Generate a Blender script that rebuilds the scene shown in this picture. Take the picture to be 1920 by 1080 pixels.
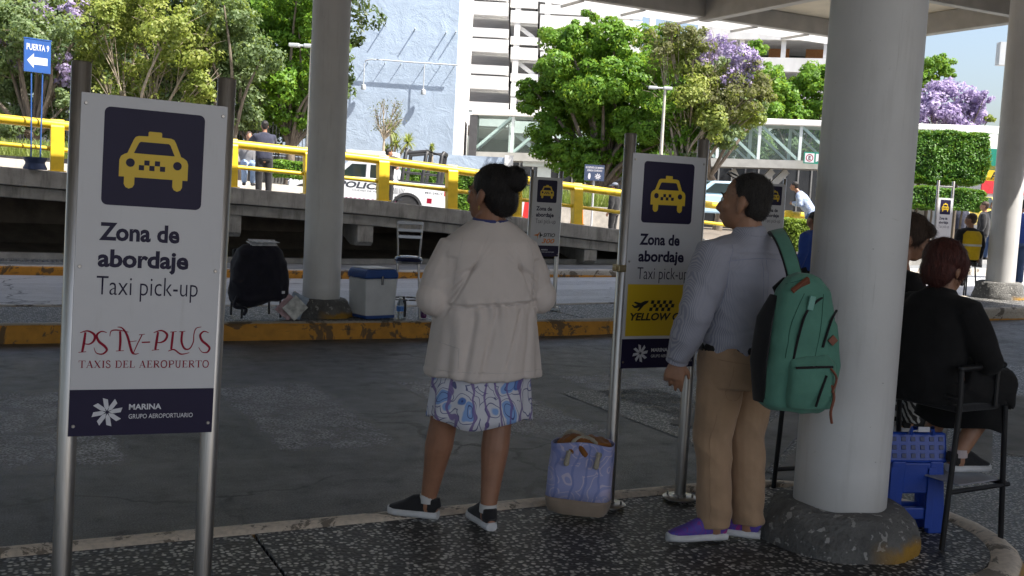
import bpy, bmesh, math, random
import numpy as np
from mathutils import Vector, Matrix, noise

for o in list(bpy.data.objects):
    bpy.data.objects.remove(o)
scene = bpy.context.scene
COL = scene.collection
rad = math.radians

# ---------------------------------------------------------------- camera
FPX, PITCH, ROLL, YAW, EYE = 2000.0, rad(4.88), rad(3.0), rad(63.0), 1.52
fw = Vector((math.cos(YAW)*math.cos(PITCH), math.sin(YAW)*math.cos(PITCH), -math.sin(PITCH)))
rt0 = Vector((math.sin(YAW), -math.cos(YAW), 0))
up0 = rt0.cross(fw)
rr = rt0*math.cos(ROLL) + up0*math.sin(ROLL)
uu = up0*math.cos(ROLL) - rt0*math.sin(ROLL)
cam_data = bpy.data.cameras.new('camera')
cam_data.sensor_width = 36.0
cam_data.lens = 36.0*FPX/1920.0
cam_data.clip_start = 0.05
cam_data.clip_end = 3000
cam = bpy.data.objects.new('camera', cam_data)
COL.objects.link(cam)
cam.matrix_world = Matrix(((rr.x, uu.x, -fw.x, 0), (rr.y, uu.y, -fw.y, 0), (rr.z, uu.z, -fw.z, EYE), (0, 0, 0, 1)))
scene.camera = cam

# ---------------------------------------------------------------- light
SUN_TO = Vector((0.34, -0.435, 0.82)).normalized()
world = bpy.data.worlds.new('World')
scene.world = world
world.use_nodes = True
wn = world.node_tree
sky = wn.nodes.new('ShaderNodeTexSky')
sky.sky_type = 'NISHITA'
sky.sun_disc = False
sky.sun_elevation = math.asin(SUN_TO.z)
sky.sun_rotation = math.atan2(SUN_TO.x, SUN_TO.y)
sky.air_density = 1.0
sky.dust_density = 4.0
sky.ozone_density = 1.0
sky.altitude = 0
bg = wn.nodes['Background']
bg.inputs[1].default_value = 0.12
wn.links.new(sky.outputs[0], bg.inputs[0])
sun_data = bpy.data.lights.new('sun', 'SUN')
sun_data.energy = 5.0
sun_data.angle = rad(0.53)
sun_data.color = (1.0, 0.955, 0.88)
sun = bpy.data.objects.new('sun', sun_data)
COL.objects.link(sun)
sun.rotation_euler = SUN_TO.to_track_quat('Z', 'Y').to_euler()
sun.location = (5, -5, 30)
vs = scene.view_settings
vs.view_transform = 'Standard'
vs.look = 'None'
vs.exposure = 1.15
vs.gamma = 1.0
vs.use_curve_mapping = False
scene.cycles.max_bounces = 8
scene.cycles.transparent_max_bounces = 24
scene.cycles.sample_clamp_indirect = 6

# ---------------------------------------------------------------- pixel -> place
CAMP = Vector((0, 0, EYE))
HV = Vector((math.cos(YAW), math.sin(YAW), 0))
def ray(x, y): return fw + rr*((x-960)/FPX) - uu*((y-540)/FPX)
def onz(x, y, z=0.0):
    d = ray(x, y); return CAMP + d*((z-EYE)/d.z)
def ony(x, y, Y):
    d = ray(x, y); return CAMP + d*(Y/d.y)
def atd(x, y, D): return CAMP + ray(x, y)*D
def onv(x, y, V):                       # plane square to the view at distance V: (u across, z up)
    d = ray(x, y); p = CAMP + d*(V/d.dot(HV)); return p.dot(rt0), p.z
def uvw(u, v, z=0.0): return rt0*u + HV*v + Vector((0, 0, z))
VROT = YAW - math.pi/2
def gz(X):                              # the pavement climbs gently to the right
    t = max(0.0, X-6.0); return 0.018*t if t > 2 else 0.0045*t*t*2
def lerp(a, b, t): return a + (b-a)*t
def interp(x, pts):
    if x <= pts[0][0]: return pts[0][1]
    for (a, b), (c, d) in zip(pts, pts[1:]):
        if x <= c: return lerp(b, d, (x-a)/(c-a))
    return pts[-1][1]

# ---------------------------------------------------------------- objects
def tag(o, label=None, cat=None, group=None, kind=None):
    if label: o['label'] = label
    if cat: o['category'] = cat
    if group: o['group'] = group
    if kind: o['kind'] = kind
    return o
def thing(name, label, cat, loc=(0, 0, 0), rz=0.0, group=None):
    o = bpy.data.objects.new(name, None)
    o.empty_display_size = 0.2
    COL.objects.link(o)
    o.location = loc
    o.rotation_euler = (0, 0, rz)
    return tag(o, label, cat, group)
def link(name, me, parent=None, loc=None, rz=0.0):
    o = bpy.data.objects.new(name, me)
    COL.objects.link(o)
    if parent is not None: o.parent = parent
    if loc is not None: o.location = loc
    if rz: o.rotation_euler = (0, 0, rz)
    return o
def copy_tree(o, parent=None):
    c = o.copy(); COL.objects.link(c)
    if parent is not None: c.parent = parent
    for ch in list(o.children): copy_tree(ch, c)
    return c

def frame_for(d, ref):
    d = d.normalized()
    s = ref - d*ref.dot(d)
    if s.length < 1e-4:
        s = Vector((0, 1, 0)) - d*d.y
        if s.length < 1e-4: s = Vector((1, 0, 0))
    s.normalize()
    return s, d.cross(s)

class MB:
    """collects shapes; build() links them as one mesh object"""
    def __init__(s): s.v = []; s.f = []; s.m = []
    def add(s, vs_, fs_, mi=0):
        b = len(s.v); s.v.extend([tuple(p) for p in vs_])
        s.f.extend([tuple(b+i for i in f) for f in fs_]); s.m.extend([mi]*len(fs_)); return s
    def box(s, x0, x1, y0, y1, z0, z1, mi=0, M=None):
        P = [Vector(p) for p in ((x0,y0,z0),(x1,y0,z0),(x1,y1,z0),(x0,y1,z0),(x0,y0,z1),(x1,y0,z1),(x1,y1,z1),(x0,y1,z1))]
        if M is not None: P = [M @ p for p in P]
        return s.add(P, [(3,2,1,0),(4,5,6,7),(0,1,5,4),(1,2,6,5),(2,3,7,6),(3,0,4,7)], mi)
    def bar(s, a, b, w, h, mi=0, ref=Vector((0,0,1))):
        a = Vector(a); b = Vector(b); sd, up = frame_for(b-a, ref)
        P = [q + sd*(h/2*i) + up*(w/2*j) for q in (a, b) for i, j in ((-1,-1),(1,-1),(1,1),(-1,1))]
        return s.add(P, [(0,1,2,3),(7,6,5,4),(0,4,5,1),(1,5,6,2),(2,6,7,3),(3,7,4,0)], mi)
    def tube(s, pts, r, n=10, mi=0, ref=Vector((1,0,0)), cap=True, ex=2.0, round_end=False):
        """loft of (super)ellipses; r = number | list of numbers | list of (a along ref, b across)"""
        pts = [Vector(p) for p in pts]; k = len(pts)
        R = [r]*k if isinstance(r, (int, float)) else list(r)
        R = [(q, q) if isinstance(q, (int, float)) else tuple(q) for q in R]
        if round_end:
            np_, nr = [], []
            for e in (0, 1):
                i, j = (0, 1) if e == 0 else (k-1, k-2)
                d = (pts[i]-pts[j]).normalized(); rm = min(R[i])
                seq = [(0.92, 0.38), (0.7, 0.71), (0.36, 0.93)]
                out = [(pts[i] + d*rm*q, (R[i][0]*c, R[i][1]*c)) for q, c in seq]
                if e == 1: out = out[::-1]
                np_.append([o[0] for o in out]); nr.append([o[1] for o in out])
            pts = np_[0] + pts + np_[1]; R = nr[0] + R + nr[1]; k = len(pts)
        V = []
        for i in range(k):
            d = pts[min(i+1, k-1)] - pts[max(i-1, 0)]
            a, b = frame_for(d, ref)
            for j in range(n):
                t = 2*math.pi*j/n; c, q = math.cos(t), math.sin(t)
                c = math.copysign(abs(c)**(2/ex), c); q = math.copysign(abs(q)**(2/ex), q)
                V.append(pts[i] + a*(R[i][0]*c) + b*(R[i][1]*q))
        F = [(i*n+j, i*n+(j+1) % n, (i+1)*n+(j+1) % n, (i+1)*n+j) for i in range(k-1) for j in range(n)]
        if cap: F += [tuple(range(n-1, -1, -1)), tuple(range((k-1)*n, k*n))]
        return s.add(V, F, mi)
    def ell(s, c, r, n=14, m=9, mi=0, M=None):
        c = Vector(c); V = [(0,0,-1)]
        for i in range(1, m):
            t = math.pi*i/m - math.pi/2
            V += [(math.cos(t)*math.cos(2*math.pi*j/n), math.cos(t)*math.sin(2*math.pi*j/n), math.sin(t)) for j in range(n)]
        V.append((0,0,1))
        r = (r, r, r) if isinstance(r, (int, float)) else r
        V = [Vector((p[0]*r[0], p[1]*r[1], p[2]*r[2])) for p in V]
        if M is not None: V = [M @ p for p in V]
        V = [c + p for p in V]
        F = [(0, 1+(j+1) % n, 1+j) for j in range(n)]
        for i in range(m-2):
            F += [(1+i*n+j, 1+i*n+(j+1) % n, 1+(i+1)*n+(j+1) % n, 1+(i+1)*n+j) for j in range(n)]
        e = 1+(m-1)*n; F += [(1+(m-2)*n+j, 1+(m-2)*n+(j+1) % n, e) for j in range(n)]
        return s.add(V, F, mi)
    def lathe(s, prof, c=(0,0,0), n=24, mi=0, M=None):
        V = []
        for r, z in prof:
            V += [Vector((r*math.cos(2*math.pi*j/n), r*math.sin(2*math.pi*j/n), z)) for j in range(n)]
        if M is not None: V = [M @ p for p in V]
        V = [p + Vector(c) for p in V]; k = len(prof)
        F = [(i*n+j, i*n+(j+1) % n, (i+1)*n+(j+1) % n, (i+1)*n+j) for i in range(k-1) for j in range(n)]
        F += [tuple(range(n-1, -1, -1)), tuple(range((k-1)*n, k*n))]
        return s.add(V, F, mi)
    def prism(s, poly, y0, y1, mi=0, M=None):
        """polygon in x,z, counter-clockwise seen from -y; extruded from y0 (front) to y1"""
        n = len(poly)
        V = [Vector((p[0], y0, p[1])) for p in poly] + [Vector((p[0], y1, p[1])) for p in poly]
        if M is not None: V = [M @ p for p in V]
        F = [tuple(range(n)), tuple(range(2*n-1, n-1, -1))] + [(i, n+i, n+(i+1) % n, (i+1) % n) for i in range(n)]
        return s.add(V, F, mi)
    def mesh(s, name, mats, smooth=False, ang=40):
        me = bpy.data.meshes.new(name); me.from_pydata(s.v, [], s.f)
        for m in (mats if isinstance(mats, (list, tuple)) else [mats]): me.materials.append(m)
        if any(s.m): me.polygons.foreach_set('material_index', s.m)
        if smooth:
            me.polygons.foreach_set('use_smooth', [True]*len(me.polygons))
            me.set_sharp_from_angle(angle=rad(ang))
        me.update(); return me
    def build(s, name, mats, parent=None, smooth=False, ang=40, bevel=0, loc=None, rz=0.0, seg=2):
        o = link(name, s.mesh(name, mats, smooth, ang), parent, loc, rz)
        if bevel:
            b = o.modifiers.new('bevel', 'BEVEL'); b.width = bevel; b.segments = seg; b.limit_method = 'ANGLE'; b.angle_limit = rad(35)
        return o

def remesh(mb, voxel, smooth=3, fac=0.5):
    """one continuous surface out of overlapping lofts"""
    me = mb.mesh('tmp', [])
    o = bpy.data.objects.new('tmp', me); COL.objects.link(o)
    r = o.modifiers.new('r', 'REMESH'); r.mode = 'VOXEL'; r.voxel_size = voxel
    if smooth:
        q = o.modifiers.new('s', 'SMOOTH'); q.factor = fac; q.iterations = smooth
    dg = bpy.context.evaluated_depsgraph_get(); dg.update()
    out = bpy.data.meshes.new_from_object(o.evaluated_get(dg))
    bpy.data.objects.remove(o); bpy.data.meshes.remove(me)
    return out
def wrinkle(me, fn):
    """push vertices along their normals by fn(position, normal)"""
    n = len(me.vertices); co = np.empty(n*3); me.vertices.foreach_get('co', co); co = co.reshape(-1, 3)
    nr = np.empty(n*3); me.vertices.foreach_get('normal', nr); nr = nr.reshape(-1, 3)
    d = np.array([fn(p, q) for p, q in zip(co, nr)])
    me.vertices.foreach_set('co', (co + nr*d[:, None]).ravel()); me.update()
def skinned(name, mb, mat, parent, voxel, smooth=3, wr=None):
    me = remesh(mb, voxel, smooth)
    if wr: wrinkle(me, wr)
    me.polygons.foreach_set('use_smooth', [True]*len(me.polygons))
    me.name = name; me.materials.clear(); me.materials.append(mat)
    return link(name, me, parent)

from mathutils.bvhtree import BVHTree
def tree_of(o):
    me = o.data; return BVHTree.FromPolygons([v.co for v in me.vertices], [tuple(p.vertices) for p in me.polygons])
def seam(o, lines, r, mat, name='stitching', d=(0, 1, 0), lift=0.0):
    """fine seams laid on a garment: points (x, z) thrown onto its surface along d"""
    T = tree_of(o); d = Vector(d).normalized(); q = MB()
    for L in lines:
        pts = []
        for x, z in [(p.x, p.y) for p in catmull([(a, b) for a, b in L], 6)]:
            h = T.ray_cast(Vector((x, 0, z)) - d*2.0, d)
            if h[0] is not None: pts.append(h[0] + h[1]*lift)
            elif len(pts) > 1: q.tube(pts, r, 6); pts = []
        if len(pts) > 1: q.tube(pts, r, 6)
    return q.build(name, mat, o, smooth=True)
def strands(o, n, length, width, mat, flow, seed=1, lift=0.004, wave=0.25):
    """loose hair: thin ribbons lying over the hair body along flow(point)"""
    me = o.data; rnd = random.Random(seed); nv = len(me.vertices); V = []
    for k in range(n):
        v = me.vertices[rnd.randrange(nv)]; p = v.co.copy(); nn = v.normal.copy()
        f = flow(p) + Vector((rnd.gauss(0, wave), rnd.gauss(0, wave), rnd.gauss(0, wave))); f = (f - nn*f.dot(nn))
        if f.length < 1e-4: continue
        f.normalize(); s = f.cross(nn)*width*rnd.uniform(0.5, 1.2)/2; L = length*rnd.uniform(0.5, 1.3); a = p + nn*0.0005; b = p + f*L*0.5 + nn*lift*rnd.uniform(0.2, 1.0); c = p + f*L + nn*lift*rnd.uniform(-0.6, 1.3)
        V += [a-s, a+s, b+s, b-s, b-s, b+s, c+s*0.3, c-s*0.3]
    return link('loose_hair', quads_mesh('strands', np.array([tuple(v) for v in V]), mat), o)
# ---------------------------------------------------------------- materials
MATS = {}
def nd(nt, typ, **kw):
    n = nt.nodes.new(typ)
    for k, v in kw.items():
        if k.startswith('i_'):
            key = k[2:]; key = int(key) if key.isdigit() else key.replace('_', ' ')
            n.inputs[key].default_value = v
        else: setattr(n, k, v)
    return n
def c4(c): return (c[0], c[1], c[2], 1.0)
def base_mat(name):
    m = bpy.data.materials.new(name); m.use_nodes = True
    nt = m.node_tree; return m, nt, nt.nodes['Principled BSDF']
def ramp(nt, stops, interp_='LINEAR'):
    r = nt.nodes.new('ShaderNodeValToRGB'); e = r.color_ramp.elements; r.color_ramp.interpolation = interp_
    while len(e) < len(stops): e.new(0.5)
    for el, (p, c) in zip(e, stops): el.position = p; el.color = c4(c) if len(c) == 3 else c
    return r
def pm(name, col, rough=0.6, metal=0.0, var=0.15, scale=6.0, bump=0.0, bscale=60.0, spec=0.5, stretch=None, detail=4.0, coat=0.0):
    """general painted / cloth / metal surface with uneven colour and fine relief"""
    if name in MATS: return MATS[name]
    m, nt, b = base_mat(name); L = nt.links
    tc = nd(nt, 'ShaderNodeTexCoord'); src = tc.outputs['Object']
    if stretch:
        mp = nd(nt, 'ShaderNodeMapping'); mp.inputs['Scale'].default_value = stretch; L.new(src, mp.inputs[0]); src = mp.outputs[0]
    nz = nd(nt, 'ShaderNodeTexNoise', i_Scale=scale, i_Detail=detail); L.new(src, nz.inputs['Vector'])
    r = ramp(nt, [(0.3, [max(0, c*(1-var)) for c in col]), (0.7, [min(1, c*(1+var)) for c in col])])
    L.new(nz.outputs['Fac'], r.inputs[0]); L.new(r.outputs[0], b.inputs['Base Color'])
    b.inputs['Roughness'].default_value = rough; b.inputs['Metallic'].default_value = metal
    b.inputs['Specular IOR Level'].default_value = spec
    if coat: b.inputs['Coat Weight'].default_value = coat
    if bump:
        n2 = nd(nt, 'ShaderNodeTexNoise', i_Scale=bscale, i_Detail=5.0); L.new(src, n2.inputs['Vector'])
        bp = nd(nt, 'ShaderNodeBump', i_Strength=bump, i_Distance=0.01); L.new(n2.outputs['Fac'], bp.inputs['Height']); L.new(bp.outputs[0], b.inputs['Normal'])
    MATS[name] = m; return m
def mixc(nt, fac, a, b, typ='MIX'):
    n = nt.nodes.new('ShaderNodeMixRGB'); n.blend_type = typ
    for sock, val in zip(n.inputs, (fac, a, b)):
        if isinstance(val, bpy.types.NodeSocket): nt.links.new(val, sock)
        elif isinstance(val, (tuple, list)): sock.default_value = c4(val)
        else: sock.default_value = val
    return n.outputs[0]
def math_n(nt, op, a, b=None, c=None):
    n = nt.nodes.new('ShaderNodeMath'); n.operation = op
    for sock, val in zip(n.inputs, (a, b, c)):
        if val is None: continue
        if isinstance(val, bpy.types.NodeSocket): nt.links.new(val, sock)
        else: sock.default_value = val
    return n.outputs[0]
def noise_n(nt, src, scale, detail=4.0, rough=0.5, dist=0.0):
    n = nd(nt, 'ShaderNodeTexNoise', i_Scale=scale, i_Detail=detail, i_Roughness=rough, i_Distortion=dist)
    nt.links.new(src, n.inputs['Vector']); return n.outputs['Fac']
def thresh(nt, src, lo, hi):
    n = nd(nt, 'ShaderNodeMapRange'); nt.links.new(src, n.inputs['Value'])
    n.inputs['From Min'].default_value = lo; n.inputs['From Max'].default_value = hi; return n.outputs['Result']
def bump_n(nt, b, h, strength, dist=0.01):
    bp = nd(nt, 'ShaderNodeBump', i_Strength=strength, i_Distance=dist)
    nt.links.new(h, bp.inputs['Height']); nt.links.new(bp.outputs[0], b.inputs['Normal'])
def coords(nt, which='Object', scale=None, rot=None):
    tc = nd(nt, 'ShaderNodeTexCoord'); s = tc.outputs[which]
    if scale or rot:
        mp = nd(nt, 'ShaderNodeMapping')
        if scale: mp.inputs['Scale'].default_value = scale
        if rot: mp.inputs['Rotation'].default_value = rot
        nt.links.new(s, mp.inputs[0]); s = mp.outputs[0]
    return s
# ================================================================ surface materials
def asphalt(name, dark, light, patch=0.5):
    m, nt, b = base_mat(name); L = nt.links; s = coords(nt)
    big = noise_n(nt, s, 0.45, 5, 0.6, 0.6); fine = noise_n(nt, s, 90, 3, 0.7); mid = noise_n(nt, s, 5, 5, 0.65)
    c1 = ramp(nt, [(0.35, dark), (0.62, light)]); L.new(big, c1.inputs[0])
    c2 = mixc(nt, math_n(nt, 'MULTIPLY', thresh(nt, fine, 0.42, 0.68), 0.85), c1.outputs[0], [x*2.3 for x in light])
    c3 = mixc(nt, math_n(nt, 'MULTIPLY', thresh(nt, mid, 0.55, 0.7), patch), c2, [x*0.55 for x in dark])
    # dark oil spots
    oil = thresh(nt, noise_n(nt, s, 2.2, 2, 0.4, 0.3), 0.68, 0.76)
    c4_ = mixc(nt, math_n(nt, 'MULTIPLY', oil, 0.6), c3, (0.012, 0.012, 0.013))
    # tyre-polished tracks along the lane and ragged cracks
    trk = noise_n(nt, coords(nt, 'Object', (0.05, 1.15, 1)), 1.0, 3, 0.5, 0.2)
    c4_ = mixc(nt, math_n(nt, 'MULTIPLY', thresh(nt, trk, 0.5, 0.62), 0.45), c4_, [x*1.9 for x in light])
    st = noise_n(nt, coords(nt, 'Object', (0.7, 7, 1)), 2.2, 6, 0.7, 0.5)
    c4_ = mixc(nt, math_n(nt, 'MULTIPLY', thresh(nt, st, 0.54, 0.72), 0.35), c4_, [x*2.2 for x in light])
    dv = nd(nt, 'ShaderNodeVectorMath', operation='MULTIPLY_ADD'); nzv = nd(nt, 'ShaderNodeTexNoise', i_Scale=1.6, i_Detail=6.0); L.new(s, nzv.inputs['Vector']); L.new(nzv.outputs['Color'], dv.inputs[0]); dv.inputs[1].default_value = (1.1, 1.1, 0); L.new(s, dv.inputs[2])
    vr = nd(nt, 'ShaderNodeTexVoronoi', feature='DISTANCE_TO_EDGE', i_Scale=0.42); L.new(dv.outputs[0], vr.inputs['Vector'])
    crk = math_n(nt, 'MULTIPLY', thresh(nt, vr.outputs['Distance'], 0.011, 0.004), thresh(nt, big, 0.42, 0.56))
    c4_ = mixc(nt, math_n(nt, 'MULTIPLY', crk, 0.8), c4_, (0.012, 0.012, 0.012))
    L.new(c4_, b.inputs['Base Color'])
    rr_ = nd(nt, 'ShaderNodeMapRange', i_From_Min=0.3, i_From_Max=0.7, i_To_Min=0.38, i_To_Max=0.62); L.new(mid, rr_.inputs['Value']); L.new(rr_.outputs[0], b.inputs['Roughness'])
    bump_n(nt, b, fine, 0.9, 0.01)
    return m
def pebbles(name, wet=0.0, grain=44.0):
    m, nt, b = base_mat(name); L = nt.links; s = coords(nt)
    wv = nd(nt, 'ShaderNodeTexNoise', i_Scale=14.0); L.new(s, wv.inputs['Vector'])
    vv = nd(nt, 'ShaderNodeVectorMath', operation='MULTIPLY_ADD'); L.new(wv.outputs['Color'], vv.inputs[0]); vv.inputs[1].default_value = (0.02, 0.02, 0.0); L.new(s, vv.inputs[2])
    v = nd(nt, 'ShaderNodeTexVoronoi', i_Scale=grain); L.new(vv.outputs[0], v.inputs['Vector'])
    sep = nd(nt, 'ShaderNodeSeparateColor'); L.new(v.outputs['Color'], sep.inputs[0])
    stone = ramp(nt, [(0.0, (0.035, 0.035, 0.037)), (0.30, (0.06, 0.058, 0.056)), (0.36, (0.36, 0.35, 0.33)), (1.0, (0.76, 0.74, 0.7))]); L.new(sep.outputs[0], stone.inputs[0])
    edge = thresh(nt, v.outputs['Distance'], 0.32, 0.52)
    c = mixc(nt, edge, stone.outputs[0], (0.03, 0.03, 0.031))
    grime = thresh(nt, noise_n(nt, s, 1.1, 5, 0.6), 0.42, 0.68)
    c = mixc(nt, math_n(nt, 'MULTIPLY', grime, 0.4), c, (0.035, 0.034, 0.034))
    L.new(c, b.inputs['Base Color']); b.inputs['Roughness'].default_value = 0.55 - wet*0.2
    h = math_n(nt, 'SUBTRACT', 1.0, v.outputs['Distance']); bump_n(nt, b, h, 0.6, 0.008)
    return m
def kerb_paint(name, paint, under, keep, top_pale=None, zcut=None):
    """worn paint on concrete kerb"""
    m, nt, b = base_mat(name); L = nt.links; s = coords(nt)
    n1 = noise_n(nt, s, 5, 6, 0.65, 0.4); n2 = noise_n(nt, s, 38, 4, 0.6)
    con = ramp(nt, [(0.3, [x*0.6 for x in under]), (0.7, under)]); L.new(n2, con.inputs[0])
    pnt = ramp(nt, [(0.3, [x*0.72 for x in paint]), (0.7, paint)]); L.new(noise_n(nt, s, 9, 5), pnt.inputs[0])
    c = mixc(nt, thresh(nt, n1, keep, keep+0.03), pnt.outputs[0], con.outputs[0])
    if zcut is not None:
        g = nd(nt, 'ShaderNodeNewGeometry'); sp = nd(nt, 'ShaderNodeSeparateXYZ'); L.new(s, sp.inputs[0])
        wob = math_n(nt, 'ADD', sp.outputs[2], math_n(nt, 'MULTIPLY', math_n(nt, 'SUBTRACT', n1, 0.5), 0.02))
        pale = ramp(nt, [(0.3, [x*0.7 for x in top_pale]), (0.7, top_pale)]); L.new(n2, pale.inputs[0])
        c = mixc(nt, thresh(nt, wob, zcut, zcut+0.006), c, pale.outputs[0])
    c = mixc(nt, math_n(nt, 'MULTIPLY', thresh(nt, noise_n(nt, s, 3.4, 8, 0.72, 0.7), 0.545, 0.56), 0.85), c, [x*0.55 for x in under])
    # tyre scuffs
    c = mixc(nt, math_n(nt, 'MULTIPLY', thresh(nt, noise_n(nt, coords(nt, 'Object', (0.8, 8, 6)), 3, 5, 0.6), 0.6, 0.7), 0.6), c, (0.03, 0.028, 0.026))
    L.new(c, b.inputs['Base Color']); b.inputs['Roughness'].default_value = 0.65
    bump_n(nt, b, n1, 0.35, 0.02)
    return m
def concrete(name, col, stain=0.55, vert=True, bump=0.3, sc=3.0):
    m, nt, b = base_mat(name); L = nt.links; s = coords(nt)
    n1 = noise_n(nt, s, sc, 6, 0.6); n2 = noise_n(nt, s, 45, 4, 0.6)
    st = noise_n(nt, coords(nt, 'Object', (2.2, 2.2, 0.35) if vert else (1, 1, 1)), 2.6, 6, 0.7)
    c = ramp(nt, [(0.28, [x*0.62 for x in col]), (0.72, [min(1, x*1.2) for x in col])]); L.new(n1, c.inputs[0])
    cc = mixc(nt, math_n(nt, 'MULTIPLY', thresh(nt, st, 0.5, 0.72), stain), c.outputs[0], [x*0.22 for x in col])
    cc = mixc(nt, math_n(nt, 'MULTIPLY', thresh(nt, n2, 0.6, 0.75), 0.35), cc, [x*0.5 for x in col])
    L.new(cc, b.inputs['Base Color']); b.inputs['Roughness'].default_value = 0.85; bump_n(nt, b, n2, bump, 0.01)
    return m

M_ASPH = asphalt('worn asphalt', (0.034, 0.034, 0.035), (0.082, 0.082, 0.084))
M_ASPH2 = asphalt('grey lane asphalt', (0.24, 0.24, 0.24), (0.33, 0.33, 0.33), 0.2)  # base colour lifted to carry the sky's reflection on the far lane
M_PEB = pebbles('exposed pebble paving')
M_WETCON = concrete('worn apron concrete', (0.2, 0.2, 0.2), 0.55, False, 0.45, 1.6)
M_KERB1 = kerb_paint('worn kerb', (0.46, 0.26, 0.07), (0.26, 0.21, 0.16), 0.56, (0.80, 0.69, 0.57), -0.022)
M_KERB2 = kerb_paint('ochre kerb paint', (0.62, 0.28, 0.025), (0.14, 0.1, 0.06), 0.64, (0.48, 0.43, 0.36), -0.018)
M_KERB3 = kerb_paint('far ochre kerb paint', (0.62, 0.27, 0.022), (0.14, 0.1, 0.06), 0.67, (0.5, 0.46, 0.4), -0.055)
M_CONC = concrete('weathered concrete', (0.34, 0.33, 0.31), 0.8)
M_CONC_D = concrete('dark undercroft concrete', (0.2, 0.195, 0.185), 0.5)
M_EARTH = concrete('dry earth', (0.16, 0.135, 0.11), 0.3, False, 0.8)
M_PALE = concrete('pale sunlit paving', (0.5, 0.46, 0.4), 0.25, False)
M_STRIP = concrete('grey paving strip', (0.2, 0.21, 0.22), 0.3, False)

# ================================================================ ground, lanes, islands
def sheet(name, x0, x1, y0, y1, zf, mat, nx=1, ny=1, kind='structure'):
    V = []; F = []
    for j in range(ny+1):
        for i in range(nx+1):
            x = lerp(x0, x1, i/nx); y = lerp(y0, y1, j/ny); V.append((x, y, zf(x, y)))
    for j in range(ny):
        for i in range(nx):
            a = j*(nx+1)+i; F.append((a, a+1, a+nx+2, a+nx+1))
    o = MB().add(V, F).build(name, mat, smooth=True, ang=60)
    return tag(o, kind=kind)
ZR = -0.2
sheet('ground', -900, 900, -900, 900, lambda x, y: -0.9, M_EARTH)
sheet('road', -60, 70, -30, 12.6, lambda x, y: ZR + gz(x), M_ASPH, 130, 1)
sheet('far_lane_road', -60, 70, 12.6, 21.6, lambda x, y: ZR + gz(x), M_ASPH2, 130, 1)
# concrete apron round the end of the near island and the crossing beyond it
def apron_z(x, y): return ZR + 0.004 + gz(x)
M_APR = pebbles('worn pebble apron', 0.4, 55.0)
tag(sheet('crossing_apron', 4.7, 17, -14, 3.0, apron_z, M_WETCON, 24, 8), kind='structure')
tag(sheet('crossing_paving', 4.7, 17, 3.0, 8.2, apron_z, M_APR, 24, 4), kind='structure')
# diagonal strips laid across the crossing
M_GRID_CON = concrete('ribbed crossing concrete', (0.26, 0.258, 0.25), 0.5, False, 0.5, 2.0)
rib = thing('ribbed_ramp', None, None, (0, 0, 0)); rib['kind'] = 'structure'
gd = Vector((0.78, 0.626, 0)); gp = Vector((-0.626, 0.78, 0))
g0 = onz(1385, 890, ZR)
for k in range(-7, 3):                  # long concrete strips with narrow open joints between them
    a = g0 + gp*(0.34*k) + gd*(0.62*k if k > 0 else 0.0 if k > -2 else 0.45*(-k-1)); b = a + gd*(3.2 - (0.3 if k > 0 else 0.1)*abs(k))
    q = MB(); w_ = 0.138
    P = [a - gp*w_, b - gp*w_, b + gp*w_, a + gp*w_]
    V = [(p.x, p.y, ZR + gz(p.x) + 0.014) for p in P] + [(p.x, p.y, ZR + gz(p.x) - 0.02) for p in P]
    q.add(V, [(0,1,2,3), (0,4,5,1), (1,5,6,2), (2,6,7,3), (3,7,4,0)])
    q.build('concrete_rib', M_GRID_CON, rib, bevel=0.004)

# faded crossing bars on the near lane
def worn_paint(name, col, keep):
    m, nt, b = base_mat(name); L = nt.links; s = coords(nt)
    f = thresh(nt, noise_n(nt, s, 3.2, 8, 0.72, 0.8), keep, keep+0.28)
    f2 = thresh(nt, noise_n(nt, s, 60, 3, 0.6), 0.35, 0.6)
    gs = nd(nt, 'ShaderNodeSeparateXYZ'); L.new(coords(nt, 'Generated'), gs.inputs[0]); wob = math_n(nt, 'MULTIPLY', math_n(nt, 'SUBTRACT', noise_n(nt, s, 2.5, 5, 0.7), 0.5), 0.3)
    for ax in (0, 1):
        e_ = math_n(nt, 'SUBTRACT', 0.5, math_n(nt, 'ABSOLUTE', math_n(nt, 'SUBTRACT', gs.outputs[ax], 0.5)))
        f = math_n(nt, 'MULTIPLY', f, thresh(nt, math_n(nt, 'ADD', e_, wob), 0.03, 0.14))
    b.inputs['Base Color'].default_value = c4(col); b.inputs['Roughness'].default_value = 0.6
    tr = nd(nt, 'ShaderNodeBsdfTransparent'); mx = nd(nt, 'ShaderNodeMixShader'); out = nt.nodes['Material Output']
    L.new(math_n(nt, 'MULTIPLY', math_n(nt, 'MULTIPLY', f, f2), 0.9), mx.inputs[0]); L.new(tr.outputs[0], mx.inputs[1]); L.new(b.outputs[0], mx.inputs[2]); L.new(mx.outputs[0], out.inputs[0])
    return m
M_WORN = worn_paint('faded lane paint', (0.62, 0.62, 0.65), 0.27)
for (x0, x1) in ((0.0, 0.95), (1.7, 2.75), (3.3, 4.4), (5.0, 6.2)):
    sh = sheet('crossing_bar', x0, x1, 6.4, 9.2, lambda x, y: ZR + 0.004, M_WORN); sh.name = 'crossing_bar'

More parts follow.
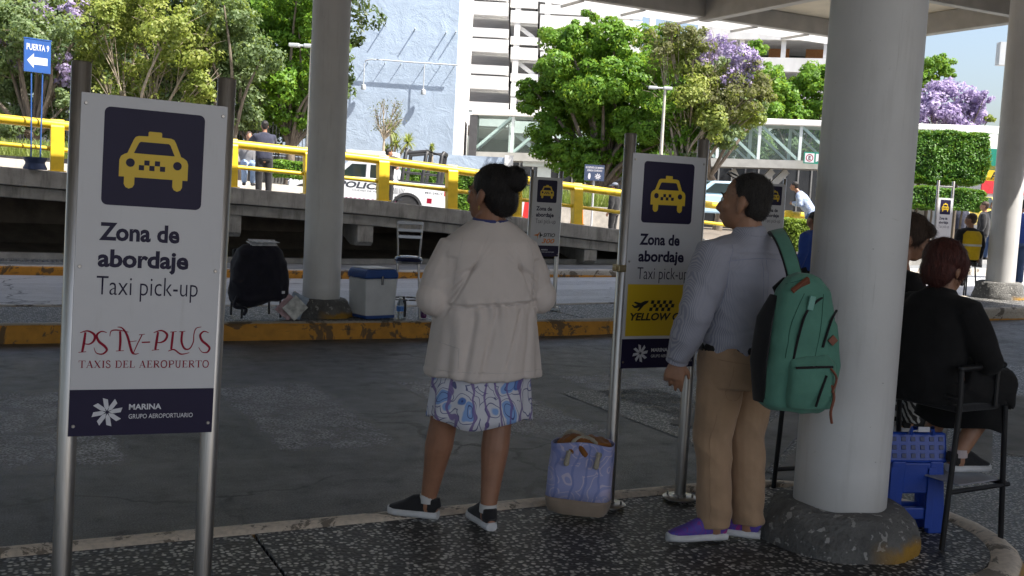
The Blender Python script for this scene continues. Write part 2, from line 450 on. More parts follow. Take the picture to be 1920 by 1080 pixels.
def capsule_outline(x0, x1, y0, y1, n=14):
    """outline from far left along the near edge, round the right end, back along the far edge"""
    r = (y1-y0)/2; cy = (y0+y1)/2; cx = x1-r
    k = int((cx-x0)/1.5)
    P = [(lerp(x0, cx, i/k), y0) for i in range(k)]
    P += [(cx + r*math.cos(t), cy + r*math.sin(t)) for t in [lerp(-math.pi/2, math.pi/2, i/n) for i in range(n+1)]]
    P += [(lerp(cx, x0, i/k), y1) for i in range(1, k+1)]
    return P
def inset(P, d, y0, y1, x1):
    r = (y1-y0)/2; cy = (y0+y1)/2; cx = x1-r; Q = []
    for x, y in P:
        if x > cx+1e-6:
            v = Vector((x-cx, y-cy)); v *= (r-d)/r; Q.append((cx+v.x, cy+v.y))
        else: Q.append((x, y+d if y < cy else y-d))
    return Q
def island(name, x0, x1, y0, y1, kerb_mat, slab, kw=0.15, jit=0.004, drop=0.0):
    rnd = random.Random(len(name))
    P = capsule_outline(x0, x1, y0, y1)
    prof = [(0.0, ZR-0.02), (0.004, -0.045), (0.018, -0.018), (0.04, -0.004), (0.07, 0.0), (kw-0.02, -0.002), (kw, -0.014), (kw+0.004, -0.08)]
    rings = [inset(P, d, y0, y1, x1) for d, z in prof]
    V = []; n = len(P)
    for (d, z), R_ in zip(prof, rings):
        for i, (x, y) in enumerate(R_):
            V.append((x + rnd.uniform(-jit, jit), y + rnd.uniform(-jit, jit), z + gz(x) + rnd.uniform(-jit, jit)*0.6))
    F = [(a*n+i, a*n+i+1, (a+1)*n+i+1, (a+1)*n+i) for a in range(len(prof)-1) for i in range(n-1)]
    root = thing(name, None, None); root['kind'] = 'structure'
    MB().add(V, F).build('kerb', kerb_mat, root, smooth=True, ang=50)
    # paving cast in bays, with a joint between bays
    r = (y1-y0)/2; cx = x1-r; i0 = y0+kw+0.002; i1 = y1-kw-0.002
    x = cx; first = True
    while x > x0:
        xa = max(x-slab, x0); q = MB()
        if first:
            arc = [(cx + (r-kw-0.002)*math.cos(t), (y0+y1)/2 + (r-kw-0.002)*math.sin(t)) for t in [lerp(-math.pi/2, math.pi/2, i/16) for i in range(17)]]
            poly = [(xa+0.007, i0)] + arc + [(xa+0.007, i1)]
        else: poly = [(xa+0.007, i0), (x-0.007, i0), (x-0.007, i1), (xa+0.007, i1)]
        m_ = len(poly); dz = rnd.uniform(-0.003, 0.001) - 0.012
        V = [(a, b, gz(a)+dz) for a, b in poly] + [(a, b, gz(a)-0.1) for a, b in poly]
        q.add(V, [tuple(range(m_))] + [(i, m_+i, m_+(i+1) % m_, (i+1) % m_) for i in range(m_)])
        q.build('paving_slab', M_PEB, root, bevel=0.004)
        x = xa; first = False
    return root
isl1 = island('near_pavement', -13.0, 4.63, 2.93, 4.72, M_KERB1, 2.62)
isl2 = island('middle_pavement', -24.0, 20.0, 11.62, 13.42, M_KERB2, 2.4)
# far kerb and the strip in front of the ramp
fk = MB(); xs = [-30+1.5*i for i in range(40)]
prof = [(19.42, ZR-0.02), (19.43, -0.075), (19.46, -0.045), (19.6, -0.04), (19.605, -0.1)]
V = [(x, y, z+gz(x)) for y, z in prof for x in xs]; n = len(xs)
fk.add(V, [(a*n+i, a*n+i+1, (a+1)*n+i+1, (a+1)*n+i) for a in range(4) for i in range(n-1)])
tag(fk.build('far_kerb', M_KERB3, smooth=True, ang=50), kind='structure')
sheet('far_pavement', -30, 28.5, 19.6, 21.2, lambda x, y: -0.055 + gz(x), M_STRIP, 40, 1)
lk = MB(); prof = [(21.2, -0.06), (21.2, 0.05), (21.36, 0.055), (21.36, 0.0)]
V = [(x, y, z+gz(x)) for y, z in prof for x in xs]
lk.add(V, [(a*n+i, a*n+i+1, (a+1)*n+i+1, (a+1)*n+i) for a in range(3) for i in range(n-1)])
tag(lk.build('low_kerb', concrete('light kerb concrete', (0.45, 0.45, 0.45), 0.3, False)), kind='structure')
# drain grate in the far strip: a frame and its bars
gr = thing('drain_grate', 'long steel drain grate set in the paving below the ramp', 'grate', (0.2, 20.35, -0.045))
f_ = MB(); f_.box(-1.9, 1.9, -0.36, -0.3, -0.01, 0.022).box(-1.9, 1.9, 0.3, 0.36, -0.01, 0.022); f_.build('frame', pm('grate steel', (0.33, 0.34, 0.35), 0.5, 0.6), gr)
gm = MB().box(-0.015, 0.015, -0.3, 0.3, -0.008, 0.017).mesh('grate_bar', pm('grate bar steel', (0.2, 0.21, 0.22), 0.5, 0.6))
for i in range(46): link('bar', gm, gr, (-1.84 + i*0.0818, 0, 0))

# ================================================================ ramp (upper road) and the land behind
ZT = [(-60, 3.2), (-30, 2.55), (-10, 1.95), (0, 1.6), (4.5, 1.42), (7.5, 1.3), (9.2, 1.19), (13, 0.92), (18, 0.62), (24, 0.45), (45, 0.5), (200, 0.5)]
def zt(x): return interp(x, ZT)
YF = 20.8
def land(x, y):
    s = min(1, max(0, (y-23.5)/6)); s = s*s*(3-2*s)
    far = min(1, max(0, (y-60)/60))
    return lerp(zt(x) - 0.03 - 0.34*s, 0.6, far)
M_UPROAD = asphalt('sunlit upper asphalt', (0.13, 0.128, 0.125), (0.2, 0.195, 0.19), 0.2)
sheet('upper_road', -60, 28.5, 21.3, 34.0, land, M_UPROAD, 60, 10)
sheet('far_street', 28.5, 120, 12.7, 34.0, lambda x, y: lerp(ZR+gz(x)+0.006, land(x, y), min(1, max(0, (x-28.5)/20))), M_UPROAD, 40, 6)
sheet('terrain', -160, 260, 34.0, 400, lambda x, y: land(x, y), M_EARTH, 60, 40)
ramp_ = thing('ramp', 'weathered concrete ramp edge carrying the yellow railing', 'ramp', (0, YF, 0))
XR = [-26, -18, -10, -4, 0, 2, 4.5, 6, 7.5, 9.2, 11, 13, 15, 18, 21, 24]
def long_beam(name, y0, y1, dz0, dz1, mat, lo=-0.3, x0=-99):
    q = MB(); X = [x for x in XR if x >= x0]; V = []
    for x in X:
        a = zt(x)+dz0; b = max(zt(x)+dz1, lo)
        a = max(a, b+0.02)
        V += [(x, y0, b), (x, y1, b), (x, y1, a), (x, y0, a)]
    F = [(4*i+j, 4*i+4+j, 4*i+4+(j+1) % 4, 4*i+(j+1) % 4) for i in range(len(X)-1) for j in range(4)]
    F += [(0, 1, 2, 3), (4*len(X)-1, 4*len(X)-2, 4*len(X)-3, 4*len(X)-4)]
    q.add(V, F); return q.build(name, mat, ramp_, bevel=0.015)
long_beam('edge_beam', 0.0, 0.62, 0.0, -0.31, M_CONC)
long_beam('lower_beam', 0.05, 0.6, -0.325, -0.53, M_CONC)
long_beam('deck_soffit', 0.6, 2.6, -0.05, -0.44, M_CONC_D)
for xk in (-3.6, -0.9, 1.8, 4.5, 7.2, 9.9, 12.6):
    zb = zt(xk)-0.53; q = MB()
    h_ = max(0.12, min(0.42, zb-0.1))
    q.prism([(0.0, 0), (0.0, -h_*0.8), (0.1, -h_), (0.45, -h_), (1.6, -0.06), (1.6, 0)], -0.17, 0.17, M=Matrix.Rotation(rad(90), 4, 'Z'))
    q.build('corbel', M_CONC, ramp_, bevel=0.012, loc=(xk, 0.07, zb-0.002))
bk = MB(); X = XR
V = []; 
for x in X: V += [(x, 21.36, 0.0+gz(x)), (x, 22.5, 0.16+gz(x)), (x, 23.2, 0.5+gz(x)), (x, 23.25, max(zt(x)-0.4, 0.5+gz(x)))]
bk.add(V, [(4*i+j, 4*i+4+j, 4*i+5+j, 4*i+1+j) for i in range(len(X)-1) for j in range(3)])
tag(bk.build('earth_bank', M_EARTH), kind='structure')

# yellow railing
M_YEL = pm('yellow railing paint', (0.72, 0.5, 0.028), 0.42, 0, 0.14, 5, 0.15, 30)
rail = thing('railing', 'yellow steel tube railing along the ramp edge', 'railing', (0, YF+0.2, 0))
def rail_tube(name, dz, r, yo):
    X = [-16+1.55*i for i in range(25)]
    MB().tube([(x, yo, zt(x)+dz) for x in X], r, 12, ref=Vector((0, 0, 1))).build(name, M_YEL, rail, smooth=True, ang=50)
rail_tube('top_rail', 0.84, 0.085, 0.13)
rail_tube('middle_rail', 0.40, 0.042, 0.13)
for k in range(-9, 14):
    xk = 1.37 + 1.56*k if k < 9 else 1.37+1.56*k
    z0 = zt(xk); q = MB()
    # shaped plate post: leans back and clips over the rail
    q.prism([(-0.02, 0.0), (0.13, 0.0), (0.2, 0.55), (0.24, 0.86), (0.21, 0.93), (0.1, 0.94), (0.03, 0.8)], -0.115, 0.115, M=Matrix.Rotation(rad(90), 4, 'Z'))
    q.box(-0.15, 0.15, -0.06, 0.2, 0.0, 0.018)
    q.build('post', M_YEL, rail, bevel=0.012, loc=(xk, 0, z0))

# ================================================================ columns and canopy
def col_paint():
    m, nt, b = base_mat('painted column'); L = nt.links; s = coords(nt)
    n1 = noise_n(nt, s, 1.6, 5, 0.6); n2 = noise_n(nt, coords(nt, 'Object', (9, 9, 0.8)), 2, 5, 0.6); n3 = noise_n(nt, s, 55, 3, 0.6)
    c = ramp(nt, [(0.3, (0.60, 0.59, 0.58)), (0.7, (0.70, 0.69, 0.68))]); L.new(n1, c.inputs[0])
    cc = mixc(nt, math_n(nt, 'MULTIPLY', thresh(nt, n2, 0.55, 0.75), 0.25), c.outputs[0], (0.36, 0.34, 0.32))
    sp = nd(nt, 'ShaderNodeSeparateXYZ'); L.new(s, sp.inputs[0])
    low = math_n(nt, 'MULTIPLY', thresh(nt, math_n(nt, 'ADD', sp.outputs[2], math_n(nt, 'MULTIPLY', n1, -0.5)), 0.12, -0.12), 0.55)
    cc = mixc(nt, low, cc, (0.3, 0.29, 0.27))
    cc = mixc(nt, thresh(nt, n3, 0.74, 0.77), cc, (0.2, 0.19, 0.18))
    # drips and scuffs with edges of their own
    dr = noise_n(nt, coords(nt, 'Object', (26, 26, 0.9)), 1.4, 5, 0.7); cc = mixc(nt, math_n(nt, 'MULTIPLY', thresh(nt, dr, 0.64, 0.7), 0.3), cc, (0.33, 0.31, 0.29))
    sc_ = noise_n(nt, coords(nt, 'Object', (3, 3, 9)), 2.0, 7, 0.75, 1.0); cc = mixc(nt, math_n(nt, 'MULTIPLY', thresh(nt, sc_, 0.66, 0.69), 0.4), cc, (0.4, 0.38, 0.36))
    L.new(cc, b.inputs['Base Color']); b.inputs['Roughness'].default_value = 0.5; bump_n(nt, b, n3, 0.12, 0.004)
    return m
M_COL = col_paint()
def pedestal_mat():
    m, nt, b = base_mat('rough pedestal'); L = nt.links; s = coords(nt)
    n1 = noise_n(nt, s, 5, 6, 0.65); n2 = noise_n(nt, s, 42, 4, 0.6)
    c = ramp(nt, [(0.3, (0.085, 0.083, 0.08)), (0.7, (0.19, 0.186, 0.178))]); L.new(n1, c.inputs[0])
    cc = mixc(nt, thresh(nt, noise_n(nt, s, 26, 3, 0.5), 0.61, 0.64), c.outputs[0], (0.36, 0.35, 0.33))
    sp = nd(nt, 'ShaderNodeSeparateXYZ'); L.new(s, sp.inputs[0])
    yl = math_n(nt, 'MULTIPLY', thresh(nt, math_n(nt, 'ADD', sp.outputs[2], math_n(nt, 'MULTIPLY', n1, 0.16)), 0.155, 0.105), thresh(nt, math_n(nt, 'ADD', sp.outputs[0], math_n(nt, 'MULTIPLY', sp.outputs[1], -1.0)), 0.2, 0.42))
    cc = mixc(nt, yl, cc, (0.40, 0.22, 0.03))
    L.new(cc, b.inputs['Base Color']); b.inputs['Roughness'].default_value = 0.85; bump_n(nt, b, n2, 1.0, 0.03)
    return m
M_PED = pedestal_mat()
CANZ = 5.3
def column(x, y, r, label, pr=0.37, ph=0.2, zb=0.0, seed=1):
    t = thing('column', label, 'column', (x, y, zb), 0, 'round canopy columns')
    MB().tube([(0, 0, ph-0.06), (0, 0, 0.6), (0, 0, 2.5), (0, 0, CANZ+0.12-zb)], r, 40, cap=False).build('shaft', M_COL, t, smooth=True)
    q = MB(); q.lathe([(0.01, -0.05), (pr, -0.05), (pr*1.01, 0.0), (pr*1.0, 0.04), (pr*0.97, 0.08), (pr*0.93, 0.115), (pr*0.86, ph-0.025), (pr*0.78, ph-0.005), (r+0.03, ph), (0.01, ph)], n=44)
    me = q.mesh('pedestal', M_PED, True, 60)
    for v in me.vertices:
        d = noise.noise(Vector((v.co.x*6+seed*7, v.co.y*6, v.co.z*7)))*0.035 + noise.noise(Vector((v.co.x*15, v.co.y*15+seed, v.co.z*15)))*0.008
        rr_ = math.hypot(v.co.x, v.co.y)
        if rr_ > 0.1: v.co.x *= 1+d/rr_; v.co.y *= 1+d/rr_; v.co.z += d*0.35
    link('pedestal', me, t)
    return t
c1 = onz(1578, 948, 0.17)
column(3.672, 3.685, 0.213, 'thick white painted column nearest, beside the green backpack', 0.36, 0.17)
column(3.735, 12.34, 0.222, 'round white column between dark backpack chair and white cooler', 0.38, 0.2, 0.0, 2)
column(16.42, 13.03, 0.245, 'white round column at the right edge behind the seated women', 0.45, 0.3, gz(16.5)-0.02, 3)

M_BEAM = pm('canopy steel paint', (0.42, 0.4, 0.37), 0.5, 0, 0.12, 3, 0.1, 40)
M_SOFF = pm('cream canopy soffit', (0.62, 0.55, 0.43), 0.7, 0, 0.08, 2, 0.1, 20)
can = thing('canopy', 'flat canopy roof on grey beams over the taxi lanes', 'canopy', (0, 0, CANZ))
CX1, CY1 = 17.62, 18.12
nbx, dxb, dyb = 10, 4.25, 4.1
XB = [CX1 - dxb*i for i in range(nbx)]; YB = [CY1 - dyb*i for i in range(7)]
for i, x in enumerate(XB):
    MB().box(-0.11, 0.11, YB[-1]-0.5, CY1+0.11, 0.0, 0.42).build('cross_beam', M_BEAM, can, loc=(x, 0, 0), bevel=0.012)
for j, y in enumerate(YB):
    for i in range(nbx-1):
        MB().box(XB[i+1]+0.115, XB[i]-0.115, -0.09, 0.09, 0.06, 0.415).build('long_beam', M_BEAM, can, loc=(0, y, 0), bevel=0.01)
for j in range(len(YB)-1):
    for i in range(nbx-1):
        MB().box(XB[i+1]+0.004, XB[i]-0.004, YB[j+1]+0.004, YB[j]-0.004, 0.425, 0.5).build('soffit_panel', M_SOFF, can)
# translucent white gutter sheets past the outer beam
def translucent():
    m, nt, b = base_mat('translucent white sheet'); L = nt.links
    d = nd(nt, 'ShaderNodeBsdfDiffuse'); d.inputs[0].default_value = (0.85, 0.85, 0.85, 1)
    t = nd(nt, 'ShaderNodeBsdfTranslucent'); t.inputs[0].default_value = (0.85, 0.85, 0.85, 1)
    mx = nd(nt, 'ShaderNodeMixShader'); mx.inputs[0].default_value = 0.6
    L.new(d.outputs[0], mx.inputs[1]); L.new(t.outputs[0], mx.inputs[2]); L.new(mx.outputs[0], nt.nodes['Material Output'].inputs[0]); return m
M_TRANS = translucent()
for i in range(24):
    x1 = CX1 - 1.42*i
    MB().box(x1-1.40, x1, CY1+0.13, CY1+0.98, 0.1, 0.112).build('eave_sheet', M_TRANS, can)
    MB().box(x1-0.02, x1+0.012, CY1+0.115, CY1+1.0, 0.045, 0.095).build('eave_bracket', M_BEAM, can)
# ================================================================ lettering
FONT = None
def text_mesh(name, body, x0, x1, zbase, cap, mat, bold=0.0, shear=0.0, y=-0.0, thick=0.0006):
    """a line of lettering fitted between x0 and x1, standing in the x,z plane and facing -y"""
    def raw(t):
        c = bpy.data.curves.new('t', 'FONT'); c.body = t; c.size = 1.0; c.offset = bold; c.shear = shear; c.resolution_u = 3
        o = bpy.data.objects.new('t', c); COL.objects.link(o)
        dg = bpy.context.evaluated_depsgraph_get(); dg.update()
        me = bpy.data.meshes.new_from_object(o.evaluated_get(dg)); bpy.data.objects.remove(o); bpy.data.curves.remove(c); return me
    h = raw('H'); zs = [v.co.y for v in h.vertices]; hc = max(zs)-min(zs); z0 = min(zs); bpy.data.meshes.remove(h)
    me = raw(body); xs = [v.co.x for v in me.vertices]; a, b = min(xs), max(xs)
    sx = (x1-x0)/(b-a); sz = cap/hc
    for v in me.vertices:
        v.co = Vector((x0 + (v.co.x-a)*sx, y, zbase + (v.co.y-z0)*sz))
    me.name = name; me.materials.clear(); me.materials.append(mat)
    return me
def catmull(P, n=5):
    P = [Vector((p[0], p[1], p[2] if len(p) > 2 else 0)) for p in P]
    if len(P) < 3: return P
    out = []
    for i in range(len(P)-1):
        p0 = P[max(i-1, 0)]; p1 = P[i]; p2 = P[i+1]; p3 = P[min(i+2, len(P)-1)]
        for k in range(n):
            t = k/n
            out.append(0.5*((2*p1) + (p2-p0)*t + (2*p0-5*p1+4*p2-p3)*t*t + (3*p1-p0-3*p2+p3)*t**3))
    out.append(P[-1]); return out
def ribbon(q, P, w, y, mi=0):
    """flat pen stroke in x,z facing -y; w = width or list of widths"""
    n = len(P); V = []
    for i in range(n):
        d = P[min(i+1, n-1)] - P[max(i-1, 0)]; d = Vector((d.x, d.y)).normalized() if d.length > 0 else Vector((1, 0))
        nn = Vector((-d.y, d.x)); ww = w if isinstance(w, (int, float)) else lerp(w[int(i/(n-1)*(len(w)-1))], w[min(len(w)-1, int(i/(n-1)*(len(w)-1))+1)], (i/(n-1)*(len(w)-1)) % 1)
        for sgn in (-1, 1): V.append((P[i].x + nn.x*ww/2*sgn, y, P[i].y + nn.y*ww/2*sgn))
    F = [(2*i, 2*i+2, 2*i+3, 2*i+1) for i in range(n-1)]
    q.add(V, F, mi)
SERIF = {
 'T': (0.82, [((0,1),(0.82,1),1), ((0.41,1),(0.41,0),3), ((0.25,0.02),(0.57,0.02),1), ((0.02,1),(0.02,0.78),1), ((0.8,1),(0.8,0.78),1)]),
 'A': (0.86, [((0.1,0),(0.43,1),1), ((0.42,1),(0.74,0),3), ((0.22,0.34),(0.62,0.34),1), ((0,0.02),(0.22,0.02),1), ((0.6,0.02),(0.88,0.02),1)]),
 'X': (0.86, [((0.12,1),(0.72,0),3), ((0.72,1),(0.12,0),1), ((0.02,0.98),(0.26,0.98),1), ((0.6,0.98),(0.84,0.98),1), ((0,0.02),(0.25,0.02),1), ((0.58,0.02),(0.86,0.02),1)]),
 'I': (0.4, [((0.2,1),(0.2,0),3), ((0.04,0.98),(0.36,0.98),1), ((0.04,0.02),(0.36,0.02),1)]),
 'D': (0.86, [((0.2,1),(0.2,0),3), ((0.02,0.98),(0.4,0.98),1), ((0.02,0.02),(0.4,0.02),1), ([(0.38,0.98),(0.66,0.9),(0.8,0.5),(0.66,0.1),(0.38,0.02)],2)]),
 'E': (0.74, [((0.2,1),(0.2,0),3), ((0.02,0.98),(0.66,0.98),1), ((0.02,0.02),(0.7,0.02),1), ((0.2,0.52),(0.52,0.52),1), ((0.66,1),(0.66,0.78),1), ((0.7,0),(0.7,0.24),1), ((0.52,0.42),(0.52,0.62),1)]),
 'L': (0.72, [((0.2,1),(0.2,0),3), ((0.04,0.98),(0.36,0.98),1), ((0.04,0.02),(0.68,0.02),1), ((0.68,0),(0.68,0.26),1)]),
 'R': (0.86, [((0.2,1),(0.2,0),3), ((0.02,0.98),(0.4,0.98),1), ((0.04,0.02),(0.36,0.02),1), ([(0.38,0.98),(0.62,0.92),(0.68,0.74),(0.58,0.55),(0.22,0.5)],2), ((0.42,0.5),(0.76,0.02),3), ((0.7,0.02),(0.86,0.02),1)]),
 'P': (0.76, [((0.2,1),(0.2,0),3), ((0.02,0.98),(0.4,0.98),1), ((0.04,0.02),(0.36,0.02),1), ([(0.38,0.98),(0.64,0.92),(0.72,0.72),(0.6,0.52),(0.22,0.46)],2)]),
 'O': (0.9, [([(0.45,1),(0.2,0.9),(0.08,0.5),(0.2,0.1),(0.45,0)],2.6), ([(0.45,1),(0.7,0.9),(0.82,0.5),(0.7,0.1),(0.45,0)],2.6)]),
 'U': (0.86, [([(0.2,1),(0.2,0.3),(0.3,0.05),(0.46,0),(0.62,0.06),(0.68,0.3),(0.68,1)],2.2), ((0.02,0.98),(0.38,0.98),1), ((0.54,0.98),(0.84,0.98),1)]),
 'S': (0.62, [([(0.52,0.8),(0.44,0.95),(0.26,1),(0.1,0.86),(0.14,0.66),(0.34,0.53),(0.52,0.38),(0.54,0.14),(0.34,0),(0.14,0.06),(0.06,0.24)],2.3)]),
 ' ': (0.34, [])}
def serif_text(q, body, x0, x1, z0, cap, y):
    W = sum(SERIF[c][0] for c in body) + 0.1*(len(body)-1); k = (x1-x0)/W; x = x0; unit = cap*0.055
    for c in body:
        w, st = SERIF[c]
        for s_ in st:
            pts, ww = (s_[0:2], s_[2]) if len(s_) == 3 else (s_[0], s_[1])
            P = [Vector((x+p[0]*k, z0+p[1]*cap, 0)) for p in pts]
            ribbon(q, catmull([(p.x, p.y) for p in P], 5) if len(P) > 2 else P, unit*ww, y)
        x += (w+0.1)*k

# ================================================================ taxi pick-up signs
def panel_mat():
    m, nt, b = base_mat('white sign panel'); L = nt.links; s = coords(nt)
    n1 = noise_n(nt, s, 3, 5, 0.6); n2 = noise_n(nt, coords(nt, 'Object', (14, 14, 1.5)), 2.2, 5, 0.7); n3 = noise_n(nt, coords(nt, 'Object', (5, 5, 60), (0, rad(24), 0)), 2, 3, 0.6)
    r = ramp(nt, [(0.3, (0.585, 0.58, 0.6)), (0.7, (0.63, 0.625, 0.64))]); L.new(n1, r.inputs[0])
    c = mixc(nt, math_n(nt, 'MULTIPLY', thresh(nt, n2, 0.58, 0.75), 0.22), r.outputs[0], (0.42, 0.4, 0.38))
    c = mixc(nt, math_n(nt, 'MULTIPLY', thresh(nt, n3, 0.72, 0.74), 0.3), c, (0.4, 0.39, 0.38))
    L.new(c, b.inputs['Base Color']); q_ = nd(nt, 'ShaderNodeMapRange', i_To_Min=0.28, i_To_Max=0.5); L.new(n1, q_.inputs['Value']); L.new(q_.outputs[0], b.inputs['Roughness'])
    bump_n(nt, b, noise_n(nt, s, 1.6, 2), 0.2, 0.02); return m
M_PANEL = panel_mat()
M_NAVY = pm('navy print', (0.016, 0.012, 0.042), 0.45, 0, 0.06, 3, spec=0.25)
M_SYEL = pm('taxi yellow print', (0.70, 0.47, 0.018), 0.4, 0, 0.05, 3)
M_BLACKP = pm('black print', (0.012, 0.012, 0.014), 0.4, 0, 0.05, 3)
M_WHITEP = pm('white print', (0.62, 0.62, 0.66), 0.4, 0, 0.03, 3)
M_CRIM = pm('crimson print', (0.27, 0.004, 0.025), 0.5, 0, 0.05, 3, spec=0.2)
M_ORANGEP = pm('orange print', (0.72, 0.22, 0.02), 0.4, 0, 0.05, 3)
def brushed():
    m, nt, b = base_mat('brushed steel'); L = nt.links
    n = noise_n(nt, coords(nt, 'Object', (40, 40, 1.2)), 9, 4, 0.6)
    r = ramp(nt, [(0.3, (0.36, 0.34, 0.32)), (0.7, (0.5, 0.48, 0.46))]); L.new(n, r.inputs[0]); L.new(r.outputs[0], b.inputs['Base Color'])
    b.inputs['Metallic'].default_value = 1.0
    rr_ = nd(nt, 'ShaderNodeMapRange', i_To_Min=0.26, i_To_Max=0.42); L.new(n, rr_.inputs['Value']); L.new(rr_.outputs[0], b.inputs['Roughness'])
    return m
M_STEEL = brushed()
def rrect(x0, x1, z0, z1, r, n=5):
    P = []
    for cx, cz, a in ((x1-r, z0+r, -90), (x1-r, z1-r, 0), (x0+r, z1-r, 90), (x0+r, z0+r, 180)):
        P += [(cx + r*math.cos(rad(a+90*i/n)), cz + r*math.sin(rad(a+90*i/n))) for i in range(n+1)]
    return P
def circ(cx, cz, r, n=18): return [(cx + r*math.cos(2*math.pi*i/n), cz + r*math.sin(2*math.pi*i/n)) for i in range(n)]
def pictogram(parent, x0, z1, S, y):
    q = MB(); q.prism(rrect(x0, x0+S, z1-S, z1, S*0.06), y-0.0008, y); sq = q.build('pictogram_field', M_NAVY, parent)
    T = lambda P: [(x0+u*S, z1-v*S) for u, v in P]
    q = MB(); f = y-0.0008; e = f-0.0008
    q.prism(T([(0.20,0.82),(0.205,0.70),(0.16,0.70),(0.16,0.53),(0.175,0.49),(0.21,0.465),(0.235,0.455),(0.292,0.315),(0.31,0.285),(0.34,0.272),(0.435,0.268),(0.435,0.228),(0.445,0.218),(0.56,0.218),(0.57,0.228),(0.57,0.268),(0.665,0.272),(0.695,0.285),(0.713,0.315),(0.772,0.455),(0.797,0.465),(0.832,0.49),(0.847,0.53),(0.847,0.70),(0.795,0.70),(0.795,0.775),(0.778,0.806),(0.745,0.82),(0.712,0.806),(0.695,0.775),(0.695,0.70),(0.315,0.70),(0.315,0.775),(0.298,0.806),(0.262,0.82),(0.229,0.806),(0.212,0.775),(0.212,0.70),(0.205,0.70)][2:-1]), e, f)
    q.build('taxi_symbol', M_SYEL, sq)
    d = e-0.0006; q = MB()
    q.prism(T([(0.298,0.452),(0.345,0.345),(0.362,0.33),(0.642,0.33),(0.659,0.345),(0.706,0.452)]), d, e)
    for cu in (0.268, 0.738): q.prism([(x0+cu*S+a*S, z1-0.552*S+b*S) for a, b in circ(0, 0, 0.044)], d, e)
    for cu, cv in ((0.43, 0.545), (0.535, 0.545), (0.378, 0.597), (0.482, 0.597), (0.588, 0.597)):
        q.prism(T([(cu-0.025, cv+0.025), (cu+0.027, cv+0.025), (cu+0.027, cv-0.027), (cu-0.025, cv-0.027)]), d, e)
    q.build('symbol_cutout', M_NAVY, sq)
def pinwheel(q, cx, cz, r, y0, y1):
    for k in range(8):
        a = rad(45*k+12); c, s_ = math.cos(a), math.sin(a)
        P = [(0.1, 0.0), (0.3, -0.16), (0.86, -0.2), (1.03, 0.1), (0.42, 0.12)]
        q.prism([(cx + r*(u*c - v*s_), cz + r*(u*s_ + v*c)) for u, v in P], y0, y1)
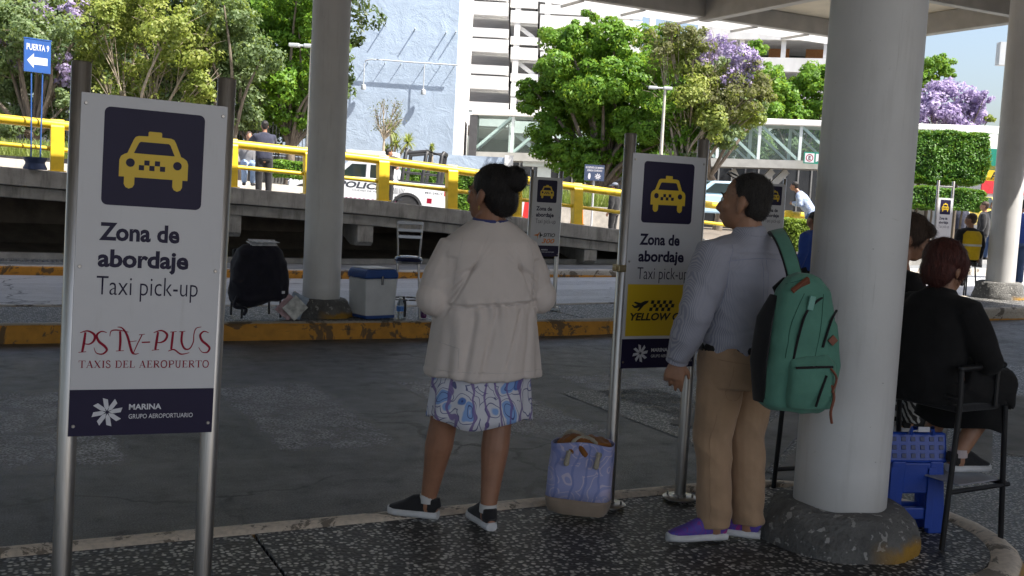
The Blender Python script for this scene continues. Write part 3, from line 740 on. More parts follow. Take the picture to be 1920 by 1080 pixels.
def taxi_sign(loc, rz, label, brand, detail=True, top_bar=False, W=0.44, PH=1.066, ztop=1.766, ptop=1.86):
    t = thing('taxi_sign', label, 'sign', loc, rz, 'taxi pick-up signs on twin steel posts')
    for sx in (-1, 1):
        p = MB().tube([(sx*W/2, 0, 0), (sx*W/2, 0, ptop-0.004), (sx*W/2, 0, ptop)], [0.0295, 0.0295, 0.026], 20).build('post', M_STEEL, t, smooth=True, ang=50)
        q = MB().lathe([(0.005, 0.0), (0.09, 0.0), (0.09, 0.006), (0.086, 0.009), (0.034, 0.011), (0.034, 0.02), (0.03, 0.022)], (sx*W/2, 0, 0), 26); q.build('base_plate', M_STEEL, t, smooth=True)
        if detail:
            for k in range(4):
                a = rad(45+90*k); MB().lathe([(0.004, 0), (0.006, 0.0), (0.006, 0.014), (0.004, 0.02)], (sx*W/2+0.065*math.cos(a), 0.065*math.sin(a), 0.008), 6).build('bolt', M_STEEL, t)
    if top_bar: MB().tube([(-W/2, 0, ptop-0.12), (W/2, 0, ptop-0.12)], 0.016, 10).build('cross_bar', M_STEEL, t, smooth=True)
    y = -0.034; z0 = ztop-PH
    pn = MB().box(-W/2, W/2, y, y+0.012, z0, ztop).build('panel', M_PANEL, t, bevel=0.0015)
    X = lambda u: -W/2+u*W
    Z = lambda v: ztop-v*PH
    if detail:
        for sx in (-1, 1):
            for v_ in (0.03, 0.5, 0.97): MB().lathe([(0.001, -0.0025), (0.0045, -0.0025), (0.006, 0.0), (0.001, 0.0)], (sx*(W/2-0.014), y-0.0012, Z(v_)), 10, M=Matrix.Rotation(rad(-90), 3, 'X')).build('screw', M_STEEL, pn)
    pictogram(pn, X(0.155), Z(0.034), 0.302, y)
    e = y-0.0009
    link('lettering', text_mesh('lettering', 'Zona de', X(0.152), X(0.70), Z(0.421), 0.056, M_NAVY, 0.034, y=e), pn)
    link('lettering', text_mesh('lettering', 'abordaje', X(0.15), X(0.772), Z(0.499), 0.056, M_NAVY, 0.034, y=e), pn)
    link('lettering', text_mesh('lettering', 'Taxi pick-up', X(0.148), X(0.848), Z(0.580), 0.058, M_NAVY, -0.008, y=e), pn)
    band = MB().box(-W/2, W/2, y-0.0008, y-0.0001, z0, Z(0.862)).build('navy_band', M_NAVY, pn)
    q = MB(); pinwheel(q, X(0.255), Z(0.930), 0.046, y-0.0016, y-0.0008); q.build('pinwheel_emblem', M_WHITEP, band)
    link('lettering', text_mesh('lettering', 'MARINA', X(0.402), X(0.628), Z(0.924), 0.0185, M_WHITEP, 0.03, y=y-0.0016), band)
    link('lettering', text_mesh('lettering', 'GRUPO AEROPORTUARIO', X(0.402), X(0.855), Z(0.951), 0.0145, M_WHITEP, 0.008, y=y-0.0016), band)
    if brand == 'psta':
        q = MB(); ex = lambda x: X(0.05 + 0.905*(x-432)/753.0)
        ez = lambda yy: Z(0.672 + 0.088*(yy-740)/155.0)
        ST = [([(464,775),(458,830),(450,878)],[12,15,12]), ([(430,880),(472,876)],4), ([(435,778),(475,768),(512,786),(514,815),(490,836),(458,834)],[4,9,14,14,8,4]),
              ([(582,776),(552,770),(527,790),(540,822),(572,846),(586,868),(562,888),(528,882),(514,854)],[4,8,13,15,15,13,9,5,3]),
              ([(600,795),(606,768),(640,762),(705,772)],[3,6,8,3]), ([(656,768),(660,820),(658,870)],[12,14,12]), ([(638,872),(682,870)],4),
              ([(640,746),(668,752),(698,792),(726,872),(745,888),(768,884)],[3,8,14,14,8,3]), ([(738,880),(760,830),(782,786)],[5,6,6]), ([(706,824),(752,818)],4), ([(764,786),(798,782)],4),
              ([(782,826),(830,824)],8), ([(874,770),(868,815),(862,864)],[12,15,12]), ([(842,868),(884,864)],4), ([(848,774),(892,762),(926,782),(918,812),(890,826),(866,824)],[4,9,14,13,8,4]),
              ([(962,768),(958,820),(955,862)],[12,14,12]), ([(944,770),(982,766)],4), ([(938,872),(972,864),(1014,888),(1064,880)],[4,9,9,3]),
              ([(1016,766),(1014,820),(1034,858),(1064,858),(1084,822),(1086,776),(1098,748),(1128,740)],[13,13,12,8,6,6,6,3]), ([(998,768),(1034,764)],4),
              ([(1174,772),(1146,764),(1124,784),(1136,814),(1166,836),(1184,856),(1170,878),(1138,876),(1118,850)],[4,8,13,15,15,13,9,5,3])]
        for P, w in ST:
            pts = catmull([(ex(a), ez(b)) for a, b in P], 6); k = 0.905*W/753.0
            ribbon(q, pts, [v*k for v in w] if isinstance(w, list) else w*k, e)
        q.build('brand_lettering', M_CRIM, pn)
        q = MB(); serif_text(q, 'TAXIS DEL AEROPUERTO', X(0.052), X(0.955), Z(0.797), 0.0225, e); q.build('serif_lettering', M_CRIM, pn)
    elif brand == 'yellow':
        yl = MB().box(X(0.035), X(0.965), y-0.0008, y-0.0001, Z(0.848), Z(0.605)).build('yellow_field', M_SYEL, pn)
        q = MB(); f = y-0.0016; g = y-0.0008
        ex = lambda x: X(0.035+0.93*(x-1602)/430.0)
        ez = lambda yy: Z(0.605+0.243*(yy-528)/300.0)
        PL = [(1737,622),(1712,624),(1686,636),(1652,628),(1644,634),(1668,646),(1652,654),(1638,646),(1632,650),(1650,666),(1664,666),(1682,660),(1668,682),(1680,682),(1708,650),(1732,634)]
        q.prism([(ex(a), ez(b)) for a, b in PL][::-1], f, g)
        for i in range(8):
            for j in range(3):
                if (i+j) % 2 == 0:
                    a = 1742+i*19+(2-j)*4; b = 620+j*21
                    q.prism([(ex(a), ez(b+21)), (ex(a+19), ez(b+21)), (ex(a+23), ez(b)), (ex(a+4), ez(b))], f, g)
        q.build('aeroplane_emblem', M_BLACKP, yl)
        link('lettering', text_mesh('lettering', 'YELLOW CAB', X(0.085), X(0.93), Z(0.775), 0.038, M_BLACKP, 0.035, 0.22, y=f), yl)
    elif brand == 'sitio':
        f = e; ex = lambda x: X(x); 
        q = MB(); q.prism([(X(0.1), Z(0.735)), (X(0.24), Z(0.745)), (X(0.3), Z(0.72)), (X(0.235), Z(0.718))], f, y); q.prism([(X(0.24), Z(0.79)), (X(0.245), Z(0.745)), (X(0.3), Z(0.72)), (X(0.31), Z(0.688)), (X(0.255), Z(0.718))], f, y); q.build('star_emblem', M_ORANGEP, pn)
        q = MB(); q.prism([(X(0.33), Z(0.775)), (X(0.36), Z(0.745)), (X(0.45), Z(0.728)), (X(0.37), Z(0.722)), (X(0.325), Z(0.685)), (X(0.315), Z(0.735))], f, y); q.build('star_emblem', M_BLACKP, pn)
        link('lettering', text_mesh('lettering', 'SITIO', X(0.44), X(0.86), Z(0.752), 0.05, M_BLACKP, 0.02, 0.25, y=e), pn)
        link('lettering', text_mesh('lettering', '300', X(0.40), X(0.85), Z(0.832), 0.062, M_ORANGEP, 0.02, 0.25, y=e), pn)
    return t
s1 = taxi_sign((0.478, 3.56, 0.0), 0, 'large nearest taxi pick-up sign with crimson PSTA-PLUS lettering', 'psta')
s1.rotation_euler = (0, rad(1.2), 0)          # stands slightly out of plumb
s2 = taxi_sign((3.095, 4.45, 0.0), 0, 'taxi pick-up sign with yellow cab panel, partly behind the man', 'yellow')
MB().box(-0.262, -0.215, -0.033, 0.03, 1.18, 1.215).box(-0.275, -0.258, -0.02, 0.012, 1.19, 1.205).build('clamp', pm('dull brass', (0.42, 0.34, 0.2), 0.4, 0.8), s2, bevel=0.004)
p = atd(1033, 570, 14.9); taxi_sign((6.92, 12.72, gz(7.0)+0.03), 0, 'small taxi sign reading SITIO 300 across the near lane', 'sitio')
p = atd(1442, 470, 17.2); taxi_sign((p.x, p.y, gz(p.x)+0.08), 0, 'taxi sign just right of the man\'s head, half hidden', 'none', False)
p = atd(1763, 470, 22.3); taxi_sign((p.x, p.y, gz(p.x)-0.02), 0, 'farthest taxi sign with open top bar, in front of the clipped hedge', 'none', False, True, ptop=2.12)
# ================================================================ vegetation
def quads_mesh(name, V, mat):
    n = len(V)//4; me = bpy.data.meshes.new(name)
    me.vertices.add(4*n); me.vertices.foreach_set('co', V.astype(np.float32).ravel())
    me.loops.add(4*n); me.loops.foreach_set('vertex_index', np.arange(4*n, dtype=np.int32))
    me.polygons.add(n); me.polygons.foreach_set('loop_start', np.arange(0, 4*n, 4, dtype=np.int32))
    me.update(calc_edges=True); me.materials.append(mat); return me
def leaf_quads(C, size, rng, out=None, bias=0.6, slim=0.5):
    """diamond leaves at points C (n,3), facing mostly along out"""
    n = len(C); N = rng.normal(size=(n, 3))
    if out is not None: N = N*(1-bias) + out*bias*1.7
    N[:, 2] += 0.35; N /= np.linalg.norm(N, axis=1)[:, None]+1e-9
    T = np.cross(N, rng.normal(size=(n, 3))); T /= np.linalg.norm(T, axis=1)[:, None]+1e-9
    B = np.cross(N, T); s = size*rng.uniform(0.6, 1.35, (n, 1)); fold = N*s*0.16
    V = np.empty((n, 4, 3)); V[:, 0] = C - T*s*0.5; V[:, 1] = C + B*s*slim*0.5 - fold; V[:, 2] = C + T*s*0.5; V[:, 3] = C - B*s*slim*0.5 - fold
    return V.reshape(-1, 3)
def leaf_mat(name, cols, trans=0.45, rough=0.5, nscale=0.9):
    m, nt, b = base_mat(name); L = nt.links
    g = nd(nt, 'ShaderNodeNewGeometry'); r = ramp(nt, [(i/(len(cols)-1), c) for i, c in enumerate(cols)]); 
    nz = noise_n(nt, coords(nt), nscale, 3, 0.5)
    L.new(math_n(nt, 'ADD', math_n(nt, 'MULTIPLY', g.outputs['Random Per Island'], 0.55), math_n(nt, 'MULTIPLY', thresh(nt, nz, 0.3, 0.7), 0.45)), r.inputs[0])
    L.new(r.outputs[0], b.inputs['Base Color']); b.inputs['Roughness'].default_value = rough; b.inputs['Specular IOR Level'].default_value = 0.35
    t = nd(nt, 'ShaderNodeBsdfTranslucent'); L.new(mixc(nt, 0.5, r.outputs[0], (0.42, 0.52, 0.05), 'MIX') if 'blossom' not in name else r.outputs[0], t.inputs[0])
    mx = nd(nt, 'ShaderNodeMixShader'); mx.inputs[0].default_value = trans
    L.new(b.outputs[0], mx.inputs[1]); L.new(t.outputs[0], mx.inputs[2]); L.new(mx.outputs[0], nt.nodes['Material Output'].inputs[0])
    return m
M_LVIV = leaf_mat('vivid ficus leaves', [(0.05, 0.12, 0.015), (0.09, 0.21, 0.02), (0.16, 0.32, 0.03), (0.24, 0.4, 0.045)])
M_LLIGHT = leaf_mat('light feathery leaves', [(0.09, 0.13, 0.03), (0.19, 0.25, 0.05), (0.3, 0.34, 0.08), (0.4, 0.41, 0.13)])
M_LGREY = leaf_mat('grey green leaves', [(0.05, 0.08, 0.035), (0.11, 0.17, 0.07), (0.2, 0.27, 0.13), (0.3, 0.36, 0.2)])
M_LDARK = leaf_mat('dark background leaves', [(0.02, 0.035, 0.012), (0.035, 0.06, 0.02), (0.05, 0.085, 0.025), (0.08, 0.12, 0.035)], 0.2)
M_LHEDGE = leaf_mat('clipped hedge leaves', [(0.03, 0.09, 0.012), (0.05, 0.15, 0.015), (0.1, 0.24, 0.02), (0.16, 0.32, 0.03)], 0.3)
M_LGRASS = leaf_mat('pale grass blades', [(0.08, 0.13, 0.03), (0.16, 0.22, 0.05), (0.26, 0.3, 0.1), (0.3, 0.32, 0.13)])
M_BLOS = leaf_mat('purple blossom', [(0.24, 0.17, 0.36), (0.38, 0.3, 0.52), (0.52, 0.44, 0.64), (0.62, 0.57, 0.72)], 0.4)
M_LOLIVE = leaf_mat('olive sparse leaves', [(0.06, 0.07, 0.025), (0.12, 0.13, 0.045), (0.17, 0.17, 0.07), (0.22, 0.21, 0.1)])
M_YUC = leaf_mat('yucca blades', [(0.12, 0.15, 0.04), (0.22, 0.26, 0.08), (0.34, 0.36, 0.14), (0.42, 0.4, 0.2)])
M_BARK = pm('grey bark', (0.16, 0.13, 0.1), 0.9, 0, 0.35, 6, 0.6, 18, stretch=(2, 2, 0.5))
M_BARKP = pm('pale dry bark', (0.3, 0.25, 0.19), 0.9, 0, 0.3, 6, 0.5, 18)

class VF:
    """a place in a frame square to the view: x across, y away, z up, origin at the thing's base"""
    def __init__(s, x, y, V, z=None):
        s.u, zz = onv(x, y, V); s.v = V; s.z = zz if z is None else z
        s.loc = uvw(s.u, s.v, s.z)
    def L(s, x, y, V=None):
        V = s.v if V is None else V; u, z = onv(x, y, V); return Vector((u-s.u, V-s.v, z-s.z))
def land_at(x, y, V):
    u, z = onv(x, y, V); p = uvw(u, V); return land(p.x, p.y)

def clump_points(rng, c, r, n, sub=14, flat=0.85):
    """leaf points gathered in small sub-clumps over a lumpy ball"""
    d = rng.normal(size=(sub, 3)); d /= np.linalg.norm(d, axis=1)[:, None]
    cen = d*(r*rng.uniform(0.35, 0.95, (sub, 1))); cen[:, 2] *= flat
    k = rng.integers(0, sub, n); q = rng.normal(size=(n, 3)); q /= np.linalg.norm(q, axis=1)[:, None]
    pr = r*rng.uniform(0.24, 0.42, (sub,))[k][:, None]*rng.uniform(0.55, 1.0, (n, 1))**0.6
    P = cen[k] + q*pr*np.array([1, 1, 0.75]); out = q*0.6 + P/(np.linalg.norm(P, axis=1)[:, None]+1e-6)*0.6
    return P + np.array(c), out
def tree(name, label, base, V, zb, blobs, leaf, dens, trunk_r, seed, bark=None, group=None, spread=1.0, slim=0.5, twigs=0, fork=0.35, depth=1.0):
    """blobs: (x, y, r in photo pixels, material[, density factor, depth shift])"""
    rng = np.random.default_rng(seed); rnd = random.Random(seed); bark = bark or M_BARK
    f = VF(base[0], base[1], V, zb); t = thing(name, label, 'tree', f.loc, VROT, group)
    by = {}; cs = []
    for b in blobs:
        x, y, r, m = b[:4]; r = r*1.1 if m is not M_BLOS else r; df = b[4] if len(b) > 4 else 1.0; dv = b[5] if len(b) > 5 else rng.uniform(-1, 1)*r/FPX*V*depth
        c = f.L(x, y, V+dv); R_ = r/FPX*V
        n = int(dens*(1.7 if m is not M_BLOS else 1.0)*df*R_*R_); P, o = clump_points(rng, c, R_, n, max(8, int(9+R_*9)))
        by.setdefault(m.name, (m, [], []))[1].append(P); by[m.name][2].append(o); cs.append((c, R_))
    for k, (m, P, o) in by.items():
        P = np.concatenate(P); o = np.concatenate(o)
        link('blossom' if 'blossom' in k else 'crown', quads_mesh('leaves', leaf_quads(P, leaf*1.2, rng, o, 0.55, slim), m), t)
    top = sum((c for c, r in cs), Vector())/len(cs); q = MB(); fk = Vector((top.x*0.5, top.y*0.3, top.z*fork))
    q.tube(catmull([(0, 0, -0.3), (trunk_r*0.5, 0, top.z*fork*0.5), tuple(fk)], 5), [trunk_r*lerp(1.25, 0.8, i/10) for i in range(11)], 9)
    for c, r in cs:
        mid = fk.lerp(c, 0.5) + Vector((rnd.uniform(-1, 1), rnd.uniform(-1, 1), 0.5))*r*0.35
        q.tube(catmull([tuple(fk - Vector((0, 0, 0.1))), tuple(mid), tuple(c)], 4), [trunk_r*lerp(0.5, 0.12, i/8) for i in range(9)], 6)
        for k in range(twigs):
            d = Vector((rnd.uniform(-1, 1), rnd.uniform(-1, 1), rnd.uniform(-0.1, 1))).normalized()
            q.tube([tuple(mid.lerp(c, rnd.random())), tuple(c + d*r*0.6), tuple(c + d*r*rnd.uniform(0.9, 1.15))], [trunk_r*0.11, trunk_r*0.07, trunk_r*0.03], 4)
    q.build('trunk', bark, t, smooth=True)
    return t
GL = 'trees beyond the upper road'
# left group, nearest first
tree('jacaranda_tree', 'jacaranda with mauve flowers at the far left behind the blue sign', (60, 290), 36, 1.2,
     [(20, 40, 60, M_LGREY), (80, 60, 60, M_LGREY), (30, 140, 60, M_LGREY), (20, 200, 50, M_LGREY), (110, 130, 40, M_LGREY, 0.7), (70, 215, 40, M_LGREY), (20, 245, 34, M_LGREY), (100, 240, 30, M_LGREY), (120, 200, 36, M_LGREY), (-40, 90, 80, M_LGREY), (60, -30, 70, M_LGREY),
      (75, 12, 26, M_BLOS, 1.3), (140, 14, 26, M_BLOS, 1.2), (22, 38, 16, M_BLOS), (76, 36, 16, M_BLOS), (160, 32, 18, M_BLOS), (34, 122, 20, M_BLOS), (116, 118, 28, M_BLOS, 1.3), (120, 145, 20, M_BLOS), (5, 75, 16, M_BLOS)],
     0.13, 900, 0.2, 11, group=GL, twigs=3)
tree('feathery_tree', 'yellow green feathery tree with bare stems above the nearest sign', (250, 290), 37, 1.2,
     [(190, 50, 60, M_LLIGHT), (250, 30, 65, M_LLIGHT), (320, 60, 60, M_LLIGHT), (170, 110, 45, M_LLIGHT), (230, 110, 45, M_LLIGHT, 0.6), (300, 120, 45, M_LLIGHT, 0.6), (370, 90, 50, M_LLIGHT), (330, 165, 40, M_LGREY, 0.5), (200, 165, 35, M_LLIGHT, 0.3), (280, 180, 40, M_LLIGHT, 0.3), (270, -30, 70, M_LLIGHT), (180, 215, 40, M_LGREY), (250, 225, 40, M_LLIGHT), (320, 215, 40, M_LGREY), (380, 165, 40, M_LLIGHT), (240, 165, 40, M_LLIGHT, 0.7)],
     0.13, 800, 0.16, 12, M_BARKP, GL, twigs=9, fork=0.2)
tree('grey_green_tree', 'dense grey green tree left of the round middle column', (450, 290), 38, 1.2,
     [(390, 60, 60, M_LGREY), (440, 80, 60, M_LGREY), (400, 130, 50, M_LGREY), (455, 150, 50, M_LGREY), (420, 10, 60, M_LGREY), (440, 200, 35, M_LGREY), (490, 110, 40, M_LGREY), (350, 20, 50, M_LLIGHT), (400, 200, 40, M_LGREY), (470, 215, 34, M_LGREY), (430, 240, 28, M_LGREY)],
     0.14, 850, 0.18, 13, group=GL)
tree('bright_green_tree', 'bright green tree directly behind the suited man', (540, 290), 40, 1.2,
     [(510, 20, 60, M_LVIV), (560, 50, 55, M_LVIV), (520, 90, 50, M_LVIV), (565, 120, 50, M_LVIV), (520, 160, 45, M_LVIV), (560, 190, 45, M_LVIV), (600, 150, 35, M_LVIV), (500, 210, 28, M_LVIV), (560, -30, 60, M_LVIV), (620, 70, 40, M_LVIV), (650, 170, 20, M_LGREY, 0.6), (655, 105, 16, M_LGREY, 0.6), (540, 225, 36, M_LVIV), (585, 225, 30, M_LVIV), (470, 20, 45, M_LVIV), (480, 70, 40, M_LVIV)],
     0.15, 850, 0.18, 14, group=GL)
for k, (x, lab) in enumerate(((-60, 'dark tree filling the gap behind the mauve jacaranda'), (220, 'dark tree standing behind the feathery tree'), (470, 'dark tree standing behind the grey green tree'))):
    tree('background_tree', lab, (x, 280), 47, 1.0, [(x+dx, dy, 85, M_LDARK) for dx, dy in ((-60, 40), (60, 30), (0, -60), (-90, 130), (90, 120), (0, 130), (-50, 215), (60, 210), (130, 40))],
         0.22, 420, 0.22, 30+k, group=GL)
# centre and right
tree('ficus_tree', 'large vivid green tree in front of the parking building', (1130, 350), 50, 0.6,
     [(1060, 75, 48, M_LVIV), (1020, 195, 46, M_LVIV), (1100, 120, 62, M_LVIV), (1150, 75, 50, M_LVIV), (1180, 140, 58, M_LVIV), (1070, 225, 60, M_LVIV), (1145, 215, 66, M_LVIV), (1195, 240, 50, M_LVIV), (1110, 285, 38, M_LVIV), (998, 165, 28, M_LVIV), (1180, 295, 42, M_LVIV), (1100, 45, 30, M_LVIV), (1040, 130, 45, M_LVIV), (1130, 160, 60, M_LVIV), (1060, 275, 34, M_LVIV), (1150, 320, 24, M_LVIV), (1085, 185, 50, M_LVIV), (1130, 255, 50, M_LVIV), (1030, 240, 36, M_LVIV), (1215, 200, 40, M_LVIV), (1210, 300, 36, M_LVIV), (1240, 130, 40, M_LVIV, 0.8), (1255, 205, 46, M_LVIV), (1235, 270, 42, M_LVIV), (1025, 285, 30, M_LVIV), (1075, 305, 34, M_LVIV), (1130, 312, 36, M_LVIV), (1215, 325, 30, M_LVIV), (1095, 330, 22, M_LVIV)],
     0.17, 1150, 0.28, 15, fork=0.3)
tree('jacaranda_tree', 'half bare jacaranda with mauve flowers right of the vivid tree', (1250, 360), 47, 0.6,
     [(1235, 95, 42, M_LOLIVE, 0.35), (1285, 120, 50, M_LLIGHT, 0.7), (1300, 190, 55, M_LLIGHT, 0.8), (1350, 180, 45, M_LOLIVE, 0.8), (1250, 180, 45, M_LVIV, 0.8), (1265, 245, 45, M_LVIV, 0.8), (1395, 185, 36, M_LOLIVE, 0.6), (1310, 250, 35, M_LVIV, 0.6), (1225, 240, 36, M_LVIV), (1390, 130, 34, M_LOLIVE, 0.3), (1420, 170, 36, M_LOLIVE), (1300, 78, 34, M_LOLIVE), (1258, 62, 28, M_LOLIVE, 0.7), (1400, 215, 34, M_LLIGHT), (1355, 250, 32, M_LGREY), (1290, 265, 42, M_LVIV), (1335, 225, 42, M_LLIGHT), (1265, 310, 30, M_LVIV), (1320, 150, 45, M_LLIGHT, 0.8), (1290, 300, 26, M_LGREY, 0.8), (1240, 300, 30, M_LVIV, 0.7),
      (1345, 85, 34, M_BLOS, 1.1), (1385, 105, 36, M_BLOS, 1.2), (1320, 110, 26, M_BLOS, 0.8), (1410, 120, 22, M_BLOS), (1400, 150, 22, M_BLOS, 0.6), (1370, 140, 26, M_BLOS, 0.5)],
     0.15, 900, 0.15, 16, M_BARKP, twigs=8, fork=0.28)
tree('roadside_tree', 'bright green tree rising over the glass footbridge by the column', (1490, 350), 76, 0.6,
     [(1470, 180, 45, M_LVIV), (1515, 150, 40, M_LVIV), (1540, 195, 45, M_LVIV), (1440, 205, 36, M_LVIV), (1490, 225, 40, M_LVIV), (1560, 140, 40, M_LVIV), (1450, 140, 26, M_LVIV), (1420, 95, 20, M_LVIV), (1400, 270, 50, M_LGREY), (1480, 270, 45, M_LGREY), (1550, 270, 45, M_LVIV)],
     0.24, 480, 0.25, 17)
tree('jacaranda_tree', 'round jacaranda in full mauve bloom against the white sky', (1780, 330), 84, 0.6,
     [(1745, 205, 40, M_BLOS, 1.2), (1790, 180, 38, M_BLOS, 1.2), (1825, 195, 32, M_BLOS, 1.2), (1770, 215, 35, M_BLOS), (1815, 220, 34, M_BLOS), (1760, 165, 24, M_BLOS), (1845, 185, 18, M_BLOS), (1720, 190, 30, M_BLOS), (1800, 240, 30, M_BLOS), (1855, 222, 10, M_LLIGHT)],
     0.22, 620, 0.25, 18, fork=0.45)
tree('distant_tree', 'small green treetop above the mauve jacaranda', (1750, 330), 90, 0.6, [(1745, 125, 26, M_LVIV), (1765, 118, 20, M_LVIV), (1775, 135, 16, M_LVIV), (1735, 150, 24, M_LVIV)], 0.24, 520, 0.2, 19, fork=0.7)

tree('background_tree', 'broad green tree filling the gap behind the half bare jacaranda', (1350, 350), 57, 0.6,
     [(1230, 75, 40, M_LVIV), (1290, 95, 45, M_LGREY), (1350, 135, 45, M_LGREY), (1410, 155, 40, M_LVIV), (1270, 160, 50, M_LVIV), (1330, 200, 48, M_LGREY), (1395, 205, 40, M_LGREY), (1280, 235, 45, M_LVIV), (1215, 120, 40, M_LVIV), (1450, 165, 30, M_LVIV)],
     0.2, 700, 0.22, 21)
def leaf_box(name, label, cat, x0, x1, y0, y1, V, dep, dens, leaf, mat, seed, stems=0, zb=None, group=None, round_=0.18, stemr=0.05):
    """clipped block of foliage seen between photo pixels"""
    rng = np.random.default_rng(seed); xm = (x0+x1)/2
    f = VF(xm, y1, V, zb); t = thing(name, label, cat, f.loc, VROT, group)
    a = f.L(x0, (y0+y1)/2); b = f.L(x1, (y0+y1)/2); top = f.L(xm, y0).z; bot = f.L(xm, y1).z
    hx = (b.x-a.x)/2; hz = (top-bot)/2; cz = (top+bot)/2; cx = (a.x+b.x)/2
    S = 8*(hx*dep/2 + hx*hz + hz*dep/2); n = int(dens*S)
    q = rng.uniform(-1, 1, (n, 3)); ax = rng.choice(3, n, p=np.array([hz*dep/2, hx*hz, hx*dep/2])/(hz*dep/2+hx*hz+hx*dep/2)); sg = rng.choice([-1, 1], n)
    o = np.zeros((n, 3)); o[np.arange(n), ax] = sg; q[np.arange(n), ax] = sg*(1-rng.uniform(0, 0.14, n)**1.0)
    q *= 1 - round_*0.5*np.clip(np.abs(q[:, [1, 2, 0]])*np.abs(q[:, [2, 0, 1]]), 0, 1)*np.abs(q)
    lump = np.array([noise.noise(Vector(p*np.array([hx, 1, hz])*2.2))*0.09 for p in q])
    P = q*np.array([hx, dep/2, hz]) + o*lump[:, None] + np.array([cx, dep/2, cz])
    link('foliage', quads_mesh('leaves', leaf_quads(P, leaf, rng, o, 0.5, 0.55), mat), t)
    # unseen solid box inside the leaves so that no light passes through
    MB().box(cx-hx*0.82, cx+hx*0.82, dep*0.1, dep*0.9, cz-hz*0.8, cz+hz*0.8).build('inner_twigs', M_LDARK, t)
    rnd = random.Random(seed)
    for k in range(stems):
        x = cx + hx*lerp(-0.75, 0.75, (k+0.5)/stems) + rnd.uniform(-0.1, 0.1)
        MB().tube([(x+rnd.uniform(-.1, .1), dep/2, (land_at(xm, y1, V)-f.z if stems else bot)-0.05), (x, dep/2, bot-0.2), (x+rnd.uniform(-.2, .2), dep/2, cz)], [stemr*1.2, stemr, stemr*0.5], 7).build('stem', M_BARK, t, smooth=True)
    return t
leaf_box('clipped_tree', 'tree clipped into a square block right of the thick column', 'tree', 1690, 1862, 243, 343, 30, 2.4, 1500, 0.075, M_LHEDGE, 41, 5)
leaf_box('hedge', 'clipped hedge under the square clipped tree', 'hedge', 1690, 1856, 352, 392, 29, 1.4, 1500, 0.07, M_LHEDGE, 42, 6, stemr=0.03)
leaf_box('hedge', 'sunlit low hedge between the half hidden sign and the thick column', 'hedge', 1470, 1560, 413, 470, 24, 1.2, 1400, 0.075, leaf_mat('yellow green hedge leaves', [(0.08, 0.14, 0.02), (0.16, 0.25, 0.03), (0.26, 0.36, 0.05), (0.34, 0.42, 0.08)]), 43, 3, stemr=0.02)
leaf_box('hedge', 'bright hedge seen through the police pickup roll cage', 'hedge', 630, 965, 318, 400, 42, 1.6, 900, 0.1, M_LVIV, 44)
leaf_box('hedge', 'bright hedge behind the suited man by the column', 'hedge', 505, 600, 303, 332, 31.5, 1.2, 1100, 0.08, M_LVIV, 45)
def grass(name, label, x0, x1, y0, y1, V, dep, n, seed, mat=M_LGRASS, h=0.35):
    rng = np.random.default_rng(seed); f = VF((x0+x1)/2, y1, V); a = f.L(x0, y1); b = f.L(x1, y1)
    C = np.stack([rng.uniform(a.x, b.x, n), rng.uniform(0, dep, n), np.zeros(n)], 1); hh = h*rng.uniform(0.4, 1.2, (n, 1))
    d = rng.normal(size=(n, 3))*0.35; d[:, 2] = 1; w = rng.normal(size=(n, 3))*0.012; w[:, 2] = 0
    V_ = np.empty((n, 4, 3)); V_[:, 0] = C-w; V_[:, 1] = C+w; V_[:, 2] = C+d*hh+w*0.3; V_[:, 3] = C+d*hh-w*0.3
    o = link(name, quads_mesh('blades', V_.reshape(-1, 3), mat), None, f.loc, VROT); return tag(o, label, None, None, 'stuff')
grass('verge_grass', 'pale long grass on the verge behind the left railing', -60, 320, 270, 296, 29.5, 2.5, 5000, 51, h=0.42)
grass('verge_grass', 'grass and iris leaves above the pale wall right of the second sign', 960, 1190, 358, 388, 33, 1.5, 3000, 52, h=0.5)

# yucca plants and a dry shrub in front of the blue wall
def yucca(label, x, y, V, heads, seed):
    rnd = random.Random(seed); rng = np.random.default_rng(seed); f = VF(x, y, V); t = thing('yucca', label, 'plant', f.loc, VROT)
    q = MB(); V_ = []
    for hx, hy, r in heads:
        c = f.L(hx, hy); R_ = r/FPX*V
        q.tube([(0, 0, -0.4), (c.x*0.6, 0, c.z*0.5), tuple(c)], [0.07, 0.055, 0.05], 7)
        for k in range(90):
            d = Vector((rnd.gauss(0, 1), rnd.gauss(0, 1), rnd.gauss(0.3, 0.8))).normalized(); s_ = d.cross(Vector((0, 0, 1))).normalized()*0.035
            e = c + d*R_*rnd.uniform(0.8, 1.2) - Vector((0, 0, R_*0.25*(1-d.z)))
            m_ = c + d*R_*0.5; V_ += [c-s_, c+s_, m_+s_*0.9, m_-s_*0.9, m_-s_*0.9, m_+s_*0.9, e+s_*0.1, e-s_*0.1]
    link('blades', quads_mesh('blades', np.array([tuple(v) for v in V_]), M_YUC), t); q.build('stem', M_BARKP, t, smooth=True)
yucca('tall yucca with two leafy heads against the blue wall', 737, 300, 48, [(733, 245, 24), (765, 268, 22), (725, 285, 18), (742, 270, 18)], 61)
yucca('small yucca rosette at the foot of the blue wall', 810, 296, 48, [(810, 276, 9)], 62)
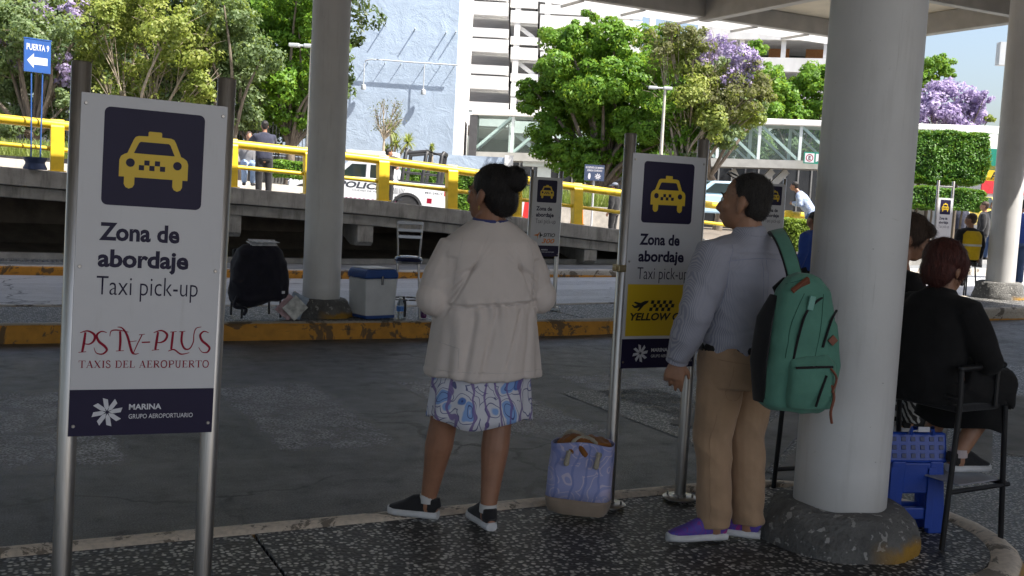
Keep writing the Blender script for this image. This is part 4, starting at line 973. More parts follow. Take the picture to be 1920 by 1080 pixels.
def dry_shrub():
    rnd = random.Random(7); f = VF(718, 300, 47); t = thing('dry_shrub', 'leafless pale shrub against the blue wall', 'shrub', f.loc, VROT); q = MB(); tip = []
    base = Vector((0, 0, -0.3)); fk = f.L(720, 262)
    q.tube([base, fk], [0.06, 0.045], 6)
    for k in range(26):
        c = f.L(rnd.uniform(702, 755), rnd.uniform(192, 240)); m_ = fk.lerp(c, 0.5)+Vector((rnd.uniform(-.1, .1), rnd.uniform(-.3, .3), 0))
        q.tube([fk, m_, c], [0.028, 0.016, 0.006], 4)
        for j in range(3): q.tube([m_.lerp(c, rnd.random()), c + Vector((rnd.uniform(-.25, .25), rnd.uniform(-.2, .2), rnd.uniform(0, .25)))], [0.012, 0.005], 4)
        tip += [tuple(c + Vector((rnd.gauss(0, .12), rnd.gauss(0, .12), rnd.gauss(0, .12)))) for _ in range(14)]
    q.build('branches', M_BARKP, t); rng = np.random.default_rng(3)
    link('dry_leaves', quads_mesh('leaves', leaf_quads(np.array(tip), 0.09, rng), M_LOLIVE), t)
dry_shrub()
# ================================================================ buildings behind
def stucco(name, col, strength=0.9, sc=1.2):
    m, nt, b = base_mat(name); L = nt.links; s = coords(nt)
    n1 = noise_n(nt, s, sc, 8, 0.62, 0.8); n2 = noise_n(nt, s, 14, 5, 0.6); n3 = noise_n(nt, coords(nt, 'Object', (1, 1, 0.2)), 1.4, 5, 0.6)
    c = ramp(nt, [(0.3, [x*0.9 for x in col]), (0.7, [min(1, x*1.06) for x in col])]); L.new(n3, c.inputs[0]); L.new(c.outputs[0], b.inputs['Base Color'])
    b.inputs['Roughness'].default_value = 0.85
    bump_n(nt, b, math_n(nt, 'ADD', n1, math_n(nt, 'MULTIPLY', n2, 0.25)), strength, 0.12)
    return m
M_BLUE = stucco('pale blue stucco', (0.41, 0.50, 0.62), 0.4)
M_WHITEW = stucco('white painted wall', (0.78, 0.77, 0.75), 0.2)
M_WHITEC = pm('white painted concrete', (0.74, 0.73, 0.71), 0.7, 0, 0.1, 1.2, 0.15, 12, stretch=(1, 1, 0.4))
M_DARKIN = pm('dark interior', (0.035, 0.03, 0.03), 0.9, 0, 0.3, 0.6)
M_DKGREY = pm('dark grey metal', (0.06, 0.06, 0.065), 0.5, 0.3, 0.15, 4)
M_LGREYM = pm('light grey metal', (0.5, 0.52, 0.53), 0.5, 0.2, 0.08, 3)
f = VF(700, 296, 55, 0.4); bl = thing('blue_building', 'tall pale blue stucco building with a white side wall', 'building', f.loc, VROT)
e = f.L(862, 0).x; z1 = 17.0
MB().box(-12.5, e, 0.0, 0.35, 0, z1).build('front_wall', M_BLUE, bl)
MB().box(-12.5, e-0.012, 0.36, 15, 0, z1-0.02).build('side_wall', M_WHITEW, bl)
q = MB(); a = f.L(686, 117); b_ = f.L(860, 124)
q.tube(catmull([tuple(a + Vector((0, -0.32, -0.02))), tuple(a + Vector((0.35, -0.34, 0.12))), tuple(a.lerp(b_, .5) + Vector((0, -0.34, 0.06))), tuple(b_ + Vector((0, -0.34, 0)))], 6), 0.035, 7)
q.build('conduit', M_LGREYM, bl, smooth=True)
for x in (690, 722, 752, 797, 826, 852):
    p_ = f.L(x, 118+(x-686)*0.04); MB().tube([(p_.x, -0.34, p_.z), (p_.x, 0.0, p_.z)], 0.022, 6).build('bracket', M_LGREYM, bl)
for x, y0, y1 in ((685, 120, 165), (797, 122, 174)):
    p_ = f.L(x, y0); p2 = f.L(x, y1); q = MB(); q.tube([(p_.x, -0.34, p_.z), (p_.x, -0.34, p2.z)], 0.025, 7); pr_ = q.build('drop_pipe', M_LGREYM, bl)
    MB().lathe([(0.03, 0.16), (0.11, 0.12), (0.13, 0.0), (0.12, -0.12), (0.02, -0.14)], (p_.x, -0.34, p2.z), 12).build('wall_lamp', M_LGREYM, bl, smooth=True)
for x, y in ((777, 57), (835, 64), (853, 63), (672, 52), (720, 48)):
    p_ = f.L(x, y); MB().tube([(p_.x, 0.0, p_.z), (p_.x+0.08, -0.4, p_.z+0.06)], 0.035, 7).build('stub_arm', M_LGREYM, bl)
for x, y in ((868, 135),): 
    p_ = f.L(x, y, 60); MB().tube([(p_.x+0.28, p_.y, p_.z), (p_.x+0.28, p_.y, p_.z-1.2)], 0.02, 6).build('drop_pipe', M_LGREYM, bl)
f = VF(905, 318, 50); lw = thing('garden_wall', 'low blue wall with a white end pier under the footbridge', 'wall', f.loc, VROT)
x0 = f.L(838, 300).x; x1 = f.L(946, 300).x; zt_ = f.L(905, 293).z
MB().box(x0, x1, 0, 0.25, -1.2, zt_).build('wall_panel', M_BLUE, lw); MB().box(x1+0.004, x1+0.4, -0.06, 0.31, -1.2, zt_+0.1).build('pier', M_WHITEW, lw)
f = VF(698, 292, 46); kb = thing('kiosk', 'flat white kiosk roof just behind the police pickup cab', 'kiosk', f.loc, VROT)
x0 = f.L(648, 288).x; x1 = f.L(742, 288).x; MB().box(x0, x1, 0, 1.8, 0.0, 0.2).build('roof', M_WHITEW, kb, bevel=0.03); MB().box(x0+0.15, x1-0.15, 0.1, 1.7, -1.6, -0.004).build('walls', M_LGREYM, kb)

# parking building with stacked white parapets
def parking():
    f = VF(960, 330, 82, 0.5); g = thing('parking_building', 'open white parking building with stacked parapets and diagonal braces', 'building', f.loc, VROT)
    bays = [(866, 954, 0), (957, 1009, 14), (1012, 1105, 25), (1108, 1205, 32)]
    for k in range(-4, 5):
        for x0, x1, dy in bays:
            y = 126 + 69*k + dy
            if y > 250: continue
            for (a, b, nm) in ((y, y+12, 'upper_parapet'), (y+20, y+40, 'lower_parapet')):
                A = f.L(x0, b); B = f.L(x1, a); MB().box(A.x, B.x, -0.1 - (0.5 if dy == 0 else 0), 0.2, A.z, B.z).build(nm, M_WHITEC, g)
            A = f.L(x0, y+44); B = f.L(x1, y+36); MB().box(A.x, B.x, 0.25, 14, A.z, B.z).build('floor_slab', M_WHITEC, g)
            if dy == 14 or dy == 25:
                A = f.L(x0+10, y+42); B = f.L(x1-8, y+68); MB().bar((A.x, 0.5, A.z), (B.x, 0.5, B.z), 0.25, 0.3).build('brace', M_WHITEC, g)
    for x in (955.5, 1010.5, 1106.5, 1206):
        A = f.L(x, 330); B = f.L(x, -170); MB().box(A.x-0.22, A.x+0.22, -0.05, 0.5, 0.0, B.z).build('pillar', M_WHITEC, g)
    A = f.L(866, 300).x; B = f.L(1205, 300).x
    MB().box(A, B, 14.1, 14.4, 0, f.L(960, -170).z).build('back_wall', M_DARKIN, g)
    for i in range(9):
        x = lerp(892, 925, i/8); p_ = f.L(x, 203); MB().box(p_.x-0.02, p_.x+0.02, -0.3, -0.26, p_.z, p_.z+0.42).build('rail_bar', M_DKGREY, g)
    p_ = f.L(890, 203); q_ = f.L(928, 203); MB().box(p_.x, q_.x, -0.31, -0.25, p_.z+0.42, p_.z+0.47).build('hand_rail', M_DKGREY, g)
parking()
def parking_wing():
    f = VF(1490, 330, 92, 0.5); g = thing('parking_wing', 'white parking deck with wide dark openings above the right trees', 'building', f.loc, VROT + rad(-14))
    R_ = Matrix.Rotation(rad(14), 3, 'Z')
    for k in range(-2, 3):
        z0 = f.L(1490, 118+60*k).z
        MB().box(-9, 9, -0.2, 0.2, z0-0.75, z0+0.42).build('parapet', M_WHITEC, g)
        MB().box(-9, 9, 0.25, 10, z0-0.7, z0-0.4).build('floor_slab', M_WHITEC, g)
    zt_ = f.L(1490, 60).z
    for i in range(6): MB().box(-8.9+3.5*i, -8.5+3.5*i, 0.22, 0.62, 0, zt_).build('pillar', M_WHITEC, g)
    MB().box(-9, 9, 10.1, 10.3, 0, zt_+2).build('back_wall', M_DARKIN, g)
    for i in range(3): MB().box(-3+3.2*i, -1.2+3.2*i, 4, 4.2, f.L(1490, 112).z+0.1, f.L(1490, 112).z+1.5).build('stacked_crate', pm('orange cardboard', (0.35, 0.16, 0.06), 0.8), g)
parking_wing()

# glazed footbridge
def thin_glass(name, tint, refl=0.12):
    m, nt, b = base_mat(name); L = nt.links
    t = nd(nt, 'ShaderNodeBsdfTransparent'); t.inputs[0].default_value = c4(tint); g = nd(nt, 'ShaderNodeBsdfGlossy'); g.inputs['Roughness'].default_value = 0.03; g.inputs[0].default_value = (0.9, 0.95, 0.95, 1)
    df = nd(nt, 'ShaderNodeBsdfDiffuse'); df.inputs[0].default_value = (0.45, 0.55, 0.53, 1)
    lw_ = nd(nt, 'ShaderNodeLayerWeight', i_Blend=0.35); mx = nd(nt, 'ShaderNodeMixShader'); L.new(math_n(nt, 'ADD', math_n(nt, 'MULTIPLY', lw_.outputs['Fresnel'], 0.3), refl*0.4), mx.inputs[0])
    m2 = nd(nt, 'ShaderNodeMixShader'); m2.inputs[0].default_value = refl; L.new(t.outputs[0], m2.inputs[1]); L.new(df.outputs[0], m2.inputs[2])
    L.new(m2.outputs[0], mx.inputs[1]); L.new(g.outputs[0], mx.inputs[2]); L.new(mx.outputs[0], nt.nodes['Material Output'].inputs[0]); return m
M_GLASSB = thin_glass('greenish bridge glass', (0.84, 0.93, 0.9), 0.07)
M_BRW = pm('pale bridge steel', (0.6, 0.66, 0.66), 0.45, 0.1, 0.06, 2)
M_BRG = pm('grey bridge steel', (0.36, 0.36, 0.34), 0.5, 0.2, 0.12, 2)
def footbridge():
    f = VF(1200, 340, 66, 0.5); g = thing('footbridge', 'long glazed pedestrian footbridge on a steel truss', 'bridge', f.loc, VROT)
    TL, BL, TR, BR = f.L(886, 204), f.L(886, 298), f.L(1890, 238), f.L(1890, 326)
    n = 13; dp = 2.6
    zt_ = lambda t: lerp(TL.z, TR.z, t); zb_ = lambda t: lerp(BL.z, BR.z, t); X = lambda t: lerp(TL.x, TR.x, t)
    q = MB(); q.add([(X(0), -0.25, zt_(0)-0.38), (X(1), -0.25, zt_(1)-0.38), (X(1), -0.25, zt_(1)), (X(0), -0.25, zt_(0)), (X(0), dp+.25, zt_(0)-0.38), (X(1), dp+.25, zt_(1)-0.38), (X(1), dp+.25, zt_(1)), (X(0), dp+.25, zt_(0))], [(0,1,2,3), (7,6,5,4), (0,4,5,1), (3,2,6,7), (1,5,6,2), (0,3,7,4)]); q.build('roof', M_WHITEC, g, bevel=0.06)
    for yy in (-0.06, dp): MB().bar((X(0), yy, zb_(0)+0.2), (X(1), yy, zb_(1)+0.2), 0.12, 0.5).build('floor_beam', M_BRG, g)
    MB().bar((X(0), dp/2, zb_(0)+0.1), (X(1), dp/2, zb_(1)+0.1), dp-0.2, 0.2).build('deck', M_BRG, g)
    for i in range(n+1):
        t = i/n
        for yy in (0.02, dp-0.02): MB().box(X(t)-0.09, X(t)+0.09, yy-0.07, yy+0.07, zb_(t)+0.46, zt_(t)-0.385).build('upright', M_BRW, g)
    for i in range(n):
        t0, t1 = i/n, (i+1)/n; flip = i < 3
        a = (X(t0)+0.1, 0.05, (zb_(t0)+0.5) if flip else (zt_(t0)-0.42)); b = (X(t1)-0.1, 0.05, (zt_(t1)-0.42) if flip else (zb_(t1)+0.5))
        MB().bar(a, b, 0.1, 0.16).build('diagonal', M_BRW, g)
        MB().bar((a[0], dp-0.05, a[2]), (b[0], dp-0.05, b[2]), 0.1, 0.14).build('diagonal', M_BRW, g)
        for yy in (-0.02, dp+0.02):
            q = MB(); q.add([(X(t0)+0.03, yy, zb_(t0)+0.46), (X(t1)-0.03, yy, zb_(t1)+0.46), (X(t1)-0.03, yy, zt_(t1)-0.39), (X(t0)+0.03, yy, zt_(t0)-0.39)], [(0,1,2,3)]); q.build('glass_pane', M_GLASSB, g)
    # end frame, pier with cap beam and raking struts
    MB().box(X(0)-0.12, X(0)+0.35, -0.2, dp+0.2, zb_(0)-0.2, zt_(0)-0.385).build('end_frame', M_DKGREY, g)
    p_ = f.L(1022, 300); MB().box(p_.x-1.35, p_.x+1.5, 0.3, 1.5, p_.z-0.05-0.36, p_.z-0.05).build('cap_beam', M_BRW, g); MB().box(p_.x-0.42, p_.x+0.42, 0.5, 1.3, -0.5, p_.z-0.42).build('pier', M_BRW, g)
    for x0, y0, x1, y1 in ((1455, 320, 1405, 372), (1482, 320, 1428, 372), (1070, 306, 1120, 345), (1378, 318, 1405, 372)):
        A = f.L(x0, y0); B = f.L(x1, y1); MB().bar((A.x, 0.9, A.z), (B.x, 0.9, B.z), 0.35, 0.4).build('raking_strut', M_BRG, g)
    A = f.L(1415, 372); MB().box(A.x-0.8, A.x+0.8, 0.4, 1.5, -0.6, A.z+0.1).build('pier', M_BRG, g)
footbridge()
f = VF(1300, 385, 74, 0.3); ub = thing('dark_building', 'long dark glazed building under the footbridge', 'building', f.loc, VROT)
a = f.L(960, 345); b_ = f.L(1560, 318); MB().box(a.x, b_.x, 0, 6, -0.3, b_.z).build('facade', pm('dark glazing', (0.03, 0.032, 0.036), 0.25, 0, 0.3, 0.5), ub)
for i in range(24):
    x = lerp(a.x, b_.x, (i+0.5)/24); MB().box(x-0.05, x+0.05, -0.06, -0.004, 0, b_.z).build('mullion', pm('grey mullion', (0.2, 0.2, 0.2), 0.5), ub)
M_GREEN = pm('green sign paint', (0.01, 0.22, 0.15), 0.4, 0, 0.05, 2)
f = VF(1523, 308, 65.2); es = thing('parking_sign', 'green hanging sign with a circled E under the footbridge', 'sign', f.loc, VROT)
A = f.L(1506, 308); B = f.L(1552, 287); MB().box(A.x, B.x, -0.05, 0.03, 0.03, B.z).build('panel', M_GREEN, es)
MB().box(A.x+0.06, A.x+0.62, -0.058, -0.051, 0.1, B.z-0.07).build('white_field', M_WHITEP, es)
q = MB(); cx_, cz_ = A.x+0.34, (0.1+B.z-0.07)/2
ribbon(q, [Vector((cx_+0.2*math.cos(t), cz_+0.2*math.sin(t), 0)) for t in [2*math.pi*i/20 for i in range(21)]], 0.05, -0.062); q.build('ring', M_CRIM, es)
link('lettering', text_mesh('lettering', 'E', cx_-0.07, cx_+0.08, cz_-0.12, 0.24, M_BLACKP, 0.03, y=-0.063), es)
q = MB(); w0 = A.x+0.72; q.prism([(w0, 0.14), (w0+0.12, 0.2), (w0+0.3, 0.12), (w0+0.3, B.z-0.1), (w0, B.z-0.08)], -0.058, -0.051); q.build('arrow', M_WHITEP, es)

# shop front, far eave
f = VF(1885, 395, 62, 0.55); sf = thing('shop_front', 'low shop with green, yellow and red sign boards right of the clipped tree', 'building', f.loc, VROT)
A = f.L(1835, 395); B = f.L(2040, 262); MB().box(A.x, B.x, 0, 8, -0.3, B.z).build('wall', M_WHITEW, sf)
for y0, y1, m_, nm in ((288, 318, M_GREEN, 'green_board'), (320, 338, M_SYEL, 'yellow_board'), (342, 362, pm('red board paint', (0.6, 0.03, 0.04), 0.5), 'red_board')):
    a = f.L(1838, y1); b = f.L(2030, y0); MB().box(a.x, b.x, -0.12, -0.005, a.z, b.z).build(nm, m_, sf)
a = f.L(1855, 336); link('lettering', text_mesh('lettering', 'A', a.x, a.x+0.42, a.z, 0.42, M_BLACKP, 0.02, y=-0.124), sf)
for i in range(3):
    a = f.L(1845+14*i, 394); MB().box(a.x, a.x+0.36, -0.05, -0.004, 0.1, 1.5).build('window', pm('shop glass', (0.05, 0.06, 0.07), 0.15), sf)
f = VF(1960, 400, 58, 0.5); fe = thing('far_eave', 'pale grey roof edge against the sky behind the right column', 'roof', f.loc, VROT)
A = f.L(1873, 121); B = f.L(2200, 95); MB().box(A.x, B.x, 0, 0.5, A.z, B.z).build('fascia', M_LGREYM, fe)
for x in (1990, 2150): p_ = f.L(x, 300); MB().box(p_.x-0.2, p_.x+0.2, 0.05, 0.45, 0, A.z-0.004).build('post', M_LGREYM, fe)

# fence behind the left trees: posts one by one, the fine bars as one piece
f = VF(400, 292, 42); fn = thing('fence', 'dark vertical bar fence in the shade of the left trees', 'fence', f.loc, VROT)
q = MB(); x0 = f.L(-150, 292).x; x1 = f.L(590, 292).x; n_ = int((x1-x0)/0.13); zh = f.L(400, 195).z
for i in range(n_): q.box(x0+i*0.13, x0+i*0.13+0.025, -0.012, 0.012, -0.2, zh)
bb = q.build('bars', M_DKGREY, fn); bb['kind'] = 'stuff'
for i in range(9): MB().box(lerp(x0, x1, i/8)-0.05, lerp(x0, x1, i/8)+0.05, 0.02, 0.12, -0.4, zh+0.08).build('fence_post', M_DKGREY, fn)
for z in (0.15, zh-0.15): MB().box(x0, x1, 0.014, 0.05, z, z+0.05).build('rail', M_DKGREY, fn)
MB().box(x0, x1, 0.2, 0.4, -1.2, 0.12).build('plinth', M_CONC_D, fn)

# pale planter walls of the upper road
pw = thing('planter_wall', 'pale concrete planter wall along the far side of the upper road', 'wall', (0, 29.3, 0)); q = MB()
X = [-30, -20, -10, -4, 0, 4, 8.4]; V = []
for x in X: V += [(x, 0, land(x, 29.3)-0.3), (x, 0, land(x, 29.3)+0.62), (x, 0.3, land(x, 29.3)+0.62), (x, 0.3, land(x, 29.3)-0.3)]
q.add(V, [(4*i+j, 4*i+4+j, 4*i+4+(j+1) % 4, 4*i+(j+1) % 4) for i in range(len(X)-1) for j in range(4)] + [(3, 2, 1, 0), (24, 25, 26, 27)]); q.build('wall_panel', M_PALE, pw)
f = VF(1080, 400, 32.5); p2 = thing('planter_wall', 'sunlit low wall behind the railing left of the second sign', 'wall', f.loc, VROT)
MB().box(f.L(955, 400).x, f.L(1200, 400).x, 0, 0.3, -0.8, f.L(1080, 386).z).build('wall_panel', M_PALE, p2)

# lamp posts
def lamp_post(label, x, y0, y1, xa0, xa1, V):
    f = VF(x, y1, V); t = thing('lamp_post', label, 'lamp post', f.loc, VROT, 'street lamps'); h = f.L(x, y0).z; a = f.L(xa0, y0); b = f.L(xa1, y0)
    MB().tube([(0, 0, -1.2), (0, 0, h)], [0.085, 0.05], 10).build('pole', pm('aged pale pole', (0.5, 0.47, 0.4), 0.6, 0.1), t, smooth=True)
    MB().tube([(a.x, 0, h), (b.x, 0, h)], 0.035, 8).build('arm', M_LGREYM, t)
    for xx in (a.x, b.x): MB().box(xx-0.18, xx+0.18, -0.12, 0.12, h-0.06, h+0.06).build('lamp_head', M_LGREYM, t, bevel=0.03)
lamp_post('pale lamp post rising just left of the middle column', 577, 86, 300, 552, 580, 36)
lamp_post('pale lamp post in front of the half bare jacaranda', 1238, 165, 310, 1224, 1252, 44)

# blue PUERTA 9 sign standing on the ramp edge in front of the railing
M_SBLUE = pm('royal blue paint', (0.03, 0.1, 0.34), 0.4, 0, 0.1, 3)
pb = ony(66, 312, YF+0.12); t = thing('gate_sign', 'blue PUERTA 9 arrow sign on two thin poles', 'sign', (pb.x, YF+0.16, zt(pb.x)), rad(20))
MB().lathe([(0.02, 0.0), (0.2, 0.0), (0.2, 0.03), (0.165, 0.1), (0.165, 0.13), (0.2, 0.19), (0.2, 0.22), (0.02, 0.22)], n=20).build('base', pm('navy rim paint', (0.02, 0.04, 0.11), 0.5), t, smooth=True)
zp0 = ony(55, 135, YF+.16).z-zt(pb.x); zp1 = ony(80, 76, YF+.16).z-zt(pb.x)
for sx in (-0.09, 0.11): MB().tube([(sx*0.8, 0, 0.1), (sx, 0.0, zp0+0.1)], 0.014, 8).build('pole', M_SBLUE, t, smooth=True)
MB().box(-0.23, 0.24, -0.03, 0.0, zp0, zp1).build('panel', M_SBLUE, t, bevel=0.004)
MB().box(-0.24, 0.25, -0.036, 0.006, zp1+0.001, zp1+0.02).build('panel_rim', M_SBLUE, t)
link('lettering', text_mesh('lettering', 'PUERTA 9', -0.19, 0.205, zp1-0.19, 0.11, M_WHITEP, 0.02, y=-0.032), t)
q = MB(); zc = zp0+0.2; q.prism([(-0.18, zc), (-0.06, zc-0.13), (-0.06, zc-0.065), (0.18, zc-0.065), (0.18, zc+0.065), (-0.06, zc+0.065), (-0.06, zc+0.13)], -0.032, -0.0305); q.build('arrow', M_WHITEP, t)
# navy notice of the marine secretariat
f = VF(1113, 385, 31); t = thing('notice_board', 'small navy notice board on a post behind the railing', 'sign', f.loc, VROT)
A = f.L(1095, 338); B = f.L(1134, 310); MB().box(A.x, B.x, -0.02, 0.02, A.z, B.z).build('panel', pm('slate blue paint', (0.05, 0.07, 0.13), 0.5), t)
MB().tube([((A.x+B.x)/2, 0.04, -0.9), ((A.x+B.x)/2, 0.04, B.z-0.05)], 0.03, 8).build('post', M_LGREYM, t)
W_ = B.x-A.x; H_ = B.z-A.z
link('lettering', text_mesh('lettering', 'SECRETARÍA DE MARINA', A.x+0.05*W_, B.x-0.05*W_, A.z+0.76*H_, 0.12*H_, M_WHITEP, 0.02, y=-0.022), t)
link('lettering', text_mesh('lettering', 'ARMADA DE MÉXICO', A.x+0.12*W_, B.x-0.12*W_, A.z+0.58*H_, 0.12*H_, M_WHITEP, 0.02, y=-0.022), t)
q = MB(); pinwheel(q, A.x+0.68*W_, A.z+0.28*H_, 0.2*H_, -0.022, -0.0205); q.prism([(A.x+W_*(0.25+0.07*math.cos(a)), A.z+H_*(0.28+0.2*math.sin(a))) for a in [2*math.pi*i/12 for i in range(12)]], -0.022, -0.0205); q.build('emblem', M_WHITEP, t)
# barriers
f = VF(1084, 412, 30); t = thing('traffic_barrier', 'orange plastic barrier behind the railing near the SITIO sign', 'barrier', f.loc, VROT)
A = f.L(1076, 372); B = f.L(1092, 372); MB().prism([(A.x-0.1, -0.7), (B.x+0.1, -0.7), (B.x+0.08, -0.3), (B.x, A.z), (A.x, A.z), (A.x-0.08, -0.3)], -0.2, 0.2).build('body', pm('orange plastic', (0.7, 0.2, 0.03), 0.45), t, bevel=0.03); MB().box(A.x, B.x, -0.21, -0.203, A.z-0.3, A.z-0.15).build('reflective_band', M_WHITEP, t)
f = VF(985, 412, 29); t = thing('traffic_barrier', 'red and white striped barrier left of the SITIO sign', 'barrier', f.loc, VROT)
A = f.L(966, 378); B = f.L(998, 378); w = (B.x-A.x)/3
for i in range(3): MB().prism([(A.x+w*i, -0.6), (A.x+w*(i+1)-0.002, -0.6), (A.x+w*(i+1)+0.1, A.z), (A.x+w*i+0.102, A.z)], -0.05, 0.05).build('stripe', (M_WHITEP, pm('red plastic', (0.62, 0.03, 0.03), 0.45))[i % 2], t)
MB().box(A.x-0.1, B.x+0.2, -0.25, 0.25, -0.7, -0.603).build('foot', M_DKGREY, t)

# unseen building added to shade the street past the canopy's end
tm = thing('terminal_building', 'long pale building added out of view to shade the street', 'building', (33.0, 0.0, 0.2))
MB().box(-10.5, 12, -26, 9.5, -0.4, 12.5).build('wall', M_WHITEC, tm)
for r_ in range(3):
    for i in range(9): MB().box(-10.56, -10.503, -24.5+3.7*i, -21.9+3.7*i, 1.2+3.8*r_, 3.3+3.8*r_).build('window', pm('terminal glass', (0.04, 0.05, 0.055), 0.12), tm)
MB().box(-10.9, 12.3, -26.3, 9.8, 12.51, 12.9).build('roof_edge', M_LGREYM, tm)
# ================================================================ people
def cloth(name, col, var=0.12, weave=420.0, rough=0.85, bump=0.25, sheen=0.15):
    if name in MATS: return MATS[name]
    m, nt, b = base_mat(name); L = nt.links; s = coords(nt)
    n1 = noise_n(nt, s, 9, 5, 0.6); n2 = noise_n(nt, s, weave, 2, 0.5)
    r = ramp(nt, [(0.3, [x*(1-var) for x in col]), (0.7, [min(1, x*(1+var)) for x in col])]); L.new(n1, r.inputs[0]); L.new(r.outputs[0], b.inputs['Base Color'])
    b.inputs['Roughness'].default_value = rough; b.inputs['Sheen Weight'].default_value = sheen; b.inputs['Specular IOR Level'].default_value = 0.25
    bump_n(nt, b, math_n(nt, 'ADD', math_n(nt, 'MULTIPLY', n2, 0.25), noise_n(nt, s, 28, 4, 0.6)), bump, 0.006)
    MATS[name] = m; return m
def skin_mat(name, col):
    if name in MATS: return MATS[name]
    m, nt, b = base_mat(name); L = nt.links; s = coords(nt)
    r = ramp(nt, [(0.3, [x*0.82 for x in col]), (0.7, [min(1, x*1.12) for x in col])]); L.new(noise_n(nt, s, 11, 5, 0.6), r.inputs[0]); L.new(r.outputs[0], b.inputs['Base Color'])
    b.inputs['Roughness'].default_value = 0.5; b.inputs['Subsurface Weight'].default_value = 0.08; b.inputs['Subsurface Radius'].default_value = (0.01, 0.004, 0.002)
    bump_n(nt, b, noise_n(nt, s, 160, 3, 0.6), 0.12, 0.003); MATS[name] = m; return m
def hair_mat(name, col, spec=0.4):
    if name in MATS: return MATS[name]
    m, nt, b = base_mat(name); L = nt.links
    n = noise_n(nt, coords(nt, 'Object', (60, 60, 9)), 3, 5, 0.65, 0.6)
    r = ramp(nt, [(0.3, [x*0.4 for x in col]), (0.7, [min(1, x*1.7) for x in col])]); L.new(n, r.inputs[0]); L.new(r.outputs[0], b.inputs['Base Color'])
    b.inputs['Roughness'].default_value = 0.45; b.inputs['Specular IOR Level'].default_value = spec; bump_n(nt, b, n, 0.9, 0.012); MATS[name] = m; return m
SK1 = skin_mat('warm brown skin', (0.3, 0.145, 0.085)); SK2 = skin_mat('tan skin', (0.34, 0.175, 0.105))
HBLK = hair_mat('black hair', (0.016, 0.013, 0.012)); HBRN = hair_mat('brown hair', (0.06, 0.035, 0.022)); HRED = hair_mat('reddish brown hair', (0.085, 0.022, 0.016))
M_SOLE = pm('white rubber sole', (0.55, 0.55, 0.56), 0.6, 0, 0.12, 20, 0.2, 80)
M_BLKSHOE = cloth('black knit shoe', (0.018, 0.018, 0.02), 0.2, 300)
M_EYE = pm('eye white', (0.6, 0.58, 0.55), 0.3, 0, 0.02); M_IRIS = pm('dark iris', (0.02, 0.012, 0.01), 0.2, 0, 0.02)

def head_shapes(q, c, R_, k=1.0, nose=1.0):
    """skull, face, jaw, nose, lips, brow and ears about head centre c; R_ turns the head"""
    T = lambda p: c + R_ @ (Vector(p)*k)
    R4 = R_.to_4x4()
    E = lambda p, r: q.ell(T(p), tuple(a*k for a in r), 18, 12, M=R4)
    E((0, -0.012, 0.032), (0.074, 0.094, 0.088)); E((0, 0.024, -0.03), (0.062, 0.068, 0.082)); E((0, 0.042, -0.078), (0.042, 0.042, 0.032))
    E((0, 0.06, -0.012), (0.052, 0.034, 0.05)); E((0, 0.076, 0.022), (0.05, 0.016, 0.013))
    q.tube([T((0, 0.082, 0.012)), T((0, 0.102, -0.016)), T((0, 0.108, -0.03)), T((0, 0.09, -0.042))], [0.008*k, 0.011*k, 0.0155*k, 0.012*k], 8)
    for sx in (-1, 1): E((sx*0.013, 0.092, -0.036), (0.009, 0.01, 0.008)); E((sx*0.04, 0.058, -0.02), (0.024, 0.022, 0.024))
    E((0, 0.088, -0.062), (0.022, 0.01, 0.006)); E((0, 0.086, -0.072), (0.02, 0.011, 0.0065))
    for sx in (-1, 1):
        q.ell(T((sx*0.078, -0.012, -0.008)), (0.01*k, 0.02*k, 0.034*k), 10, 8, M=R4 @ Matrix.Rotation(rad(12), 4, 'X'))
        q.ell(T((sx*0.076, -0.006, -0.036)), (0.008*k, 0.011*k, 0.013*k), 8, 6, M=R4)
def hand_shapes(q, w, d, n, side, curl=0.5, k=1.0):
    """palm and five fingers from wrist w along d, palm facing n; side = which way the thumb leaves"""
    d = d.normalized(); n = (n - d*n.dot(d)).normalized(); s = d.cross(n)*side
    q.tube([w - d*0.03*k, w + d*0.015*k, w + d*0.05*k, w + d*0.088*k], [(0.026*k, 0.021*k), (0.029*k, 0.02*k), (0.04*k, 0.018*k), (0.04*k, 0.0145*k)], 12, ref=s)
    for j, (o, ln) in enumerate(((0.032, 0.066), (0.0115, 0.076), (-0.0105, 0.072), (-0.031, 0.055))):
        b = w + d*(0.084 - 0.004*abs(j-1))*k + s*o*1.12*k; a = curl*(0.5+0.16*j); P = [b - d*0.02*k, b]; dd = d
        for m_ in range(3):
            a2 = a*(m_+1)*0.85; dd = (d*math.cos(a2) + n*math.sin(a2) + s*o*0.9).normalized(); P.append(P[-1] + dd*ln*k*(0.42, 0.32, 0.26)[m_])
        q.tube(P, [0.0092*k, 0.0095*k, 0.0088*k, 0.008*k, 0.0066*k], 8, ref=s, round_end=True)
    b = w + d*0.025*k + s*0.026*k; t1 = (d*0.6 + s*0.7 + n*0.35).normalized(); t2 = (d*0.85 + s*0.25 + n*0.5).normalized()
    q.tube([w + d*0.01*k, b, b + t1*0.036*k, b + t1*0.036*k + t2*0.03*k], [0.013*k, 0.0135*k, 0.0105*k, 0.0085*k], 8, ref=n, round_end=True)

